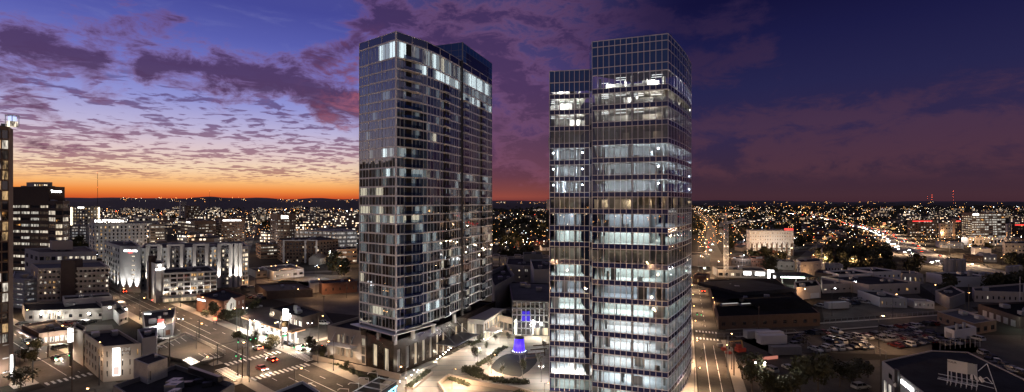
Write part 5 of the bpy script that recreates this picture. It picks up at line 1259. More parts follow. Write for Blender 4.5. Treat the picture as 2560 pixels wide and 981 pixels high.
# hotel with brown piers
ht = building('hotel', 'pale hotel with lit garage levels between brown piers and a red roof sign', [D(1866, 462), D(1874, 444), D(1984, 444), D(1984, 470)], 23.4, 'stone_white', 'roof_dark', {0: W(2, 3, 'dark', .3, .4, z0=11), 1: W(18, 4, 'lit', .32, .38, z0=10.5, ztop=1.0)}, units=2)
Av, Bv = D(1874, 444).to_2d(), D(1984, 444).to_2d(); e = (Bv - Av).normalized(); n = Vector((e.y, -e.x))
for k in range(4): panel(ht, Av, Bv, .02, .98, 1.0 + k * 2.4, 2.5 + k * 2.4, 'garage_glow_warm' if k != 3 else 'ribbon', 'garage_level', .05, .05)  # flat glowing panels paint the lit decks
for i in range(9): q = Av.lerp(Bv, .05 + i * .1125) + n * .5; mb = MB(); mb.box((*q, 0), (1.3, .8, 11.5)); mb.build('pier', M['brick_brown'], ht)
mb = MB(); mb.box((*D(1972, 446).xy, 23.5), (8, .8, 1.8)); mb.build('roof_sign', M['sign_red'], ht)
for u in (.35, .62): q = Av.lerp(Bv, u) + n * 8; mb = MB(); mb.ball((*q, 4.4), .9); mb.build('flood_lamp', M['lamp_white'], ht); light('lamp', 'POINT', (*(q + Vector((0, -1.4))), 4.4), 5000, WHITE, .5, ht)
# lit office slab right
ofc = building('office_building', 'tall office slab with nearly every floor lit white, above the silos', [D(2404, 590), D(2430, 560), D(2514, 568), D(2500, 604)], 37.0, 'brick_brown', 'roof_dark', {0: W(5, 12, 'ribbonw', .8, .45, z0=2, ztop=3.5), 1: W(8, 12, 'ribbon', .92, .50, z0=2, ztop=1.0, cross=4, rowmix={11: 'allr'})}, units=2)
panel(ofc, D(2430, 560), D(2514, 568), .03, .10, 34.2, 36.2, 'sign_hot'); panel(ofc, D(2430, 560), D(2514, 568), .12, .19, 34.2, 36.2, 'sign_hot')
for px0, px1, d, z, mt, mx, nm in ((2268, 2344, 690, 24, 'brick_brown', 'half', 'long brown office building with scattered lit rows left of the lit slab'), (2346, 2382, 660, 20, 'stone_beige', 'warm', 'tan floodlit block next to the long brown office building'),
                                   (2382, 2404, 640, 26, 'brick_brown', 'warm', 'narrow brown tower with red roof sign left of the lit slab'), (2513, 2528, 600, 22, 'stone_beige', 'dark', 'pale narrow block directly right of the lit slab'), (2524, 2600, 640, 21, 'brick_dark', 'dark', 'dark block with red letters at the right border'),
                                   (2512, 2550, 500, 12, 'stone_beige', 'warm', 'warm lit apartment row right of the lit slab'), (2548, 2620, 480, 13, 'brick_brown', 'warm', 'brown apartment block at the right border')):
    o = building('office_building', nm, quadpts(D(px0, d + 14), D(px0 + 6, d), D(px1, d + 4)), z, mt, 'roof_dark', {1: W(max(3, int((px1 - px0) / 7)), max(3, int(z / 3.6)), mx, .6, .42)}, units=1)
    if 'red' in nm: A_, B_ = D(px0 + 6, d), D(px1, d + 4); panel(o, A_, B_, .1, .8, z - 2.6, z - 1.2, 'sign_red', 'sign_panel', .2)
building('office_podium', 'long tan podium with lit ground floor below the lit office slab', deep(D(2420, 552), D(2530, 556), 8), 9, 'stone_beige', 'roof_brown', {0: W(12, 1, 'warm', .6, .5)})
building('parking_garage', 'low parking garage with white lit deck left of the lit slab', deep(D(2350, 520), D(2410, 510), 20), 6.5, 'concrete', 'concrete', {0: W(8, 2, 'garage', .85, .45)}, cat='parking garage')
building('white_hall', 'white windowless hall below the lit office slab', deep(D(2438, 430), D(2478, 424), 20), 8.4, 'stone_white', 'roof_grey', {})
building('green_shed', 'pale green metal shed with bright doorway below the lit office slab', deep(D(2458, 400), D(2492, 396), 14), 6.5, 'panel_grey', 'roof_grey', {0: W(3, 1, 'lit', .3, .3)})
building('apartment_block', 'beige corner apartment block with warm lit windows at the right border', [D(2506, 430), D(2512, 412), D(2580, 408), D(2580, 440)], 14.5, 'stone_beige', 'roof_dark', {0: W(2, 4, 'warm', .4, .4), 1: W(8, 4, 'warm', .4, .45)})
light('lamp', 'POINT', (*D(2540, 400).xy, 5), 2500, WARM, .4, BLD['beige corner apartment block with warm lit windows at the right border'])
building('low_block', 'low brown commercial row left of the white windowless hall', deep(D(2412, 405), D(2458, 398), 14), 5, 'brick_brown', 'roof_dark', {0: W(6, 1, 'dark', .4, .35)})
def silo(px, py, h, r, dpx, label, cat='silo', grp='white silos'):
    q = G(px, py); o = thing('silo', (q.x, q.y, 0)); auto(o, label, cat, grp)
    mb = MB(); mb.bar((q.x, q.y, 0), (q.x, q.y, h), r, 20); mb.build('shell', M['siding'], o, smooth=False)
    mb = MB(); mb.bar((q.x, q.y, h + .004), (q.x, q.y, h + .35), r * .96, 20, r * .3); mb.build('roof', M['metal_grey'], o)
    mb = MB(); mb.bar((q.x + r * .5, q.y - r * .95, .2), (q.x + r * .5, q.y - r * .95, h), .06, 4); mb.build('ladder', M['metal_grey'], o)
for i in range(5): silo(2366 + i * 10.2, 698 + (i % 2), 12.8, 1.45, 0, 'tall grey silo of the group left of the tank yard')
for i in range(4): silo(2521 + i * 9, 706 - i, 9.8, 1.3, 0, 'shorter grey silo of the group at the right border')
silo(2424, 712, 8.2, 1.15, 0, 'single slim silo between the two groups of silos')
building('tank_shed', 'dark shed with lit doorway behind the single slim silo', deep(D(2440, 292), D(2520, 286), 20), 5.5, 'panel_grey', 'roof_dark', {0: W(5, 1, 'dark', .2, .4)}, units=4)
building('low_block', 'white walled warehouse left of the slim silo', deep(D(2315, 300), D(2382, 282), 24), 6, 'stone_white', 'roof_dark', {}, units=1)
building('gable_hall', 'tan walled shop row with dark roof under the silos at right', [D(2430, 250), D(2436, 240), D(2560, 236), D(2560, 262)], 5.6, 'stone_beige', 'roof_dark', {1: W(9, 1, 'dark', .3, .35)}, units=1)
building('low_block', 'square flat roof block with pale fascia below the lit tree', [D(2338, 240), D(2374, 222), D(2413, 236), D(2378, 256)], 5.6, 'concrete_dark', 'roof_dark', {}, par_mat='stone_beige')
# buildings above the warehouse
ap = building('apartment_block', 'floodlit tan apartment house with white window frames', [D(1992, 338), D(2002, 320), D(2055, 326), D(2048, 345)], 9.8, 'stone_beige', 'roof_dark', {0: W(2, 3, 'dark', .3, .45), 1: W(7, 3, 'warm', .3, .45, frame='frame_white')}, units=1)
light('lamp', 'POINT', (*D(2030, 316).xy, 3), 1500, ORANGE, .3, ap)
building('brick_building', 'low brown brick shop beside the floodlit apartment house', deep(D(2036, 298), D(2098, 290), 18), 6.2, 'brick_brown', 'roof_dark', {0: W(3, 1, 'dark', .2, .3)})
wb_ = building('white_building', 'long white two storey building with row of small dark windows', [D(2064, 300), D(2098, 285), D(2182, 290), D(2176, 310)], 6.9, 'stone_white', 'roof_black', {0: W(3, 2, 'dark', .3, .35), 1: W(16, 1, 'dark', .6, .3, z0=2.4)}, units=2)
light('lamp', 'POINT', (*D(2090, 280).xy, 5), 600, ORANGE, .3, wb_); light('lamp', 'POINT', (*D(2150, 283).xy, 5), 600, ORANGE, .3, wb_)
building('white_building', 'cream building with arched windows continuing the white row', deep(D(2184, 292), D(2252, 296), 18), 7.4, 'stone_white', 'roof_black', {0: W(6, 1, 'dark', .4, .4, z0=2.5)}, units=1)
building('shop', 'corner shop with coloured neon signs right of the white row', deep(D(2256, 296), D(2308, 292), 14), 6, 'stone_beige', 'roof_dark', {0: W(4, 1, 'lit', .4, .5)})
building('warehouse', 'big dark windowless block left of the far avenue', deep(D(1726, 372), D(1776, 368), 20), 9.2, 'concrete_dark', 'roof_dark', {})
building('house', 'small brick building with two lit windows beside the street', deep(D(1733, 292), D(1766, 288), 12), 5.5, 'brick_red', 'roof_dark', {0: W(4, 1, 'warm', .35, .4)})
building('brick_building', 'red brown old block with many windows below the pale hotel', deep(D(1879, 352), D(1926, 348), 16), 8.6, 'brick_red', 'roof_dark', {0: W(9, 3, 'dark', .35, .45)}); building('brick_building', 'dark brick block with stepped gable left of the old block', deep(D(1828, 355), D(1878, 352), 20), 8.2, 'brick_dark', 'roof_dark', {0: W(7, 2, 'off', .35, .45)})
building('white_hall', 'pale flat hall with two wall lamps right of the old block', deep(D(1934, 356), D(1988, 350), 14), 6.2, 'concrete', 'roof_dark', {0: W(4, 1, 'dark', .3, .3)}); light('lamp', 'POINT', (*D(1950, 345).xy, 4.5), 1200, WHITE, .3, BLD['pale flat hall with two wall lamps right of the old block'])
building('low_block', 'low shed roof with row of doors between crane and old block', deep(D(1826, 336), D(1905, 332), 10), 4.0, 'stone_beige', 'roof_dark', {0: W(7, 1, 'dark', .4, .4)})
building('low_block', 'grey box building behind the floodlit apartment house', deep(D(2062, 340), D(2108, 336), 10), 6.0, 'panel_grey', 'roof_dark', {0: W(6, 1, 'dark', .3, .3)})
# metal shed and neighbours
sh = building('metal_shed', 'long shed with wide grey flat roof and dark doors beside the car lot', [G(2343, 805).xy, G(2436, 838).xy, G(2491, 828).xy, Vector(G(2343, 805).xy) + Vector(G(2491, 828).xy) - Vector(G(2436, 838).xy)], 4.3, 'brick_brown', 'roof_grey', {0: W(5, 1, 'off', .4, .5, z0=.1), 1: W(3, 1, 'off', .5, .6, z0=.1)}, units=0, par_mat='stone_beige')
mb = MB()
for k in range(8):
    f = random.random(); p = Vector(G(2390, 790, 4).xy) + Vector((random.uniform(-12, 14), random.uniform(-6, 10)))
ws = building('white_shed', 'small white block shed with roller door and two roof vents', [G(2361, 842).xy, G(2386, 852).xy, G(2441, 842).xy, Vector(G(2361, 842).xy) + Vector(G(2441, 842).xy) - Vector(G(2386, 852).xy)], 3.6, 'stone_white', 'roof_dark', {})
panel(ws, G(2361, 842), G(2386, 852), .2, .75, .05, 2.2, 'concrete', 'roller_door')
for p in ((2392, 822), (2410, 818)): q = G(*p, 3.5); mb = MB(); mb.bar((q.x, q.y, 2.9), (q.x, q.y, 5.2), .5, 8); mb.build('roof_vent', M['metal_grey'], ws)
ds = building('dark_warehouse', 'dark brick warehouse with pale roller doors at the right border', [G(2445, 786).xy, G(2549, 822).xy, G(2700, 812).xy, Vector(G(2445, 786).xy) + Vector(G(2700, 812).xy) - Vector(G(2549, 822).xy)], 4.6, 'brick_dark', 'roof_black', {})
for i in range(5): panel(ds, G(2445, 786), G(2549, 822), .14 + i * .17, .24 + i * .17, .1, 2.6, 'concrete', 'roller_door')
light('lamp', 'POINT', (*(G(2549, 826).xy), 4.2), 700, (.85, 1, .8), .2, ds)
# dealership with lettering, billboard on its roof
zR = 9.0
su = [G(2205, 903, zR), G(2316, 988, zR), G(2340, 1060, zR), G(2720, 1060, zR), G(2562, 948, zR), G(2420, 880, zR), G(2329, 876, zR)]
sub = building('dealership', 'dealership with pale wall, dark sloping roof edge and glowing white name letters', ccw([p.to_2d().to_3d() for p in su]), zR, 'panel_grey', 'roof_dark', {}, parapet=.25, units=0, par_mat='stone_beige')
L0, L1 = su[0].to_2d(), su[1].to_2d()
lettering(sub, 'SUBARU', L0, L1, 7.75, .95, 'sign_hot', u=.62, width=6.0)
mb = MB(); e = (L1 - L0).normalized(); n = Vector((e.y, -e.x)); c = L0.lerp(L1, .42); mb.prism([c - e * .9 + n * .5, c + e * .9 + n * .5, c + e * .9 + n * .01, c - e * .9 + n * .01], 0, zR + .9); mb.build('pier', M['metal_dark'], sub)
lc = c + n * .62; mb = MB(); mb.bar((lc.x + .05, lc.y, 6.2), (lc.x - .02 * n.x, lc.y - .02, 6.2), .45, 14); 
for k in range(12):
    a = k * math.pi / 6; mb.box((lc.x, lc.y, 6.2 + .5 * math.sin(a)), (.1, .1, .1), 0)
mb.build('round_badge', M['metal_light'], sub)
for i in range(3): panel(sub, L0, L1, .06 + i * .12, .12 + i * .12, 1.0 if i < 2 else 5, 4.6 if i < 2 else 6.2, 'pane_white' if i < 2 else 'glass_dark', 'window', -.03, .06)
panel(sub, L0, L1, .18, .26, 6.2, 7.4, 'glass_dark', 'window', -.03, .06); panel(sub, L0, L1, .56, .66, 2.2, 3.6, 'glass_dark', 'window', -.03, .06)
bb = thing('billboard', (*G(2400, 945, zR).xy, zR - .25), 'old peeling grey billboard on a steel frame standing on the dark roof', 'billboard')
b0, b1 = Vector((*D(2369, 109).xy, 0)), Vector((*D(2442, 105.5).xy, 0)); zb0, zb1 = ZP(927, 109), ZP(898, 109)
e = (b1 - b0).normalized(); n = Vector((e.y, -e.x, 0))
mb = MB(); k = b0.lerp(b1, .69); mb.prism([(b0 + n * .12).xy, (k + n * .12).xy, k.xy, b0.xy], zb0, zb1); mb.build('panel', M['stone_white'], bb)
mb = MB(); mb.prism([(k + n * .1 + e * .01).xy, (b1 + n * .1).xy, b1.xy, (k + e * .01).xy], zb0 + .1, zb1 - .05); mb.build('peeled_panel', M['panel_grey'], bb)
lettering(bb, 'YOUR', b0, b1, zb1 - .5, .42, 'metal_dark', off=.14, u=.15, width=1.6)
mb = MB()
for t in (0, .12, .3, .48, .66, .84, 1):
    p = b0.lerp(b1, t) - n * .15; near(mb, (p.x, p.y, zR - .2), (p.x, p.y, zb1 - .05), .055); near(mb, (p.x, p.y, zb0 + 1.5), (p.x - n.x * 2.4, p.y - n.y * 2.4, zR - .2), .05); near(mb, (p.x + n.x * 1.4, p.y + n.y * 1.4, zR + .75), (p.x, p.y, zR + .75), .045); near(mb, (p.x + n.x * 1.4, p.y + n.y * 1.4, zR - .2), (p.x + n.x * 1.4, p.y + n.y * 1.4, zR + .75), .045)
for s_, z in ((1.4, .75), (.9, .75), (-.15, .75), (-.15, 1.5)): a = b0 - e * 1.6 + n * s_; b = b1 + e * .2 + n * s_; near(mb, (a.x, a.y, zR + z), (b.x, b.y, zR + z), .06)
p = b1 - n * .2 + e * .2
for (a, b) in (((0, 0, zb1 - 1.5 - zR), (1.4, 0, zb1 + .5 - zR)), ((1.4, 0, zb1 + .5 - zR), (2.9, 0, 0)), ((0, 0, .9), (2.5, 0, .7)), ((.7, 0, 1.8), (2.3, 0, 1.6)), ((1.4, 0, 2.8), (0, 0, 1.8)), ((1.4, 0, 2.8), (2.3, 0, 1.6))):
    near(mb, p + e * a[0] - Vector((0, 0, p.z)) + Vector((0, 0, zR + a[2])), p + e * b[0] - Vector((0, 0, p.z)) + Vector((0, 0, zR + b[2])), .07)
mb.build('steel_frame', M['metal_light'], bb)
mb = MB(); q = k.lerp(b1, .3) + n * .4
for i in range(8): u = random.random(); mb.quad(*[(q.x + e.x * (x + i * .22), q.y + e.y * (x + i * .22) + .2 * math.sin(i * 2.1), z_ + .2 * math.sin(i)) for x, z_ in ((0, zb0 + .1), (.25, zb0 + .1), (.30 + .1 * i, zb0 - .9), (0 + .1 * i, zb0 - .8))])
mb.build('torn_sheet', M['banner_white'], bb)
def free(x, y, r):
    if any(math.hypot(x - a, y - b) < r + c * .85 for a, b, c in OCC): return False
    for path, w in ROADS:
        for i in range(len(path) - 1):
            a, b = Vector(path[i][:2]), Vector(path[i + 1][:2]); d = b - a; t = max(0, min(1, (Vector((x, y)) - a).dot(d) / d.length_squared))
            if (a + d * t - Vector((x, y))).length < w / 2 + r: return False
    return True
hw = [D(1960, 2200), D(2050, 1500), D(2110, 1080), D(2170, 900), D(2215, 740), D(2245, 600), D(2290, 480), D(2360, 400), D(2450, 350), D(2600, 312), D(2900, 260)]
hw = [p.to_2d() for p in hw]
# smooth the highway
def smooth(ps, k=6):
    out = []
    for i in range(len(ps) - 1):
        p0, p1, p2, p3 = ps[max(0, i - 1)], ps[i], ps[i + 1], ps[min(len(ps) - 1, i + 2)]
        for j in range(k):
            t = j / k; out.append(.5 * ((2 * p1) + (p2 - p0) * t + (2 * p0 - 5 * p1 + 4 * p2 - p3) * t * t + (3 * p1 - p0 - 3 * p2 + p3) * t ** 3))
    return out + [ps[-1]]
hw = smooth(hw)
ROADS = [([onA(-420, 8), onA(110, 8)], 26), (far_av, 22), (hw, 44), ([eA - eD * 60, eB], 18)]
strip('highway', hw, 30, 'concrete_dark', .006, 'broad highway sweeping through the right side'); strip('ramp', [h + Vector((-26, -4)) for h in hw[24:44]], 8, 'asphalt_old', .005, 'slip road beside the highway')
mb = strip(None, hw, 1.0, 'concrete', .8); mb2 = MB()
for a, b in zip(hw[:-1], hw[1:]): n = nrm(a, b) * .3; mb2.prism([a + n, b + n, b - n, a - n], 0, .9)
struct('median_barrier', mb2, M['concrete'], 'low concrete barrier between the highway carriageways')
# straight side streets in the right-hand neighbourhood
for i, (p, q) in enumerate([((1745, 640), (2060, 625)), ((1740, 600), (2100, 592)), ((1840, 660), (1990, 580)), ((1960, 690), (2060, 600)), ((1990, 720), (2400, 690)), ((2200, 790), (2560, 745)), ((2300, 700), (2420, 780))]):
    a, b = G(*p), G(*q); strip('street', [a, b], 8, 'asphalt_old', .004 + i * .0006); ROADS.append(([a.to_2d(), b.to_2d()], 12))
for i, (p, q) in enumerate([((285, 700), (640, 720)), ((560, 690), (880, 676)), ((640, 735), (760, 640)), ((600, 660), (640, 560)), ((230, 690), (290, 720))]):
    a, b = G(*p), G(*q); strip('street', [a, b], 9, 'asphalt_old', .009 + i * .0006); ROADS.append(([a.to_2d(), b.to_2d()], 12))
# ---------------------------------------------------------------- lamps
def lamp_proto(name, h, arm, head, color, power, two=False):
    t = thing(name, (0, 0, 0)); mb = MB(); mb.bar((0, 0, 0), (0, 0, h), .10, 6, .07); mb.bar((0, 0, 0), (0, 0, .4), .18, 6); mb.build('pole', M['metal_dark'], t)
    for s in ((-1, 1) if two else (1,)):
        mb = MB(); mb.bar((0, 0, h - .05), (arm * s, 0, h + .25), .05, 5); mb.build('arm', M['metal_dark'], t)
        mb = MB(); mb.box((arm * s, 0, h + .17), (.8, .32, .12)); mb.ball((arm * s, 0, h + .12), .24, 1, .6); mb.build('lamp_head', [M['metal_dark'], M[head]], t)
    light('lamp', 'SPOT' if (head == 'lamp_warm' and power != 8500.5) else 'POINT', (arm, 0, h - .35), power, color, .25, t, spot=R(158))
    return freeze(t)
LP = {'warm': lamp_proto('street_lamp', 9, 1.6, 'lamp_warm', WARM, 13000), 'orange': lamp_proto('street_lamp', 9, 1.6, 'lamp_warm', ORANGE, 5500),
      'white': lamp_proto('street_lamp', 8.5, 1.2, 'lamp_white', WHITE, 2600, True), 'far': lamp_proto('street_lamp', 11, 1.6, 'lamp_warm', (1, .60, .32), 8500.5), 'farw': lamp_proto('street_lamp', 12, 1.4, 'lamp_cool', (.95, .97, 1), 6000), 'lotw': lamp_proto('street_lamp', 12, 1.4, 'lamp_cool', (.95, .97, 1), 900), 'dim': lamp_proto('street_lamp', 10, 1.6, 'lamp_warm', ORANGE, 1300), 'fill_lamp': lamp_proto('street_lamp', 13, 2.2, 'lamp_warm', (1, .66, .40), 70000)}
used = set()
def lamp(x, y, kind, base, grp='street lamps', rz=0.0, s=1.0):
    p = LP[kind]
    if kind in used: o = copy_tree(p)
    else: o = p; used.add(kind)
    o.location = (x, y, 0); o.rotation_euler = (0, 0, rz); o.scale = (s, s, s)
    return auto(o, base, 'street lamp', grp)
ra = math.atan2(-aN.y, -aN.x)
for i, t in enumerate(range(-395, 100, 34)):
    if abs(t + 8) < 13: continue
    lamp(*onA(t, -1.2), 'warm', 'lamp post on the far sidewalk of the avenue', rz=ra)
    if t > -260: lamp(*onA(t + 16, AW + 1.2), 'warm', 'lamp post on the near sidewalk of the avenue', rz=ra + math.pi)
for t in (-70, -42, -14, 14, 40): lamp(*(cM + cD * t - cN * 7.6), 'orange', 'lamp post on the street at the far left', rz=math.atan2(cN.y, cN.x))
for t in (-60, -20, 22, 56): lamp(*(cM + cD * t + cN * 7.4), 'warm', 'lamp post on the shop side of the far left street', rz=math.atan2(-cN.y, -cN.x))
for t in (24, 60, 100): lamp(*(bC + bD * t + Vector((-bD.y, bD.x)) * 7.3), 'warm', 'lamp post on the cross street behind the gas station', rz=0)
for t in (-45, -20): lamp(*(bC + bD * t - Vector((-bD.y, bD.x)) * 7.3), 'orange', 'lamp post on the cross street in front of the junction', rz=math.pi)
for i, t in enumerate(range(-30, 190, 26)):
    lamp(*(eA + eD * t + eN * 5.4), 'warm', 'lamp post on the tower side of the right street', rz=math.atan2(-eN.y, -eN.x), s=.8)
for t in (20, 95, 150): lamp(*(eA + eD * t - eN * 5.4), 'orange', 'lamp post on the warehouse side of the right street', rz=math.atan2(eN.y, eN.x), s=.8)
for px, py in ((737, 772), (790, 742), (866, 745), (683, 700), (735, 700), (790, 705), (640, 715), (672, 702), (600, 745), (845, 700), (712, 690)):
    q = G(px, py); lamp(q.x, q.y, 'orange', 'twin parking lot lamp left of the residential tower', 'lot lamps')
for px, py in ((630, 842), (700, 846), (775, 850), (612, 806), (452, 838)):
    q = G(px, py); lamp(q.x, q.y, 'white', 'white lamp post around the gas station and deck', 'lot lamps', s=.7)
for px, py, k in ((2197, 872, 'far'), (2080, 790, 'lotw'), (2132, 768, 'lotw'), (2232, 795, 'dim'), (2413, 790, 'dim'), (1816, 918, 'dim'), (1900, 990, 'white'), (2555, 850, 'dim'), (2330, 765, 'dim')):
    q = G(px, py); lamp(q.x, q.y, k, {'far': 'lone bright lamp post in the middle of the car lot', 'dim': 'dim orange lamp post around the right lots', 'orange': 'orange lamp post in the lots behind the dealership', 'lotw': 'cool white lot lamp above the middle lot', 'white': 'white lamp post in the dark lots at the bottom right'}[k], 'lot lamps', s=1.0)
for px, py in ((2105, 1010), (2018, 1015)):
    q = G(px, py)
# plaza lamps
for px, py in ((1222, 842), (1194, 905), (1353, 955), (1283, 835), (1230, 800), (1170, 880), (1040, 965), (1250, 858), (1330, 842), (1215, 880)):
    q = G(px, py); o = lamp(q.x, q.y, 'white', 'slim plaza lamp with white globes', 'plaza lamps', s=.5)
for x, y, pw in ((8, 118, 1), (14, 150, 1), (-6, 140, 1), (-16, 128, 1)): lamp(x, y, 'warm', 'taller warm lamp on the open plaza paving', 'plaza lamps', s=.6)
# lamp lined far avenue and neighbourhood
def along(path, step, off, kind, base, t0=0, s=1.0):
    acc = t0
    for a, b in zip(path[:-1], path[1:]):
        a, b = Vector(a[:2]), Vector(b[:2]); L = (b - a).length; e = (b - a) / L; n = Vector((-e.y, e.x))
        while acc < L:
            p = a + e * acc + n * off; lamp(p.x, p.y, kind, base, rz=random.random() * 6, s=s); acc += step * (1 + (a.y / 1500))
        acc -= L
along(far_av, 34, 8, 'far', 'lamp along the straight far avenue'); along(far_av, 48, -8, 'far', 'lamp along the straight far avenue', 15)
along(hw[6:], 60, 19, 'fill_lamp', 'lamp added along the sweeping highway'); along(hw[10:], 75, -19, 'fill_lamp', 'lamp added along the sweeping highway', 30)  # lamps added to brighten the road surface
random.seed(11)
for (x0, x1, y0, y1, k, lab) in ((1740, 2060, 588, 690, 34, 'lamp among the dark houses beyond the warehouse'), (2060, 2560, 640, 740, 15, 'lamp in the industrial yards at right'), (1234, 1366, 560, 650, 8, 'lamp in the trees between the towers'),
                                 (250, 890, 560, 700, 46, 'lamp in the hospital quarter left of the towers'), (2270, 2560, 596, 640, 16, 'lamp around the lit office slab'), (40, 330, 640, 760, 12, 'lamp among the beige blocks at left')):
    c = 0
    while c < k:
        px, py = random.uniform(x0, x1), y0 + (y1 - y0) * random.random() ** 1.3; q = G(px, py)
        if not free(q.x, q.y, 1): c += .2; continue
        lamp(q.x, q.y, ('dim' if 'yards' in lab and random.random() < .6 else 'far') if random.random() < (.8 if px > 1000 else .55) else 'farw', lab, s=random.uniform(.7, 1)); c += 1
for (x0, x1, y0, y1, k, lab) in ((190, 890, 524, 560, 26, 'added strong lamp far off in the left quarter'), (1740, 2560, 526, 570, 28, 'added strong lamp far off in the right suburbs'), (1236, 1366, 530, 560, 4, 'added strong lamp far off between the towers')):
    for _ in range(k): px, py = random.uniform(x0, x1), random.uniform(y0, y1); q = G(px, py); lamp(q.x, q.y, 'fill_lamp', lab, s=1.3)  # lamps added at random to light the far roofs
# behind the viewer, seen only in reflections
strip('street', [(-160, -20), (80, 60)], 16, 'asphalt', .004); strip('street', [(-60, -160), (20, 90)], 14, 'asphalt', .010)
for p in ((-120, -10), (-80, 8), (-40, 20), (0, 36), (30, 46), (-40, -60), (-20, -20), (10, 60), (-60, 50), (30, 80), (-20, 70)): lamp(*p, 'far', 'lamp on the street behind the viewpoint')

# ---------------------------------------------------------------- cars
def make_car(name, van=False):
    t = thing(name, (0, 0, 0)); L, Wd, hh = (4.6, 1.85, .72) if not van else (4.8, 1.95, .85)
    prof = [(-2.3, .32), (-2.28, .75), (-2.15, .92), (-1.2, 1.0), (.95, .98), (1.9, .84), (2.28, .66), (2.3, .32)] if not van else [(-2.35, .35), (-2.38, 1.0), (-2.2, 1.08), (1.1, 1.06), (2.0, .95), (2.38, .75), (2.4, .35)]
    roof = [(-1.95, 1.0), (-1.25, 1.42), (.25, 1.45), (1.05, .99)] if not van else [(-2.25, 1.08), (-2.0, 1.72), (.35, 1.76), (1.25, 1.07)]
    mb = MB(); n = len(prof); w = Wd / 2
    def ring(y, ins): return [(x * (1 - ins), y, z if z < .5 else z - ins) for x, z in prof]
    rs = [ring(-w + .03, .03), ring(-w, 0), ring(w, 0), ring(w - .03, .03)]
    rs = [ring(-w + .08, .02), ring(-w, 0), ring(w, 0), ring(w - .08, .02)]
    for i in range(3):
        for j in range(n):
            k = (j + 1) % n; mb.quad(rs[i][j], rs[i][k], rs[i + 1][k], rs[i + 1][j])
    mb.poly(rs[0][::-1]); mb.poly(rs[3])
    rw_ = w - .22; (xa, za), (xb, zb), (xc, zc_), (xd, zd) = roof
    mb.quad((xb, -rw_, zb), (xc, -rw_, zc_), (xc, rw_, zc_), (xb, rw_, zb)); mb.quad((xb, -rw_, zb - .06), (xb, rw_, zb - .06), (xc, rw_, zc_ - .06), (xc, -rw_, zc_ - .06))
    for s in (-1, 1):
        for (p, q) in ((roof[0], roof[1]), (roof[3], roof[2]), ((-.45, 1.0), (-.45, zb))):
            mb.bar((p[0], s * (w - .09), p[1]), (q[0], s * rw_, q[1] - .02), .045, 4)
    mb.build('body', M['car_paint'], t)
    mb = MB(); k = .97
    lo = [(xa * k, w - .12, za - .02), (xd * k, w - .12, zd - .02)]; hi = [(xb * k, rw_ - .03, zb - .03), (xc * k, rw_ - .03, zc_ - .03)]
    for s in (-1, 1): mb.quad((lo[0][0], s * lo[0][1], lo[0][2]), (lo[1][0], s * lo[1][1], lo[1][2]), (hi[1][0], s * hi[1][1], hi[1][2]), (hi[0][0], s * hi[0][1], hi[0][2]))
    for q in (0, 1): mb.quad((lo[q][0], -lo[q][1], lo[q][2]), (lo[q][0], lo[q][1], lo[q][2]), (hi[q][0], hi[q][1], hi[q][2]), (hi[q][0], -hi[q][1], hi[q][2]))
    mb.build('window_glass', M['car_glass'], t)
    wm = None
    for x in (-1.4, 1.42):
        for s in (-1, 1):
            mb = MB(); mb.bar((0, -.12, 0), (0, .12, 0), .33, 12); mb.bar((0, -.125, 0), (0, .125, 0), .18, 8, None, 1)
            if wm is None: wm = mb.mesh('wheel', [M['rubber'], M['metal_grey']])
            o = bpy.data.objects.new('wheel', wm); COL.objects.link(o); o.parent = t; o.location = (x, s * (w - .10), .33)
    for s in (-1, 1):
        mb = MB(); mb.box((2.27, s * (w - .33), .60), (.1, .38, .13)); mb.build('headlight', M['lens'] if 'lens' in M else mat('lens', (.5, .5, .5), .1, 0), t)
        mb = MB(); mb.box((-2.27, s * (w - .3), .72), (.08, .34, .14)); mb.build('taillight', M['red_lens'] if 'red_lens' in M else mat('red_lens', (.3, .01, .01), .15, 0), t)
    return freeze(t)
car_p = make_car('parked_car'); suv_p = make_car('parked_suv', True)
PAL = [('white', (.42, .42, .42)), ('white', (.5, .5, .48)), ('silver', (.22, .22, .225)), ('black', (.015, .015, .016)), ('black', (.02, .02, .02)), ('dark grey', (.07, .07, .075)), ('dark red', (.10, .015, .012)), ('dark blue', (.014, .02, .035)), ('grey', (.18, .18, .19))]
usedc = [False, False]
OFFLENS = (M['lens'], M['red_lens'])
def car(x, y, rz, base, grp, lights=None, col=None, van=None, z=0.0):
    van = random.random() < .4 if van is None else van
    p = suv_p if van else car_p
    if usedc[van]: o = copy_tree(p)
    else: o = p; usedc[van] = True
    o.location = (x, y, z); o.rotation_euler = (0, 0, rz)
    cn_, cc = col or random.choice(PAL)
    for ch in o.children:
        if ch.name.startswith('body'): ch.color = (*cc, 1)
    auto(o, f"{cn_} {'SUV' if van else 'car'} {base}", 'car', grp)
    return o
def lit_variant(p, name):
    t = copy_tree(p); t.name = name
    for ch in t.children:
        if ch.name.startswith('headlight'): ch.data = ch.data.copy(); ch.data.materials[0] = M['head_lamp']
        if ch.name.startswith('taillight'): ch.data = ch.data.copy(); ch.data.materials[0] = M['tail_lamp']
    return freeze(t)
bpy.context.view_layer.update()
drv = lit_variant(car_p, 'car'); uD = [False]
def driving(x, y, rz, base, grp, z=0.0):
    if uD[0]: o = copy_tree(drv)
    else: o = drv; uD[0] = True
    o.location = (x, y, z); o.rotation_euler = (0, 0, rz)
    cn_, cc = random.choice(PAL)
    for ch in o.children:
        if ch.name.startswith('body'): ch.color = (*cc, 1)
    return auto(o, f"{cn_} car with its lamps on {base}", 'car', grp)
M['head_lamp'].node_tree.nodes['Principled BSDF'].inputs['Emission Strength'].default_value = 800
M['tail_lamp'].node_tree.nodes['Principled BSDF'].inputs['Emission Strength'].default_value = 40
random.seed(5)
fa_ = math.atan2(fD.y, fD.x)
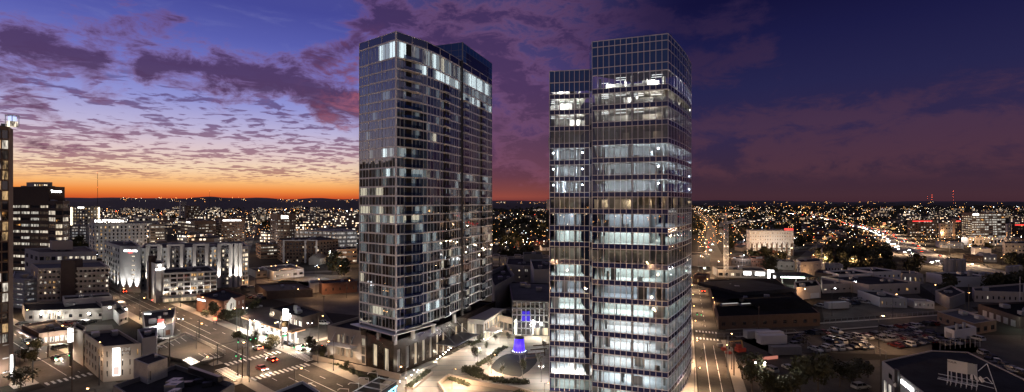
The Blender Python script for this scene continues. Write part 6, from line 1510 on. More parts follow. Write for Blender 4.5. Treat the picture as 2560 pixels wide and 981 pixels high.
def row(p0, p1, n, base, skip=.1, ang=None, jit=.06):
    a, b = G(*p0), G(*p1); n = max(2, min(n, int((b - a).length / 2.7) + 1))
    for i in range(n):
        if random.random() < skip: continue
        q = a.lerp(b, i / (n - 1)); car(q.x + random.uniform(-.2, .2), q.y + random.uniform(-.4, .4), (fa_ + math.pi / 2 if ang is None else ang) + random.gauss(0, jit) + (math.pi if random.random() < .4 else 0), base, 'cars parked in the lots')
row((2030, 836), (2092, 832), 6, 'in the back row of the car lot', .25)
row((2080, 858), (2168, 852), 9, 'in the middle rows of the car lot'); row((2076, 851), (2165, 846), 9, 'in the middle rows of the car lot', .3)
row((2163, 842), (2290, 832), 14, 'in the upper right row of the car lot', .05); row((2205, 852), (2330, 838), 12, 'in the right rows of the car lot', .05)
row((2226, 870), (2345, 852), 11, 'in the lower right row of the car lot', .1); row((2215, 826), (2330, 812), 11, 'in the row along the side street', .2)
row((2038, 878), (2165, 869), 11, 'in the front row below the car lot', .2); row((1992, 866), (2006, 848), 4, 'at the left end of the car lot', 0, fa_)
row((2112, 762), (2190, 758), 9, 'in the middle lot under cool lamps', .1); row((2112, 752), (2180, 748), 8, 'in the middle lot under cool lamps', .1); row((2050, 768), (2095, 766), 4, 'beside the orange workshop yard', .2)
row((1872, 930), (1975, 925), 6, 'in the dark lot at the bottom right', .15); row((2360, 862), (2440, 850), 5, 'beside the small white shed', .3)
row((2462, 890), (2560, 945), 7, 'on the deck behind the billboard', .0, fa_ + .9, .3); row((2470, 905), (2540, 960), 5, 'on the deck behind the billboard', .0, fa_ + .9, .3)
row((2445, 740), (2500, 735), 4, 'below the silos', .3)
q = G(2152, 972); car(q.x, q.y, fa_, 'alone at the foot of the dark lot', 'cars parked in the lots', col=('silver', (.3, .3, .3)), van=True)
for px, py in ((548, 756), (642, 770), (690, 742), (655, 742)): q = G(px, py); car(q.x, q.y, .4, 'in the small lot behind the bank', 'cars in the left lots')
row((625, 745), (660, 748), 4, 'in the lot right of the bank', .2, .9); row((700, 728), (770, 722), 9, 'in the lit lot beyond the brown warehouse', .1, 1.3); row((612, 722), (650, 720), 5, 'at the foot of the long hotel slab', .1, .2); row((560, 716), (600, 714), 4, 'at the foot of the long hotel slab', .1, .2)
q = G(152, 873); car(q.x, q.y, 1.2, 'in front of the glowing corner store', 'cars at the strip shops', col=('black', (.02, .02, .02)), van=True)
for px, py, l in ((68, 858, 0), (88, 866, 0)): q = G(px, py); car(q.x, q.y, -.5, 'beside the corner store awning', 'cars at the strip shops')
row((60, 812), (90, 816), 2, 'in the yard behind the corner store', 0, 1.5); row((180, 812), (250, 808), 4, 'in front of the long shop row', .2, 1.4)
for px, py in ((640, 812), (655, 826), (720, 862), (668, 836)): q = G(px, py); car(q.x, q.y, -.6, 'refuelling under the gas canopy', 'cars at the gas station')
q = G(808, 812); car(q.x, q.y, -.1, 'beside the dark end of the gas station shop', 'cars at the gas station', col=('white', (.7, .7, .7)), van=True)
q = G(392, 852); car(q.x, q.y, .1, 'in front of the oval store sign', 'cars at the strip shops', col=('silver', (.4, .4, .4))); q = G(373, 888); car(q.x, q.y + 2, 1.2, 'on the parking deck', 'cars at the strip shops', z=.9)
aa = math.atan2(aD.y, aD.x)
for t, s, r in ((-95, 13.5, 0), (-150, 3.2, 1), (-190, 6.6, 1), (-205, 3.4, 1), (-225, 13.4, 0), (-250, 5.4, 1), (-10, 6.4, 1), (-4, 12.0, 0), (-26, 4.0, 1), (-115, 14.8, 0), (-290, 12.8, 0), (-300, 6, 1), (-330, 3, 1), (-340, 13, 0), (-240, 14.8, 0)):
    driving(*onA(t, s), aa + (math.pi if r else 0), 'driving on the avenue', 'cars on the avenue')
bb_ = math.atan2(bD.y, bD.x)
q = bC + bD * 15.5 + Vector((bD.y, -bD.x)) * -3.4; driving(q.x, q.y, bb_ + math.pi, 'waiting at the junction by the gas station', 'cars on the avenue'); q = bC + bD * 18 + Vector((bD.y, -bD.x)) * -1.0 * -0; 
q = bC + bD * 17 + Vector((bD.y, -bD.x)) * -.2; driving(q.x, q.y, bb_ + math.pi, 'waiting second at the junction by the gas station', 'cars on the avenue')
for t, s in ((-12, 2.8), (-2, 2.6)): q = cM + cD * t - cN * s; driving(q.x, q.y, math.atan2(-cD.y, -cD.x) + math.pi * 0, 'on the street at the far left', 'cars at the far left')
q = cM + cD * 30 + cN * 2.5; driving(q.x, q.y, math.atan2(cD.y, cD.x), 'on the street at the far left', 'cars at the far left')
for t in (150, 188): q = eA + eD * t - eN * 2; driving(q.x, q.y, math.atan2(eD.y, eD.x), 'driving away beside the warehouse', 'cars on the right streets')
for i in range(9):
    t = i * 34 + 20; p = Vector(far_av[0]).lerp(Vector(far_av[2]), min(1, t / 260)) if t < 260 else Vector(far_av[2]).lerp(Vector(far_av[3]), (t - 260) / 420); driving(p.x + (2 if i % 2 else -2), p.y, 1.2 + (math.pi if i % 2 else 0), 'on the far avenue', 'cars on the right streets')
# highway traffic: headlamps come towards the viewer on the left carriageway
hs = [0.0]
for a, b in zip(hw[:-1], hw[1:]): hs.append(hs[-1] + (b - a).length)
def onhw(s):
    for i in range(len(hs) - 1):
        if hs[i] <= s <= hs[i + 1]:
            a, b = hw[i], hw[i + 1]; e = (b - a).normalized(); return a.lerp(b, (s - hs[i]) / (hs[i + 1] - hs[i])), e
    return hw[-1], (hw[-1] - hw[-2]).normalized()
s = 150
for k in range(150):
    s += (hs[-1] - 260) / 152; p, e = onhw(s); n = Vector((-e.y, e.x))
    lane = random.choice((-11, -7.5, -4)); q = p + n * lane
    if k % 3: driving(q.x, q.y, math.atan2(e.y, e.x), 'coming down the highway', 'cars on the highway')
    else: q = p + n * random.choice((4, 7.5, 11)); driving(q.x, q.y, math.atan2(-e.y, -e.x), 'going up the highway', 'cars on the highway')

# ---------------------------------------------------------------- delivery truck, trailers, excavator
def boxtruck(px, py, rz, label, body='stone_white', L=6.5):
    q = G(px, py); t = thing('box_truck', (q.x, q.y, 0), label, 'truck', rz=0); ca, sa = math.cos(rz), math.sin(rz)
    def P(x, y, z): return (q.x + x * ca - y * sa, q.y + x * sa + y * ca, z)
    mb = MB(); mb.box(P(-.8, 0, .9), (L, 2.4, 2.6), rz); mb.build('cargo_box', M[body], t)
    mb = MB(); mb.box(P(L / 2 + .45, 0, .6), (1.8, 2.1, 1.7), rz); mb.build('cab', M['stone_white'], t)
    mb = MB(); mb.box(P(L / 2 + 1.3, 0, 1.4), (.2, 1.8, .7), rz); mb.build('windscreen', M['glass_dark'], t)
    for x in (-2.6, L / 2 + .4):
        for s in (-1.05, 1.05): mb = MB(); mb.bar(P(x, s - .12, .45), P(x, s + .12, .45), .45, 10); mb.build('wheel', M['rubber'], t)
    for s in (-.8, .8): mb = MB(); mb.box(P(L / 2 + 1.38, s, .8), (.1, .3, .2), rz); mb.build('headlight', M['head_lamp'], t)
boxtruck(304, 775, aa, 'white delivery truck on the avenue heading toward the junction')
def trailer(px0, px1, py, h, m, label, dep=2.6):
    a, b = G(px0, py).to_2d(), G(px1, py - 2).to_2d(); e = (b - a).normalized(); n = Vector((-e.y, e.x)); t = thing('trailer', (*a, 0), label, 'trailer')
    mb = MB(); mb.prism([a, b, b + n * dep, a + n * dep], .55, h); mb.build('body', M[m], t)
    for f in (.12, .2, .85): q = a.lerp(b, f) + n * .3; mb = MB(); mb.bar((*q, .4), (*(q + n * .3), .4), .4, 10); mb.build('wheel', M['rubber'], t)
    mb = MB(); q = a.lerp(b, .95) + n * 1.2; mb.box((*q, .0), (.2, 1.6, .55), math.atan2(e.y, e.x)); mb.build('landing_leg', M['metal_dark'], t)
trailer(1868, 1932, 851, 3.2, 'panel_grey', 'grey box trailer at the back of the fenced yard'); trailer(1898, 1960, 856, 3.4, 'stone_white', 'white box trailer behind the front one in the yard'); trailer(1903, 1968, 866, 3.5, 'stone_white', 'long white box trailer in the middle of the yard', 2.8); trailer(1933, 2005, 893, 3.1, 'concrete_dark', 'grey rounded trailer at the front of the yard'); trailer(2071, 2123, 776, 3.4, 'panel_grey', 'grey shed trailer in the middle lot')
q = G(1850, 885); ex = thing('excavator', (q.x, q.y, 0), 'yellow armed excavator parked in the yard by the right street', 'excavator')
for s in (-1, 1): mb = MB(); mb.box((q.x, q.y + s * 1.1, 0), (3.6, .6, .8), .2); mb.build('track', M['rubber'], ex)
mb = MB(); mb.box((q.x, q.y, .9), (3.0, 2.2, 1.2), .2); mb.box((q.x - .6, q.y - .4, 2.1), (1.3, 1.2, 1.2), .2); mb.build('cab', M['red_paint'], ex)
mb = MB(); mb.bar((q.x + 1, q.y, 1.6), (q.x + .5, q.y, 4.4), .22, 6); mb.bar((q.x + .5, q.y, 4.4), (q.x - 3.4, q.y, 4.0), .2, 6); mb.build('boom', M['yellow'] if 'yellow' in M else mat('yellow', (.45, .3, .1), .5, .1, 1), ex); mb = MB(); mb.bar((q.x - 3.4, q.y, 4.0), (q.x - 3.8, q.y, 2.4), .18, 6); mb.box((q.x - 3.8, q.y, 1.7), (.8, .9, .8)); mb.build('bucket', M['metal_dark'], ex)
a, b = G(1878, 905), G(1945, 898); mb = MB(); mb.prism([a.xy, b.xy, (b.x, b.y + .4), (a.x, a.y + .4)], .1, 1.0); o = mb.build('barrier_row', [emis('barrier_glow', (1, .35, .25), .5)], loc=(a.x, a.y, 0)); tag(o, 'row of orange and white barriers with painted tail light glow in the yard', 'barrier')  # tail light glow painted in as emission on the barriers
for i in range(5):
    q = G(1800 + i * 11, 868 + (i % 3) * 9); t = thing('pallet_stack', (q.x, q.y, 0)); auto(t, 'stack of building material in the fenced yard', 'pallet stack', 'yard material'); mb = MB(); mb.box((q.x, q.y, 0), (2, 1.3, .2), .3); mb.build('pallet', M['wood'], t); mb = MB(); mb.box((q.x, q.y, .2), (1.8, 1.1, random.uniform(.6, 1.4)), .3); mb.build('load', M[random.choice(('concrete', 'red_paint', 'metal_grey', 'brick_brown'))], t)
# fences
def fence(p0, p1, h, label, m='metal_grey', step=3.0):
    a, b = G(*p0), G(*p1); t = thing('chain_link_fence', (a.x, a.y, 0), label, 'fence'); L = (b - a).length; k = int(L / step)
    mb = MB()
    for i in range(k + 1): p = a.lerp(b, i / k); mb.bar(p, p + Vector((0, 0, h)), .045, 4)
    rl = mb; rl.bar(a + Vector((0, 0, h)), b + Vector((0, 0, h)), .03, 4); rl.bar(a + Vector((0, 0, h * .5)), b + Vector((0, 0, h * .5)), .015, 4); rl.build('fence_mesh', M[m], t)
fence((1790, 850), (1985, 838), 2.2, 'chain link fence along the upper edge of the yard'); fence((1985, 838), (2060, 905), 2.2, 'chain link fence between the yard and the car lot'); fence((2160, 868), (2215, 898), 2.4, 'chain link fence beside the dealership'); fence((2060, 812), (2345, 788), 2.0, 'long fence along the narrow sidewalk above the car lot')
fence((2350, 875), (2450, 868), 3.2, 'tall pale fence behind the dealership roof', 'stone_white', 2)

# ---------------------------------------------------------------- poles, signals, crane, masts
def upole(px, py, h, label, arms=2, m='bark', r=.16):
    q = G(px, py); t = thing('utility_pole', (q.x, q.y, 0), label, 'utility pole'); mb = MB(); mb.bar((q.x, q.y, 0), (q.x, q.y, h), r, 7, r * .7); mb.build('pole', M[m], t)
    for i in range(arms): mb = MB(); mb.box((q.x, q.y, h - .7 - i * 1.0), (2.2, .12, .14), .8); mb.build('crossarm', M[m], t)
    return t
upole(619, 940, 15, 'pale tall utility pole at the near corner of the junction', 1, 'concrete', .24); upole(606, 945, 9, 'short wooden pole beside the tall pale one', 1); upole(180, 978, 17, 'tall utility pole left of the tan building corner', 2); upole(120, 893, 10, 'wooden pole in front of the glowing corner store', 2)
upole(424, 928, 10, 'wooden pole with transformer beside the parking deck', 1); upole(248, 964, 8, 'slim dark pole at the tan building corner', 0, 'metal_dark'); upole(498, 858, 8.5, 'dark square headed pole on the avenue kerb', 0, 'metal_dark'); upole(808, 812, 12, 'tall dark pole behind the gas station shop', 1); upole(592, 842, 10, 'dark pole at the left end of the fuel canopy', 1, 'metal_dark')
upole(1820, 945, 12, 'bare pole beside the dark sidewalk at right', 0, 'concrete'); upole(1835, 940, 11, 'second bare pole right of it beside the yard', 0); upole(1897, 838, 11, 'pole with floodlight before the warehouse wall', 1); upole(2055, 690 + 8, 20, 'very tall pale monopole beside the floodlit apartment house', 0, 'stone_white', .3); upole(1856, 690, 13, 'tall lamp mast right of the crane', 0, 'metal_grey'); upole(2422, 800, 15, 'pole with crossing guy wires left of the dark warehouse', 2)
upole(2550, 765, 14, 'bent pale pole near the right border', 0, 'stone_white'); upole(1996, 700, 10, 'wooden pole before the floodlit apartment house', 2)
tp_ = G(2422, 800)
def signal(corner, dirv, L, label):
    t = thing('traffic_signal', (*corner, 0), label, 'traffic signal'); dirv = Vector(dirv).normalized(); mb = MB(); mb.bar((*corner, 0), (*corner, 6.3), .13, 6); mb.build('pole', M['metal_dark'], t)
    e = corner + dirv * L; mb = MB(); mb.bar((*corner, 5.9), (*e, 6.3), .08, 6); mb.build('mast_arm', M['metal_dark'], t)
    for f, mm in ((.6, 'sign_green'), (.97, 'sign_green')):
        p = corner + dirv * L * f; mb = MB(); mb.box((*p, 5.4), (.4, .4, 1.1)); hd = mb.build('signal_head', M['metal_dark'], t)
        mb = MB(); mb.ball((p.x, p.y - .24, 5.6), .15); o = bpy.data.objects.new('lens', mb.mesh('lens', [M[mm]], wloc(t))); COL.objects.link(o); o.parent = hd
signal(onA(-19.5, -1.5), -aN, 9, 'signal mast at the gas station corner with its arm over the avenue'); signal(onA(3.5, -1.5), -bD * 1.0 + aD * -.9, 7, 'signal mast at the podium corner of the junction'); signal(onA(3.5, AW + 1.5), -aD, 9, 'signal mast at the near right corner of the junction'); signal(onA(-19.5, AW + 1.5), aN, 10, 'signal mast with a long arm at the near left corner of the junction')
signal(cM + cD * 50 - cN * 7, cN, 8, 'signal mast with arm at the bottom left crossing'); signal(eA + eD * 66 + eN * 5.6, -eN, 4, 'signal mast at the crossing by the warehouse corner')
# crane
q = D(1815, 318); cr = thing('tower_crane', (q.x, q.y, 0), 'tall lattice tower crane with its jib above the dark houses', 'crane')
mb = MB(); hz = ZP(562, 318)
for sx_ in (-1, 1):
    for sy_ in (-1, 1): mb.bar((q.x + sx_, q.y + sy_, 0), (q.x + sx_, q.y + sy_, hz), .14, 4)
z = 0
while z < hz - 2.2:
    for (a, b) in (((-1, -1), (1, -1)), ((1, -1), (1, 1)), ((1, 1), (-1, 1)), ((-1, 1), (-1, -1))): mb.bar((q.x + a[0], q.y + a[1], z), (q.x + b[0], q.y + b[1], z + 2.2), .07, 3); mb.bar((q.x + a[0], q.y + a[1], z), (q.x + b[0], q.y + b[1], z), .06, 3)
    z += 2.2
mb.build('mast', M['metal_light'], cr)
def lat(a, b, w, n):
    mb = MB(); a, b = Vector(a), Vector(b); d = (b - a); s = d.normalized().cross(Vector((0, 0, 1))) * w / 2; u = Vector((0, 0, w))
    for o in (s, -s, u): mb.bar(a + o, b + o, .10, 4)
    for i in range(n):
        p, r_ = a + d * i / n, a + d * (i + 1) / n; mb.bar(p + s, r_ + u, .06, 3); mb.bar(p - s, r_ + u, .06, 3); mb.bar(p + u, r_ + s, .06, 3)
    return mb
ap_ = Vector((q.x, q.y, ZP(537, 318)))
lat((q.x, q.y, hz + .5), (*D(1862, 350).xy, hz + 2.0), 1.3, 12).build('jib', M['metal_light'], cr); lat((q.x, q.y, hz + .5), (*D(1801, 314).xy, hz + .8), 1.2, 3).build('counter_jib', M['metal_light'], cr)
mb = MB(); mb.bar((q.x - 1, q.y, hz), ap_, .15, 4); mb.bar((q.x + 1, q.y, hz), ap_, .15, 4); mb.bar(ap_, (*D(1838, 335).xy, hz + 2.5), .06, 3); mb.bar(ap_, (*D(1802, 314).xy, hz + 1), .06, 3); mb.build('apex', M['metal_light'], cr)
mb = MB(); mb.box((*D(1803, 314).xy, hz - 1.4), (2, 2, 2.2)); mb.build('counterweight', M['concrete'], cr); mb = MB(); mb.ball((ap_.x, ap_.y, ap_.z + .3), .3); mb.build('beacon', M['sign_red'], cr)
def mast(px, d, y0, y1, label, n=4):
    q = D(px, d); t = thing('radio_mast', (q.x, q.y, 0), label, 'radio mast'); mb = MB(); z1 = ZP(y0, d)
    for s in ((-1, 0), (1, 0), (0, 1)): mb.bar((q.x + s[0] * .5, q.y + s[1] * .5, 0), (q.x + s[0] * .3, q.y + s[1] * .3, z1), .22, 4)
    for z in range(0, int(z1), 12): mb.bar((q.x - .5, q.y, z), (q.x + .5, q.y, z + 6), .15, 3); mb.bar((q.x + .5, q.y, z + 6), (q.x - .5, q.y, z + 12), .15, 3)
    mb.build('lattice', M['metal_dark'], t)
    for i in range(n): mb = MB(); mb.ball((q.x, q.y, z1 * (1 - i * .16)), 1.0 * d / 5200); mb.build('beacon', M['beacon_red'] if 'beacon_red' in M else emis('beacon_red', (1, .12, .05), 25), t)
mast(244, 1500, 432, 500, 'tall thin radio mast against the orange horizon at left', 3); mast(2383, 3000, 478, 510, 'radio mast with red beacons on the right horizon', 5); mast(2330, 3400, 488, 510, 'fainter radio mast left of the beaconed one', 3); mast(2318, 3500, 492, 510, 'shortest radio mast on the right horizon', 2); mast(524, 2600, 478, 500, 'small radio mast on the hill under the sunset', 1)

# ---------------------------------------------------------------- trees
def crown_mesh(seed, r=3.0, h=4.6, n=900, leaf=.34, m='leaf'):
    random.seed(seed); mb = MB(); blobs = [(random.gauss(0, r * .42), random.gauss(0, r * .42), random.uniform(.25, 1) * h, random.uniform(.35, .62) * r) for _ in range(11)]
    for _ in range(n):
        bx_, by_, bz_, br = random.choice(blobs); d = Vector((random.gauss(0, 1), random.gauss(0, 1), random.gauss(0, 1))).normalized() * br * random.uniform(.55, 1.05)
        p = Vector((bx_, by_, bz_ + 1.2)) + d; u = Vector((random.gauss(0, 1), random.gauss(0, 1), random.gauss(0, 1))).normalized(); w = u.orthogonal().normalized(); k = leaf * random.uniform(.5, 1.3)
        mb.quad(p - u * k, p + w * k * .7, p + u * k, p - w * k * .7)
    return mb.mesh('crown', [M[m]])
def trunk_mesh(seed, h=3.6, r=.17, limbs=6, spread=1.6):
    random.seed(seed); mb = MB(); mb.bar((0, 0, 0), (0, 0, h * .55), r, 7, r * .7); mb.bar((0, 0, h * .55), (.1, .05, h), r * .7, 6, r * .25)
    for i in range(limbs): a = i * 6.28 / limbs + random.random(); z = h * random.uniform(.4, .8); mb.bar((0, 0, z), (spread * math.cos(a), spread * math.sin(a), z + random.uniform(.8, 2.0)), r * .4, 5, r * .12)
    return mb.mesh('trunk', [M['bark']])
CR = [crown_mesh(3), crown_mesh(4, 2.6, 5.2), crown_mesh(9, 3.4, 4.0), crown_mesh(12, 2.4, 3.6, 420, .3, 'leaf_grey')]; CRf = [crown_mesh(20, 3.2, 5, 260, .75), crown_mesh(21, 3.6, 4.4, 260, .8)]
TR = [trunk_mesh(1), trunk_mesh(2, 4.2)]
def bare_mesh(seed):
    random.seed(seed); mb = MB(); mb.bar((0, 0, 0), (0, 0, 2), .08, 5, .06)
    for i in range(9):
        a = random.random() * 6.28; z = random.uniform(1.2, 2); e = Vector((math.cos(a) * random.uniform(.5, 1.1), math.sin(a) * random.uniform(.5, 1.1), z + random.uniform(1.2, 2.4))); mb.bar((0, 0, z), e, .04, 4, .02)
        for k in range(3): mb.bar(e * .75 + Vector((0, 0, z * .25)), e + Vector((random.gauss(0, .4), random.gauss(0, .4), random.uniform(0, .9))), .02, 3, .01)
    return mb.mesh('trunk', [M['siding']])
BM = [bare_mesh(31), bare_mesh(32)]; random.seed(77)
def tree(x, y, s, base, grp, far=False, bare=False, kind=None, z=0):
    t = thing('tree', (x, y, z)); t.rotation_euler = (0, 0, random.random() * 6.28); t.scale = (s, s, s * random.uniform(.85, 1.15)); auto(t, base, 'tree', grp)
    o = bpy.data.objects.new('trunk', random.choice(BM if bare else TR)); COL.objects.link(o); o.parent = t
    if bare: me = CR[3]; 
    else: me = random.choice(CRf) if far else (CR[kind] if kind is not None else random.choice(CR[:3]))
    c = bpy.data.objects.new('crown', me); COL.objects.link(c); c.parent = t
    if bare: c.scale = (.32, .32, .5); c.location = (0, 0, 1.2)
    return t
for px, py, s in ((52, 975, .95), (62, 905, .8), (78, 915, .7), (95, 880, .6), (537, 800, .95), (560, 802, .85), (572, 805, .8), (598, 800, .8), (586, 790, .6), (514, 795, .6)):
    q = G(px, py); tree(q.x, q.y, s, 'leafy street tree ' + ('on the far left corner' if px < 300 else 'in front of the brick bank'), 'street trees')
for px, py, s in ((593, 850, .5), (637, 858, .62), (681, 872, .75), (776, 880, .8), (806, 892, .55), (760, 815, .7), (640, 775, .8)):
    q = G(px, py); tree(q.x, q.y, s, 'round clipped tree around the gas station', 'street trees', kind=2)
for px, py, s in ((1215, 882, 1), (1185, 912, 1.3), (1196, 900, 1), (1222, 935, 1.3), (1306, 945, 1.3), (1256, 940, .9), (1270, 862, 1.1), (1250, 848, 1), (1238, 862, 1), (1345, 925, 1.2), (1205, 862, .9), (1360, 880, 1.1)):
    q = G(px, py); tree(q.x, q.y, s, 'young sparse tree on the plaza', 'young plaza trees', bare=True)
for px, py, s in ((865, 925, .4), (932, 958, .45), (806, 900, .35), (830, 905, .3)): q = G(px, py); tree(q.x, q.y, s, 'small dark conical tree by the garden wall', 'garden wall trees', kind=1)
for px, py, s in ((1752, 850, .45), (1748, 885, .5), (1744, 905, .5), (1750, 815, .4)): q = G(px, py); tree(q.x + 1, q.y, s, 'thin street tree on the pale sidewalk at right', 'street trees', bare=True)
for px, py, s in ((1880, 985, 1.25), (1920, 1000, 1.1), (2000, 985, 1.3), (2045, 990, 1.35), (1975, 1002, 1.1), (2135, 960, 1.1), (2100, 968, .9), (2170, 945, .6)): q = G(px, py); tree(q.x, q.y, s, 'big spreading tree in the dark lot at the bottom right', 'trees at the bottom right')
for px, py, s in ((2378, 735, 1.7), (2366, 738, 1.2)): q = G(px, py); tree(q.x, q.y, s, 'tall tree with sparkling lights below the silos', 'street trees')
def scatter(n, x0, x1, y0, y1, lab, grp, s0=1.3, s1=2.2, p=1.0):
    c = t = 0
    while c < n and t < n * 12:
        t += 1; px, py = random.uniform(x0, x1), y0 + (y1 - y0) * random.random() ** p; q = G(px, py); s = random.uniform(s0, s1)
        if free(q.x, q.y, 2.2 * s): tree(q.x, q.y, s, lab, grp, far=True); c += 1
scatter(52, 2060, 2230, 610, 685, 'dark tree in the grove left of the highway', 'trees of the dark grove', 1.0, 1.6)
scatter(60, 1740, 2060, 575, 690, 'dark tree among the houses beyond the warehouse', 'neighbourhood trees', 1.1, 1.9); scatter(26, 1232, 1368, 560, 662, 'dark tree seen between the two towers', 'neighbourhood trees', 1.3, 2.2)
scatter(46, 180, 890, 560, 700, 'dark tree in the quarter left of the towers', 'trees left of the towers', 1.0, 1.9); scatter(26, 2260, 2560, 625, 760, 'dark tree among the yards at right', 'trees at right', .9, 1.6)
# ---------------------------------------------------------------- houses
def house_proto(w, d, h, rf_, wallm, roofm, lit):
    t = thing('house', (0, 0, 0)); mb = MB(); mb.prism([(-w / 2, -d / 2), (w / 2, -d / 2), (w / 2, d / 2), (-w / 2, d / 2)], 0, h)
    for s in (-1, 1): mb.poly([(s * w / 2, -d / 2, h), (s * w / 2, d / 2, h), (s * w / 2, 0, h + rf_)])
    mb.build('wall', M[wallm], t); mb = MB(); o_ = .4
    for s in (-1, 1): mb.quad((-w / 2 - o_, s * (d / 2 + o_), h - .12), (w / 2 + o_, s * (d / 2 + o_), h - .12), (w / 2 + o_, 0, h + rf_ + .12), (-w / 2 - o_, 0, h + rf_ + .12))
    r_ = mb.build('roof', M[roofm], t); mb = MB(); mb.box((w * .25, d * .15, h + .4), (.6, .6, rf_ + .4)); c = bpy.data.objects.new('chimney', mb.mesh('chimney', [M['brick_red']])); COL.objects.link(c); c.parent = r_
    for i in range(3): wo = bpy.data.objects.new('window', winmesh(1.1, 1.3, lit if i != 1 else 'glass_dark')); COL.objects.link(wo); wo.parent = t; wo.location = (-w / 2 + w * (i + .5) / 3, -d / 2 - .03, h * .55)
    mb = MB(); mb.box((0, -d / 2 - .06, .1), (1, .1, 2.1)); mb.build('door', M['wood'], t)
    return freeze(t)
HP = [house_proto(11, 9, 5.4, 3.2, 'siding', 'roof_brown', 'pane_warm'), house_proto(9, 8, 3.4, 2.6, 'stone_white', 'roof_dark', 'pane_warm'), house_proto(14, 9, 6, 2.4, 'brick_red', 'roof_dark', 'pane_dim'), house_proto(12, 10, 3.6, 2.2, 'stone_beige', 'roof_grey', 'pane_white')]
HN = ['grey sided two storey gabled house', 'small white gabled house', 'wide red brick gabled house', 'low beige house with hip like roof']
uh = set()
def houses(n, x0, x1, y0, y1, lab, s=1.0):
    c = t = 0
    while c < n and t < n * 15:
        t += 1; px, py = random.uniform(x0, x1), random.uniform(y0, y1); q = G(px, py)
        if not free(q.x, q.y, 7): continue
        k = random.randrange(4)
        if k in uh: o = copy_tree(HP[k])
        else: o = HP[k]; uh.add(k)
        o.location = (q.x, q.y, 0); o.rotation_euler = (0, 0, random.choice((.2, 1.77)) + random.gauss(0, .1)); auto(o, HN[k] + ' ' + lab, 'house', 'gabled houses'); OCC.append((q.x, q.y, 7)); c += 1
houses(64, 1738, 2070, 572, 668, 'beyond the warehouse'); houses(16, 1232, 1366, 575, 640, 'between the towers'); houses(14, 2060, 2240, 565, 615, 'above the dark grove'); houses(10, 620, 890, 585, 680, 'left of the residential tower')
# ---------------------------------------------------------------- far blocks with lit windows
fm_ = bpy.data.materials.new('far_wall'); fm_.use_nodes = True; t = fm_.node_tree; b = t.nodes['Principled BSDF']; b.inputs['Base Color'].default_value = (.14, .12, .11, 1)
tcn = t.nodes.new('ShaderNodeTexCoord'); sp = t.nodes.new('ShaderNodeSeparateXYZ'); t.links.new(tcn.outputs['Object'], sp.inputs[0]); oi = t.nodes.new('ShaderNodeObjectInfo'); rnd = X(t, oi.outputs['Random'])
hx_ = (X(t, sp.outputs[0]) + X(t, sp.outputs[1])) * .28; vz = X(t, sp.outputs[2]) * .27
wn = t.nodes.new('ShaderNodeTexWhiteNoise'); wn.noise_dimensions = '3D'; t.links.new(comb(t, hx_.f('FLOOR'), vz.f('FLOOR'), rnd * 50.0), wn.inputs[0]); cell = X(t, wn.outputs[0])
on = cell.f('GREATER_THAN', .66) * (hx_.f('FRACT') - .5).f('ABSOLUTE').f('LESS_THAN', .32) * (vz.f('FRACT') - .5).f('ABSOLUTE').f('LESS_THAN', .24)
geo = t.nodes.new('ShaderNodeNewGeometry'); sg_ = t.nodes.new('ShaderNodeSeparateXYZ'); t.links.new(geo.outputs['Normal'], sg_.inputs[0]); on = on * X(t, sg_.outputs[2]).f('LESS_THAN', .5)
t.links.new((on * (cell * 2.2) * (rnd * 1.2 + .25)).s, b.inputs['Emission Strength']); t.links.new(mixc(t, (cell * 7.0).f('FRACT'), (1, .93, .8, 1), (1, .66, .36, 1)), b.inputs['Emission Color']); fm_.cycles.emission_sampling = 'NONE'; M['far_wall'] = fm_
def farblocks(n, x0, x1, y0, y1, h0, h1, lab):
    c = t = 0
    while c < n and t < n * 15:
        t += 1; px, py = random.uniform(x0, x1), y0 + (y1 - y0) * random.random() ** 1.2; q = G(px, py); w = random.uniform(18, 60); dd = random.uniform(14, 30)
        if not free(q.x, q.y, w * .4): continue
        mb = MB(); h = random.uniform(h0, h1); mb.prism([(-w / 2, -dd / 2), (w / 2, -dd / 2), (w / 2, dd / 2), (-w / 2, dd / 2)], 0, h); mb.box((w * random.uniform(-.3, .3), 0, h), (w * .2, dd * .4, 3)); mb.prism([(-w / 2 - .3, -dd / 2 - .3), (w / 2 + .3, -dd / 2 - .3), (w / 2 + .3, dd / 2 + .3), (-w / 2 - .3, dd / 2 + .3)], h - .8, h + .05, 1)
        o = mb.build('city_block', [fm_, M['roof_dark']]); o.location = (q.x, q.y, 0); o.rotation_euler = (0, 0, random.choice((.1, -.6, .9, .3))); auto(o, lab, 'building', 'far lit blocks'); OCC.append((q.x, q.y, w * .5)); c += 1
farblocks(84, 180, 895, 524, 580, 9, 26, 'far low block with lit windows left of the towers'); farblocks(42, 2180, 2560, 528, 580, 8, 20, 'far low block with lit windows at right'); farblocks(44, 1740, 2180, 522, 570, 5, 10, 'far low building beyond the houses'); farblocks(8, 1234, 1366, 525, 560, 6, 10, 'far low building between the towers'); farblocks(26, 360, 890, 580, 650, 6, 16, 'mid distance block with lit windows left of the towers')
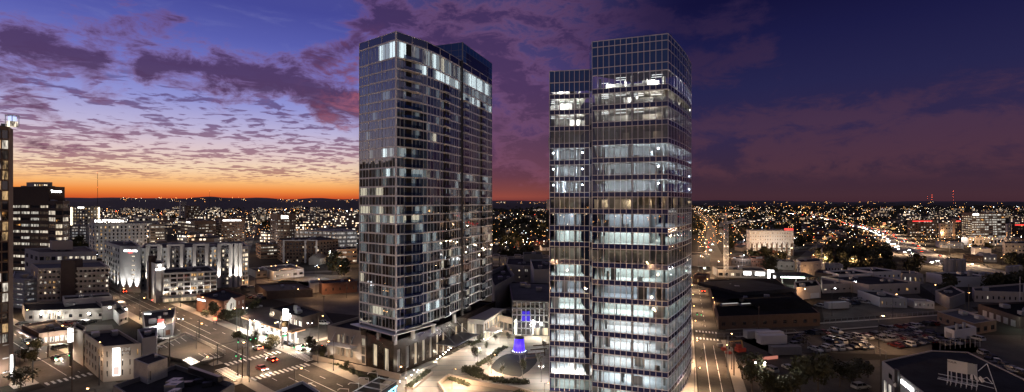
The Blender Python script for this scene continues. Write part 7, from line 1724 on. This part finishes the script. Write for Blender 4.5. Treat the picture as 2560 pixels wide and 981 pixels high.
# ---------------------------------------------------------------- hills, woods and the carpet of far lights
random.seed(3)
def ridge(name, d, prof, base, depth, m, label, jag=2.0):
    mb = MB(); N = 160; pts = []
    x0, x1 = prof[0][0], prof[-1][0]
    for i in range(N + 1):
        px = x0 + (x1 - x0) * i / N
        for (a, ya), (b, yb) in zip(prof[:-1], prof[1:]):
            if a <= px <= b: f = (px - a) / (b - a); f = f * f * (3 - 2 * f); y = ya + (yb - ya) * f; break
        z = max(0.5, ZP(y, d) + (math.sin(px * .05) + math.sin(px * .013 + 1) + random.uniform(-.5, .5)) * jag); pts.append((px, z))
    for (pa, za), (pb, zb_) in zip(pts[:-1], pts[1:]):
        for (d0, k0), (d1, k1) in (((d - depth, 0), (d - depth * .6, .45)), ((d - depth * .6, .45), (d - depth * .25, .85)), ((d - depth * .25, .85), (d, 1)), ((d, 1), (d + depth, 0))):
            mb.quad((*D(pa, d0).xy, za * k0), (*D(pb, d0).xy, zb_ * k0), (*D(pb, d1).xy, zb_ * k1), (*D(pa, d1).xy, za * k1))
    o = mb.build(name, M[m]); o['kind'] = 'structure'; o['label'] = label
mat('hill', (.06, .045, .06), .95, .2, .002); mat('hill_near', (.02, .018, .018), .95, .3, .01)  # purple of the haze painted into the far ridge colour
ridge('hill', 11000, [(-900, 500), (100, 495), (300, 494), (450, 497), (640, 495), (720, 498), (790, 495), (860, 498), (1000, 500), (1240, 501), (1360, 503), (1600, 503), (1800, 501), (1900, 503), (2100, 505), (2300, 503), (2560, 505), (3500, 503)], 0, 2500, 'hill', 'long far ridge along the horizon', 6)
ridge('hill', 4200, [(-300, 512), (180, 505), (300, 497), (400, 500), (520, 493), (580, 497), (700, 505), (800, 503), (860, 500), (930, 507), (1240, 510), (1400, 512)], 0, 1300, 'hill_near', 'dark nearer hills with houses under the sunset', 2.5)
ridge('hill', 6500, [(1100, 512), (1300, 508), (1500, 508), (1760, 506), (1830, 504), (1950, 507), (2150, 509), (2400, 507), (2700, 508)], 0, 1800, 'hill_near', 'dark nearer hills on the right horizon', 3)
wd = MB()
def blob(x, y, s, n=22, z=0):
    for _ in range(n):
        d = Vector((random.gauss(0, 1), random.gauss(0, 1), abs(random.gauss(0, .8)))).normalized(); p = Vector((x, y, z)) + Vector((d.x * s, d.y * s, d.z * s * 1.1)) * random.uniform(.6, 1.05)
        u = Vector((random.gauss(0, 1), random.gauss(0, 1), random.gauss(0, 1))).normalized(); w = u.orthogonal().normalized(); k = s * random.uniform(.25, .5); wd.quad(p - u * k, p + w * k, p + u * k, p - w * k)
for _ in range(3400):
    px = random.uniform(-200, 2750) if random.random() < .4 else random.uniform(1200, 2600); py = 512 + 75 * random.random() ** 1.9; q = G(px, py)
    if px < 900 and random.random() < .45: continue
    if free(q.x, q.y, 6): blob(q.x, q.y, random.uniform(5, 9) * (1 + q.y / 3500), 18)
wo = wd.build('woodland', M['leaf']); tag(wo, 'dark tree cover spreading between the far streets and houses', kind='stuff')
fl = MB(); CL = []
def flight(x, y, z, s, m): 
    for (ax, bx2) in (((s, 0, 0), (0, 0, s)), ((0, s, 0), (0, 0, s))):
        a, b = Vector(ax), Vector(bx2); p = Vector((x, y, z)); fl.quad(p - a, p - b, p + a, p + b, m)
def fz_(px, py, sc_=1.0, z=None, m=None):
    q = G(px, py); d = q.y; s = .00046 * d * min(2.0, random.lognormvariate(-.6, .5)) * sc_
    if m is None: r = random.random(); m = 0 if r < .62 else (1 if r < .9 else (2 if r < .965 else 3))
    flight(q.x, q.y, random.uniform(4, 12) if z is None else z, max(s, .25), m)
for _ in range(1900): fz_(random.uniform(0, 900), 511 + 95 * random.random() ** 1.7)
for _ in range(1700): fz_(random.uniform(1730, 2570), 512 + 120 * random.random() ** 1.5)
for _ in range(220): fz_(random.uniform(1225, 1375), 512 + 125 * random.random() ** 1.3)
for _ in range(60):                      # bright clusters and short strings
    px = random.choice((random.uniform(180, 900), random.uniform(1740, 2560))); py = 512 + 60 * random.random() ** 1.4; n = random.randint(5, 16); dx_ = random.uniform(2, 6); m = random.choice((0, 0, 1))
    for i in range(n): fz_(px + i * dx_ + random.gauss(0, 1.5), py + random.gauss(0, .8), 1.1, m=m)
for px, py, s in ((294, 527, 2.4), (303, 527, 2.0), (287, 528, 1.6), (590, 531, 2.6), (812, 531, 1.8), (1837, 574, 2.6), (1882, 588, 0), (1268, 607, 2.4), (1255, 615, 1.8), (1326, 560, 1.6), (1280, 558, 1.4), (2262, 532, 1.2), (2390, 536, 1.6), (2180, 560, 1.3), (560, 558, 1.5), (612, 545, 1.3), (660, 550, 1.5), (2065, 548, 1.6), (2150, 566, 2), (2160, 590, 1.8)):
    if s: fz_(px, py + 6, s, 10, 1)
def hill_lights(n, x0, x1, d0, d1, zlo, zhi):
    for _ in range(n): px, d = random.uniform(x0, x1), random.uniform(d0, d1); q = D(px, d); flight(q.x, q.y, random.uniform(zlo, zhi), .00034 * d * random.choice((.5, .8, 1.3)), 0 if random.random() < .7 else 1)
hill_lights(60, 300, 620, 2850, 3500, 52, 78); hill_lights(46, 690, 895, 2850, 3600, 48, 66); hill_lights(50, 1740, 2560, 4400, 5400, 30, 52); hill_lights(24, 1235, 1370, 4400, 5300, 30, 50)
for _ in range(900):                     # the city beside and behind, for the mirrors of the glass
    a = random.uniform(math.pi * .30, math.pi * 1.72); d = 120 + 2600 * random.random() ** 1.6; x, y = d * math.sin(a), d * math.cos(a)
    if abs(x) < 60 and abs(y) < 60: continue
    flight(x, y, random.uniform(3, 10), max(.3, .0020 * d), 0 if random.random() < .6 else 1)
emis('far_orange', (1, .44, .12), 9); emis('far_white', (1, .80, .52), 9); emis('far_cool', (.8, .92, 1), 20); emis('far_red', (1, .1, .04), 12)
fo = fl.build('distant_city_lights', [M['far_orange'], M['far_white'], M['far_cool'], M['far_red']]); tag(fo, 'countless small street and window lights of the far city', kind='stuff')
# ---------------------------------------------------------------- one pedestrian waiting at the corner
def person(px, py, label):
    q = G(px, py); me = bpy.data.meshes.new('person')
    V = [(0, 0, .95), (0, 0, 1.2), (0, 0, 1.42), (0, -.01, 1.52), (0, -.02, 1.62), (0, -.02, 1.74), (-.1, 0, .88), (-.12, -.02, .48), (-.12, .02, .08), (-.13, -.12, .04), (.1, 0, .88), (.13, .03, .48), (.14, .06, .08), (.15, -.08, .04), (-.19, 0, 1.4), (-.25, .02, 1.12), (-.24, -.08, .86), (.19, 0, 1.4), (.25, .02, 1.12), (.22, -.1, .88)]
    E = [(0, 1), (1, 2), (2, 3), (3, 4), (4, 5), (0, 6), (6, 7), (7, 8), (8, 9), (0, 10), (10, 11), (11, 12), (12, 13), (2, 14), (14, 15), (15, 16), (2, 17), (17, 18), (18, 19)]
    rr_ = [.14, .13, .15, .055, .09, .085, .1, .065, .045, .04, .1, .065, .045, .04, .06, .045, .035, .06, .045, .035]
    me.from_pydata(V, E, []); o = bpy.data.objects.new('person', me); COL.objects.link(o); o.modifiers.new('skin', 'SKIN'); me.skin_vertices[0].data[0].use_root = True
    for i, r in enumerate(rr_): me.skin_vertices[0].data[i].radius = (r, r * .8)
    s = o.modifiers.new('sub', 'SUBSURF'); s.levels = s.render_levels = 1
    bpy.context.view_layer.update(); m2 = bpy.data.meshes.new_from_object(o.evaluated_get(bpy.context.evaluated_depsgraph_get())); bpy.data.objects.remove(o)
    m2.materials.clear(); m2.materials.append(M['cloth_dark']); m2.materials.append(M['skin'])
    for p in m2.polygons: p.material_index = 1 if p.center.z > 1.5 else 0; p.use_smooth = True
    o = bpy.data.objects.new('person', m2); COL.objects.link(o); o.location = (q.x, q.y, .13); o.rotation_euler = (0, 0, .6); tag(o, label, 'person')
    mb = MB(); mb.ball((0, .01, 1.72), .105); h_ = bpy.data.objects.new('hair', mb.mesh('hair', [M['rubber']])); COL.objects.link(h_); h_.parent = o
person(777, 903, 'person in dark clothes standing at the kerb below the cream annex')
finish_labels()
